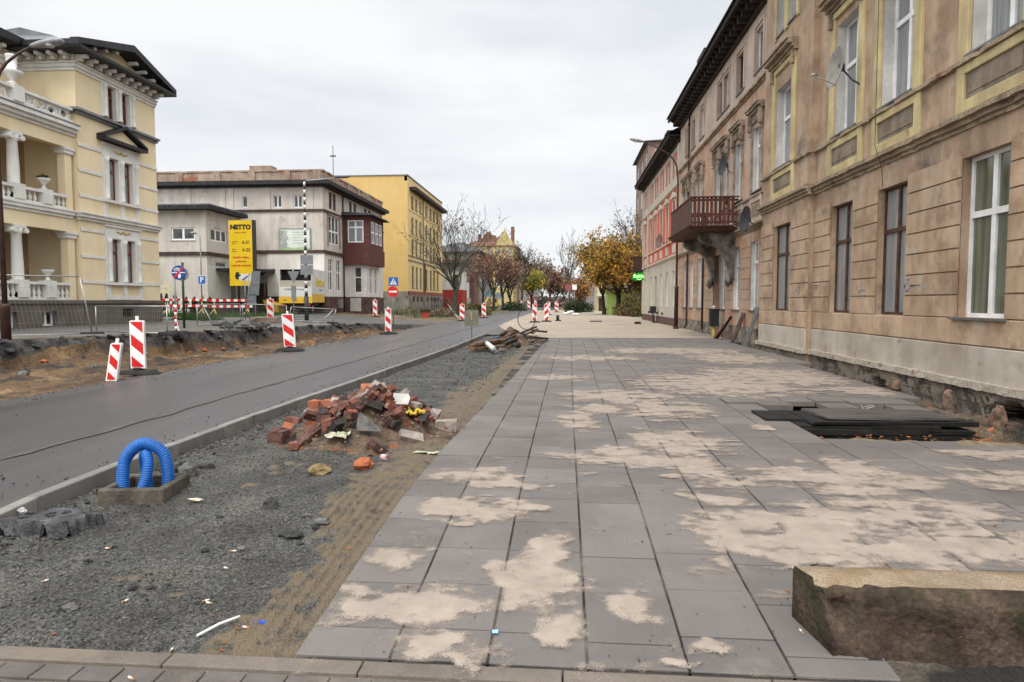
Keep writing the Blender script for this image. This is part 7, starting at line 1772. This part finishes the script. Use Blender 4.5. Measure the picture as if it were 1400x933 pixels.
# small litter in the foreground
a=gnd(269,866); c=gnd(328,844); a.z=bed(a.x,a.y)+.02; c.z=bed(c.x,c.y)+.03
stick('plastic_tube','thin white tube lying across the near gravel','tube',a,c,.008,sign_white)
litter(356,849,nmat('blue_foil',[(.02,.06,.35),(.04,.1,.5)],scale=20,rough=.3),'dark blue plastic scrap at the rake marks in the sand strip',(.04,.012,.008),z=bed(gnd(356,849).x,gnd(356,849).y)+.01)
p=gnd(677,867); b=B(); b.obox((p.x,p.y,p.z+.014),(.032,.03,.004),Matrix.Rotation(.15,3,'Z')); o=b.build('paper_scrap',nmat('light_blue_paper',[(.25,.5,.68),(.35,.62,.78)],scale=30)); tag(o,'small light blue square of paper on the slabs at the bottom','litter')
for (px,py) in ((337,858),(233,877),(280,812),(287,817),(318,745),(60,786),(170,813),(310,766),(148,745),(180,930),(1097,838),(1096,866)):
    p=gnd(px,py); zz=bed(p.x,p.y) if p.x<edge_x(p.y) and p.y>3.2 else p.z
    b=B(); a=rl.uniform(0,3); d=Vector((math.cos(a),math.sin(a),0))*.016; b.mi=0; b.tube([Vector((p.x,p.y,zz+.009))-d,Vector((p.x,p.y,zz+.009))],.006,6); b.mi=1; b.tube([Vector((p.x,p.y,zz+.009)),Vector((p.x,p.y,zz+.009))+d*1.6],.0058,6)
    tag(b.build('cigarette_end',[nmat('filter_orange',[(.4,.2,.08),(.5,.27,.12)],scale=30),sign_white]),'cigarette end dropped in the foreground','cigarette end','cigarette ends in the foreground')
litter(218,888,drk,'dark scrap lying on the sett paving at the bottom left',(.022,.012,.008),z=gnd(218,888).z+.006)
litter(268,681,nmat('pale_wood_chip',[(.5,.42,.3),(.6,.52,.4)],scale=9),'pale wood chip on the gravel right of the drain frame',(.06,.03,.012),z=-.02)
# ---------------------------------------------------------------- things along the right wall
def plank(label,px0,py0,px1,py1,w_,th,mat,X0=6.75,X1=7.24):
    a=onx(px0,py0,X0); c=onx(px1,py1,X1); d=c-a; q=d.to_track_quat('Z','X').to_matrix(); b=B(); b.obox((a+c)/2,(th,w_,d.length),q,jit=.01); return tag(b.build('plank',mat,bevel=.006),label,'plank','planks leaning on the pink wall')
plank('grey weathered plank leaning on the wall, nearest and longest',1018,475,1037,421,.34,.04,nmat('grey_plank',[(.06,.06,.06),(.15,.15,.15)],scale=4,bump=.3,stretch=(4,4,.5)))
plank('dark narrow plank leaning on the wall in the middle',1001,468,1017,428,.22,.05,wd2)
plank('black plank crossing over the red one',980,463,1000,433,.16,.05,tar)
plank('red painted plank leaning lowest on the wall',977,463,996,439,.2,.04,nmat('red_plank',[(.2,.04,.03),(.3,.07,.05)],scale=4))
plank('short red plank leaning against the black one',986,464,1000,447,.14,.04,MATS['red_plank'],X0=6.85)
p=onx(975.5,458,6.85); t=thing('litter_bin','black litter bin on yellow post below the balcony','litter bin',p,world=True)
b=B(); z0=onx(975,446,6.85).z; z1=onx(975,424,6.85).z; b.box(p.x-.2,p.x+.2,p.y-.17,p.y+.17,z0,z1); b.box(p.x-.23,p.x+.23,p.y-.2,p.y+.2,z1,z1+.05); b.build('bin_body',paint('bin_black',(.014,.015,.018)),t); b=B(); b.tube([(p.x,p.y,-.1),(p.x,p.y,z0)],.07,8); b.build('post',nmat('bin_post_yellow',[(.42,.34,.05),(.52,.43,.09)],scale=5),t)
b=B(); q=Vector((p.x,p.y,z1+.05)); b.lathe([(.05,0),(.065,.15),(.055,.15)],q,10); tag(b.build('paper_cup',sign_white),'white cup standing on the black litter bin','cup')
q=onx(1030,419,7.2); b=B(); b.lathe([(.045,0),(.045,.2),(.02,.27),(.018,.31),(.022,.33)],(7.25,q.y,1.335),10); tag(b.build('bottle',nmat('clear_bottle',[(.4,.45,.5),(.5,.55,.6)],scale=4,rough=.1)),'clear bottle standing on the window sill above the planks','bottle')
p=onx(893,430,6.95); t=thing('litter_bin','black box bin mounted before the red tenement wall','litter bin',p,world=True); b=B(); z0=onx(893,430,6.95).z; z1=onx(893,419,6.95).z; b.box(6.7,7.15,p.y-.25,p.y+.25,z0+.1,z1); b.build('bin_body',MATS['bin_black'],t); b=B(); b.tube([(6.95,p.y,0),(6.95,p.y,z0+.1)],.05,6); b.build('post',black_metal,t)
def slabp(px,py,sx_,sy_,h,mat,name,label,cat):
    p=onz(px,py,.02); b=B(); b.box(p.x-sx_,p.x+sx_,p.y-sy_,p.y+sy_,.0,h); return tag(b.build(name,mat,bevel=.01),label,cat)
slabp(814.5,440,.48,.5,.09,paint('iron_grey',(.05,.05,.05)),'manhole_cover','raised rectangular manhole cover in the levelled sand','manhole cover')
slabp(900,441,.35,.35,.12,MATS['iron_grey'],'manhole_cover','small dark box cover by the red tenement wall','manhole cover')
slabp(887,437,.5,.3,.14,rust_brown,'brown_block','low brown block beside the box bin','block')
slabp(918,443,.35,.3,.12,BK[0],'brick_block','red brick block left of the lamp post foot','block')
p=onz(762.5,439,.02); t=thing('pipe_stub','black pipe stub standing in the sand right of the chevron pair','pipe',p,world=True); b=B(); b.tube([(p.x,p.y,0),(p.x,p.y,.52)],.13,14); b.build('pipe',black_rubber,t); b=B(); b.box(p.x-.22,p.x+.3,p.y-.2,p.y+.2,0,.1); b.build('base',rust_brown,t)
for (px,py,r,lab) in ((774,430,(.5,.3,.2),'white filled sack lying at the left of the pile'),(780,429,(.5,.35,.3),'white filled sack on top of the pile'),(787,431,(.5,.3,.18),'white filled sack lying at the right of the pile')):
    p=onz(px,py,.05); b=B(); b.blob((p.x,p.y,r[2]*.7),r,.2,2); tag(b.build('sack',nmat('white_sack',[(.6,.6,.59),(.72,.72,.71)],scale=3,bump=.3)),lab,'sack')
for (px,py,lab) in ((800,427,'dark rag on the sand beyond the manhole cover'),(872,443,'black crumpled scrap on the sand before the red tenement')):
    p=onz(px,py,.02); b=B(); b.blob((p.x,p.y,.08),(.22,.15,.1),.5,2,facet=True); tag(b.build('rag',tar),lab,'litter')
p=onz(850.5,430,0); t=thing('sign_post','grey post with narrow signs seen edge on in front of the maple','road sign',p,world=True); b=B(); post(b,p,0,ony(850.5,390,p.y).z,.05); b.build('post',grey_metal,t)
for (v0,v1) in ((394,402),(403,406)): a=ony(849,v1,p.y-.1); c=ony(853,v0,p.y-.1); b=B(); b.box(a.x,c.x,p.y-.12,p.y-.08,a.z,c.z); b.build('sign_plate',sign_back,t)
# ---------------------------------------------------------------- distant vehicles and signs
def car(label,loc,rz,col,grp=None):
    t=thing('parked_car',label,'car',loc,rz,grp); b=B()
    prof=[(-2.1,.3),(-2.15,.75),(-1.6,.9),(-1.2,.98),(1.5,1.0),(2.05,.9),(2.1,.35)]
    b.prism([(x,-.85,z) for x,z in prof],(0,1.7,0)); b.build('body',col,t,bevel=.06)
    b=B(); b.hexa([(-1.25,-.8,.97),(1.6,-.8,.97),(1.6,.8,.97),(-1.25,.8,.97),(-.5,-.65,1.42),(1.1,-.65,1.42),(1.1,.65,1.42),(-.5,.65,1.42)]); b.build('cabin_glass',glass,t,bevel=.04)
    b=B(); b.box(-.5,1.1,-.66,.66,1.42,1.47); b.build('roof',col,t)
    for x in (-1.35,1.3):
        for y in (-.86,.7): b=B(); b.tube([(x,y,.32),(x,y+.17,.32)],.32,16); b.build('wheel',black_rubber,t)
    for y in (-.6,.6): b=B(); b.box(-2.16,-2.1,y-.2,y+.2,.6,.75); b.build('headlight',sign_white,t)
    return t
p=onz(879,431,0); car('white car parked just beyond the corner of the red tenement',(p.x+1.0,p.y+3.5,0),R(75),paint('car_white',(.66,.67,.68),rough=.25,coat=.5))
p=onz(862,431,0); b=B(); 
V=[]; rag('blue tarpaulin bundle on the ground left of the white car',862,430,1.0,.8,1.1,nmat('blue_tarp',[(.02,.06,.2),(.05,.12,.32)],scale=3,rough=.5),'tarpaulin',11,base=Vector((p.x+.2,p.y,-.25)))
# red and white site truck far down the road
p=onz(731,418,.02); t=thing('site_truck','red mixer truck with white cab far down the street','truck',p,0)
rd=nmat('mixer_red',[(.42,.03,.02),(.52,.05,.03)],scale=2,rough=.4)
b=B(); b.lathe([(.5,1.3),(1.15,2.0),(1.3,2.8),(1.0,3.7),(.55,4.2)],(-1.1,.5,0),16); b.build('drum',rd,t); b=B(); b.box(-2.2,-.1,-.2,6,.5,1.2); b.build('chassis',black_metal,t)
b=B(); b.box(.55,2.3,-.6,1.2,.5,2.6); cb=b.build('cab',tw,t); b=B(); b.box(.75,2.1,-.64,-.605,1.45,2.4); b.build('windscreen',glass,cb)
for x in (.8,2.0,-1.9,-.4): b=B(); b.tube([(x-.15,.3,.5),(x+.15,.3,.5)],.5,14); b.build('wheel',black_rubber,t)
# yellow mini digger and round sign backs in front of the brick house
p=onT(675,423); t=thing('mini_digger','small yellow digger beneath the bare trees on the left','digger',p,0)
b=B(); b.box(-.8,.8,-.5,.9,.15,.55); b.build('tracks',black_rubber,t); b=B(); b.box(-.7,.7,-.4,.8,.6,1.3); b.box(.0,.7,-.4,.8,1.3,2.3); b.build('body',ty,t); b=B(); b.box(.05,.65,-.42,-.41,1.4,2.2); b.build('cab_glass',glass,t); b=B(); b.tube([(-.4,-.4,1.2),(-1.0,-1.2,2.4),(-1.5,-1.8,1.4),(-1.4,-2.0,.6)],.14,6); b.build('boom',ty,t)
for (px,py,by_,r,col,lab) in ((669,402,420,5,nmat('teal_sign_back',[(.06,.14,.13),(.1,.19,.175)],scale=4),'round teal sign back in front of the brick house'),(681,405,421,5,sign_back,'round grey sign back right of the teal one')):
    p=onT(px,by_); t=thing('road_sign',lab,'road sign',p,world=True); c=ony(px,py,p.y); b=B(); post(b,p,p.z,c.z,.05); b.build('post',grey_metal,t); b=B(); b.prism(disc(c,r*p.y/FPX,0,0),(0,.04,0)); b.build('sign_back',col,t)
p=onz(782,424,0); t=thing('road_sign','paired far signs, one reddish board and one white, left of the hedge','road sign',p,world=True); 
for (px,mat,s_,nm) in ((777,nmat('dull_red_board',[(.22,.06,.06),(.3,.1,.1)],scale=3),4,'red_board'),(785.5,sign_white,3,'white_board')):
    q=ony(px,393,p.y); b=B(); b.tube([(q.x,q.y+.05,0),(q.x,q.y+.05,q.z)],.05,6); b.build('post',grey_metal,t); b=B(); b.box(q.x-s_*p.y/FPX,q.x+s_*p.y/FPX,q.y-.03,q.y,q.z-3.5*p.y/FPX,q.z+3.5*p.y/FPX); b.build(nm,mat,t)
p=onT(628.5,421); t=thing('notice_post','white post with several small white plates beside the bare tree','road sign',p,world=True); b=B(); post(b,p,p.z,ony(628.5,366,p.y).z,.07); b.build('post',tw,t)
for (px,py,w_,h_) in ((624.5,385,2.5,1),(627,396,2.5,2.2),(631,402,1,3)): q=ony(px,py,p.y-.1); k=p.y/FPX; b=B(); b.box(q.x-w_*k,q.x+w_*k,q.y-.03,q.y,q.z-h_*k,q.z+h_*k); b.build('white_plate',tw,t)
p=onT(611,424); q=onT(612,420); t=thing('stair_rail','green metal rail leading down beside the yellow block','railing',p,world=True); b=B(); a=Vector((p.x-.6,p.y+3,p.z+1.9)); c=Vector((p.x+1.8,p.y-3,p.z+.4)); b.tube([a,c],.05,6); b.tube([a-Vector((0,0,.9)),c-Vector((0,0,.5))],.05,6)
for k in range(5): s=a.lerp(c,k/4); b.tube([s,s-Vector((0,0,1.1))],.04,6)
b.build('rail',nmat('dull_green_rail',[(.10,.14,.10),(.16,.2,.15)],scale=3),t)
stick('pole','long pale pole lying slanted on the earth beside the yellow block','pole',onT(626,436)+Vector((0,0,.1)),onT(611,423)+Vector((0,0,.9)),.06,nmat('pale_pole',[(.4,.36,.28),(.5,.45,.36)],scale=3))
# broken asphalt slabs along the bank and dug up heap before the fence
rs2=random.Random(8)
for i in range(46):
    y=rs2.uniform(15,40); q=exc(y,rs2.uniform(-.15,.12)); s=rs2.uniform(.12,.36)
    b=B(); b.obox((0,0,0),(s,s*rs2.uniform(.5,1.2),rs2.uniform(.03,.06)),Matrix.Rotation(rs2.uniform(0,3),3,'Z')@Matrix.Rotation(rs2.gauss(.12,.15),3,'Y')@Matrix.Rotation(rs2.gauss(0,.12),3,'X'),jit=.05); o=b.build('asphalt_fragment',ashp if rs2.random()<.85 else drk); o.location=(q[0],q[1],q[2]+.0); tag(o,'broken piece of old asphalt along the edge of the cut bank','asphalt fragment','asphalt fragments on the bank edge')
for i in range(40):
    p=onT(rs2.uniform(292,372),rs2.uniform(443,451)); s=rs2.uniform(.12,.4); b=B(); b.blob((0,0,0),(s,s*.7,s*.45),.35,1,facet=True); o=b.build('asphalt_fragment',rs2.choice((ashp,drk,gry))); o.location=(p.x,p.y,p.z+.05); tag(o,'dark lump in the dug up heap in front of the price board','asphalt fragment','lumps in the dug up heap')
p=onT(362,441); t=thing('slab_stack','low stack of reddish paving slabs on the dug up footway','slab stack',p,world=True)
for k in range(4): b=B(); b.obox((p.x+.05*k,p.y,p.z+.05+.075*k),(1.7-.15*k,.7,.06),Matrix.Rotation(.1*k-.1,3,'Z')); b.build('paving_slab',nmat('pinkish_slab',[(.26,.19,.16),(.36,.27,.23)],scale=3),t)
for i in range(60):
    y=rs2.uniform(13,40); d=abs(rs2.gauss(.8,.8))+.3; q=exc(y,d); s=rs2.uniform(.04,.15)
    b=B(); b.blob((0,0,0),(s,s*.8,s*.6),.35,1,facet=True); o=b.build('stone',rs2.choice((gry,och,drk,org_))); o.location=(q[0],q[1],q[2]+s*.3); tag(o,'loose stone lying in the brown cut below the bank','stone','stones in the excavation')
# ================================================================= trees and plants
bark=nmat('dark_bark',[(.022,.018,.014),(.065,.052,.042)],scale=3,bump=.6,bscale=15,fine=.3,stretch=(3,3,.6))
bark2=nmat('green_grey_bark',[(.03,.03,.022),(.085,.08,.062)],scale=3,bump=.6,bscale=15,fine=.3,stretch=(3,3,.6))
def leafmat(name,cols,isl=.35): return nmat(name,cols,scale=.5,rough=.6,bump=0,island=isl,trans=.3,fine=.0,lo=.35,hi=.65)
L_gold=leafmat('golden_leaves',[(.20,.14,.025),(.5,.27,.04),(.6,.37,.07)]); L_rust=leafmat('rusty_leaves',[(.17,.085,.055),(.28,.13,.075),(.24,.15,.09)]); L_green=leafmat('yellow_green_leaves',[(.09,.14,.025),(.2,.24,.045),(.42,.25,.04)]); L_dull=leafmat('dull_brown_leaves',[(.17,.125,.10),(.25,.19,.145)]); L_dark=leafmat('dark_green_leaves',[(.016,.035,.012),(.045,.075,.022)]); L_olive=leafmat('olive_brown_leaves',[(.085,.09,.03),(.2,.15,.05)])
def tree(label,base,h,tr,spread,seed,leaf=None,nleaf=0,ls=.2,clump=.5,levels=4,fork=.3,name='tree',bk=None,lean=(0,0),twig=.012,grp=None,up=.35,nb=(4,3,3),under=None):
    rd=random.Random(seed); base=Vector(base); t=thing(name,label,'tree',base,world=True,group=grp)
    b=B(); tw_=B(); tips=[]
    def br(p,d,L,r,lev):
        pts=[p]; rr=[r]; n=5 if lev<2 else 4; q=p.copy(); dd=d.copy()
        for i in range(n):
            dd=(dd+Vector((rd.gauss(0,.13),rd.gauss(0,.13),rd.gauss(up*.18,.08)))).normalized(); q=q+dd*(L/n); pts.append(q.copy()); rr.append(max(twig,lerp(r,r*.5,(i+1)/n)))
        (b if lev<2 else tw_).tube(pts,rr,7 if lev<2 else (4 if lev<3 else 3),cap=False)
        if lev>=levels: tips.extend(pts[1:]); return
        if lev==levels-1: tips.extend(pts[2:])
        k=nb[min(lev-1,len(nb)-1)]+rd.choice((0,0,1)) if lev>0 else nb[0]+1
        for j in range(k):
            s=rd.uniform(.35,1.0) if j else 1.0; idx=min(n,max(1,int(s*n))); a=rd.uniform(0,6.28)
            side=Vector((math.cos(a),math.sin(a),rd.uniform(-.1,.5)))
            nd=(dd*rd.uniform(.5,1.0)+side*rd.uniform(.5,.95)*spread).normalized()
            br(pts[idx],nd,L*rd.uniform(.55,.8),rr[idx]*rd.uniform(.5,.68),lev+1)
    th=h*fork; p=base-Vector((0,0,.2)); pts=[p]; rr=[tr*1.25]
    for i in range(4): p=p+Vector((rd.gauss(lean[0],.04)*th/4,rd.gauss(lean[1],.04)*th/4,(th+.2)/4)); pts.append(p.copy()); rr.append(lerp(tr,tr*.8,(i+1)/4))
    b.tube(pts,rr,9,cap=False)
    k=nb[0]+1
    for j in range(k):
        a=6.28*j/k+rd.uniform(-.4,.4); sp=rd.uniform(.25,.75)*spread*1.3 if j else .1
        br(pts[-1] if rd.random()<.6 else pts[-2].lerp(pts[-1],rd.random()),Vector((math.cos(a)*sp,math.sin(a)*sp,1)).normalized(),h*rd.uniform(.3,.42),tr*rd.uniform(.4,.6),1)
    tk=b.build('trunk',bk or bark,t)
    cr=B()
    if nleaf:
        def lf(c,s):
            u=Vector((rd.gauss(0,1),rd.gauss(0,1),rd.gauss(0,.7))).normalized(); v=u.orthogonal().normalized(); v=Matrix.Rotation(rd.uniform(0,6.3),3,u)@v; w=u.cross(v)
            cr.face([c-v*s,c-w*s*.6,c+v*s,c+w*s*.6])
        for i in range(nleaf):
            c=rd.choice(tips)
            if under and rd.random()<under: cr.mi=1
            else: cr.mi=0
            lf(c+Vector((rd.gauss(0,clump),rd.gauss(0,clump),rd.gauss(-.1,clump*.8))),ls*rd.uniform(.6,1.3))
        tw_.build('twigs',bk or bark,tk); cr.build('crown',leaf,t)
    else:
        cr.bm.free(); tw_.build('crown',bk or bark,t)
    return t
def tb(px,py,Y,z=None):
    p=ony(px,py,Y); p.z=T(p.x,p.y) if z is None else z; return p
def th(px,py,Y,base): return ony(px,py,Y).z-base.z
q=tb(622,420,76); tree('large nearly bare tree beside the white annexe, tallest on the left',q,th(620,268,76,q),.36,.85,4,L_olive,160,.16,.3,levels=5,fork=.22,bk=bark2,twig=.016,nb=(4,3,2))
q=tb(660,420,100); tree('slender bare tree right of the largest bare tree',q,th(650,345,100,q),.2,.6,9,L_rust,260,.2,.4,levels=4,fork=.3,twig=.02,nb=(3,3,2))
q=tb(675,420,118); tree('rusty leaved tree in front of the ochre house, left one',q,th(690,336,118,q),.3,.8,15,L_rust,900,.2,.6,levels=4,fork=.25,twig=.03)
q=tb(688,419,128); tree('rusty leaved tree in front of the ochre house, right one',q,th(700,350,128,q),.3,.8,19,[L_rust,L_dull],1000,.22,.7,levels=4,fork=.25,twig=.03)
q=tb(697,419,135); tree('dull brown tree with sparse leaves left of the far lamp',q,th(697,362,135,q),.3,.8,22,L_dull,800,.22,.8,levels=4,fork=.25,twig=.03)
q=tb(714,418,150); tree('thin dark trunked bare tree before the pale far house',q,th(716,345,150,q),.25,.6,25,L_dull,300,.25,.5,levels=4,fork=.35,twig=.04)
q=tb(727,418,165); tree('yellow green tree on the far left side of the street',q,th(730,365,165,q),.3,.8,31,[L_green,L_gold],3000,.3,.8,levels=4,fork=.25,twig=.04,under=.3)
q=tb(742,418,200); tree('hazy brown tree beyond the yellow green one',q,th(743,362,200,q),.3,.8,33,L_dull,2200,.38,.9,levels=4,fork=.25,twig=.05)
q=tb(752,417,230); tree('hazy rust tree near the end of the street',q,th(752,366,230,q),.3,.8,35,L_rust,1800,.4,1.0,levels=4,fork=.25,twig=.06)
q=tb(760,417,260); tree('pale brown tree at the end of the street',q,th(760,372,260,q),.3,.9,37,L_dull,1800,.45,1.1,levels=4,fork=.2,twig=.06)
q=tb(771,417,290); tree('farthest brown tree where the street vanishes',q,th(771,372,290,q),.3,.9,39,L_dull,1800,.5,1.3,levels=4,fork=.2,twig=.07)
q=tb(778,422,150,0); tree('tall bare tree left of the golden maple',q,th(778,333,150,q),.26,.4,41,None,0,levels=4,fork=.3,twig=.035,nb=(3,3,3),up=.6)
q=tb(793,424,140,0); tree('rust orange tree behind the dark hedge',q,th(795,378,140,q),.25,.9,43,[L_rust,L_gold],2200,.26,.7,levels=4,fork=.2,twig=.04,under=.35)
q=tb(845,428,84,0); tree('big golden maple left of the red tenement, largest crown',q,th(838,318,84,q),.34,1.0,52,[L_gold,L_olive],9000,.17,.42,levels=4,fork=.24,twig=.02,nb=(5,4,3),under=.28,name='maple_tree')
q=tb(826,428,86,0); tree('golden tree leaning left of the big maple',q,th(806,325,86,q),.26,.95,57,[L_gold,L_olive],5200,.17,.42,levels=4,fork=.24,twig=.02,nb=(4,4,3),under=.3,lean=(-.12,0),name='maple_tree')
q=tb(858,428,82,0); tree('olive gold maple closest to the corner of the red tenement',q,th(862,335,82,q),.26,.8,61,[L_gold,L_rust],3600,.16,.42,levels=4,fork=.28,twig=.02,under=.35,name='maple_tree')
q=tb(868,428,88,0); tree('half bare rusty tree behind the green shop sign',q,th(866,300,88,q),.2,.7,66,L_rust,500,.16,.4,levels=4,fork=.35,twig=.02)
def bush(label,c,r,n,ls,mat,seed,name='bush',grp=None):
    rd=random.Random(seed); c=Vector(c); r=Vector(r); t=thing(name,label,'bush',c,world=True,group=grp)
    b=B()
    for i in range(n):
        d=Vector((rd.gauss(0,1),rd.gauss(0,1),abs(rd.gauss(0,1)))).normalized(); k=rd.uniform(.55,1.08)*(1+.3*noise.noise(d*2.5+c)); p=c+Vector((d.x*r.x*k,d.y*r.y*k,d.z*r.z*k))
        u=Vector((rd.gauss(0,1),rd.gauss(0,1),rd.gauss(0,1))).normalized(); v=u.orthogonal().normalized(); w=u.cross(v); s=ls*rd.uniform(.6,1.3)
        b.face([p-v*s,p-w*s*.6,p+v*s,p+w*s*.6])
    b.build('foliage',mat,t)
    b=B()
    for i in range(7): a=rd.uniform(0,6.3); b.tube([c-Vector((0,0,.1)),c+Vector((math.cos(a)*r.x*.3,math.sin(a)*r.y*.3,r.z*.4)),c+Vector((math.cos(a)*r.x*.6,math.sin(a)*r.y*.6,r.z*.75))],.03,4,cap=False)
    b.build('stems',bark,t)
    return t
bush('dark green bush behind the white sacks, left half of the hedge',tb(783,429,100,0),(1.4,1.2,1.7),900,.16,L_dark,1)
bush('dark green bush right half of the hedge behind the sacks',tb(796,428,105,0),(1.8,1.2,1.6),900,.16,L_dark,2)
bush('olive bush at the foot of the golden maples',tb(862,430,78,0),(1.6,1.2,2.6),1100,.14,L_olive,3)
bush('brown green bush beside the red tenement corner',tb(874,430,72,0),(1.0,1.0,1.6),800,.12,L_olive,4)
bush('dry brown grass clump on the earth beside the yellow block',tb(648,424,78),(2.2,1.5,1.5),900,.16,L_olive,5)
bush('low dark shrub behind the far chevron panels',tb(703,419,120),(2.5,2,1.8),900,.2,L_dark,6)
bush('brown bush on the earth left of the white annexe',tb(604,428,68),(1.5,1.0,.9),600,.13,L_dull,7)
hd_=thing('hedge','long low brown hedge in front of the maple trunks','hedge',tb(840,430,80,0),world=True); b=B(); rd=random.Random(3); a=onz(828,429,0); c=onz(860,433,0)
for i in range(2600):
    p=a.lerp(c,rd.random())+Vector((rd.gauss(0,.3),rd.gauss(0,.35),rd.uniform(0,1.0))); u=Vector((rd.gauss(0,1),rd.gauss(0,1),rd.gauss(0,1))).normalized(); v=u.orthogonal().normalized(); w=u.cross(v); s=.13*rd.uniform(.6,1.3); b.face([p-v*s,p-w*s*.6,p+v*s,p+w*s*.6])
b.build('foliage',leafmat('hedge_brown_leaves',[(.09,.055,.03),(.15,.10,.05)]),hd_)
b=B()
for i in range(16): p=a.lerp(c,i/15); b.tube([p,p+Vector((.1,0,.5)),p+Vector((-.1,.1,.9))],.03,4,cap=False)
b.build('stems',bark,hd_)
for (px,Y,rx,rz,sd,lab) in ((738,210,5,3.2,11,'brown thicket under the hazy trees, left part'),(752,250,6,3.4,12,'brown thicket under the hazy trees, middle part'),(764,300,7,4.0,13,'brown thicket closing the street, right part'),(772,340,7,5.0,14,'farthest grey brown thicket where the road vanishes'),(786,200,4,3.0,15,'brown thicket behind the dark hedge')):
    bush(lab,tb(px,417,Y,0),(rx,2.5,rz),700,.5,L_dull,sd)
# clipped conical shrubs before the grey wing
def cone(px,Y,h,r,first=None):
    p=tb(px,418,Y); rd=random.Random(px); t=thing('conical_shrub','clipped dark conical shrub behind the red and white barrier boards','shrub',p,world=True,group='conical shrubs before the grey wing'); b=B()
    for i in range(420):
        s=rd.random()**.7; z=.15+s*(h-.15); rr=r*(1-s)**.8*rd.uniform(.7,1.1); a=rd.uniform(0,6.3); q=p+Vector((rr*math.cos(a),rr*math.sin(a),z)); u=Vector((rd.gauss(0,1),rd.gauss(0,1),rd.gauss(0,1))).normalized(); v=u.orthogonal().normalized(); w=u.cross(v); k=.07; b.face([q-v*k,q-w*k*.6,q+v*k,q+w*k*.6])
    b.build('foliage',L_dark,t); b=B(); b.tube([p-Vector((0,0,.1)),p+Vector((0,0,h*.9))],[.05,.01],5); b.build('stem',bark,t)
for i,px in enumerate((220.5,228,239.5,255,266,277,287)): cone(px,46.2,1.55 if i<3 else 1.3,.36)
# grass on the left verge
gm=leafmat('verge_grass_blades',[(.03,.065,.012),(.06,.11,.02)],.3); b=B(); rd=random.Random(77)
def blade(x,y,h):
    z=T(x,y); a=rd.uniform(0,6.3); w=.02; u=Vector((math.cos(a)*w,math.sin(a)*w,0)); l=Vector((rd.gauss(0,.3)*h,rd.gauss(0,.3)*h,h)); p=Vector((x,y,z)); b.face([p-u,p+u,p+l])
for i in range(9000): blade(rd.uniform(-34,-20),rd.uniform(40.3,48.5),rd.uniform(.1,.28))
for i in range(1600): blade(rd.uniform(-21,-19.2),rd.uniform(33.6,36),rd.uniform(.08,.2))
for i in range(4000): blade(rd.uniform(-19,-11.5),rd.uniform(62,120),rd.uniform(.1,.5))
tag(b.build('verge_grass',gm),kind='stuff')
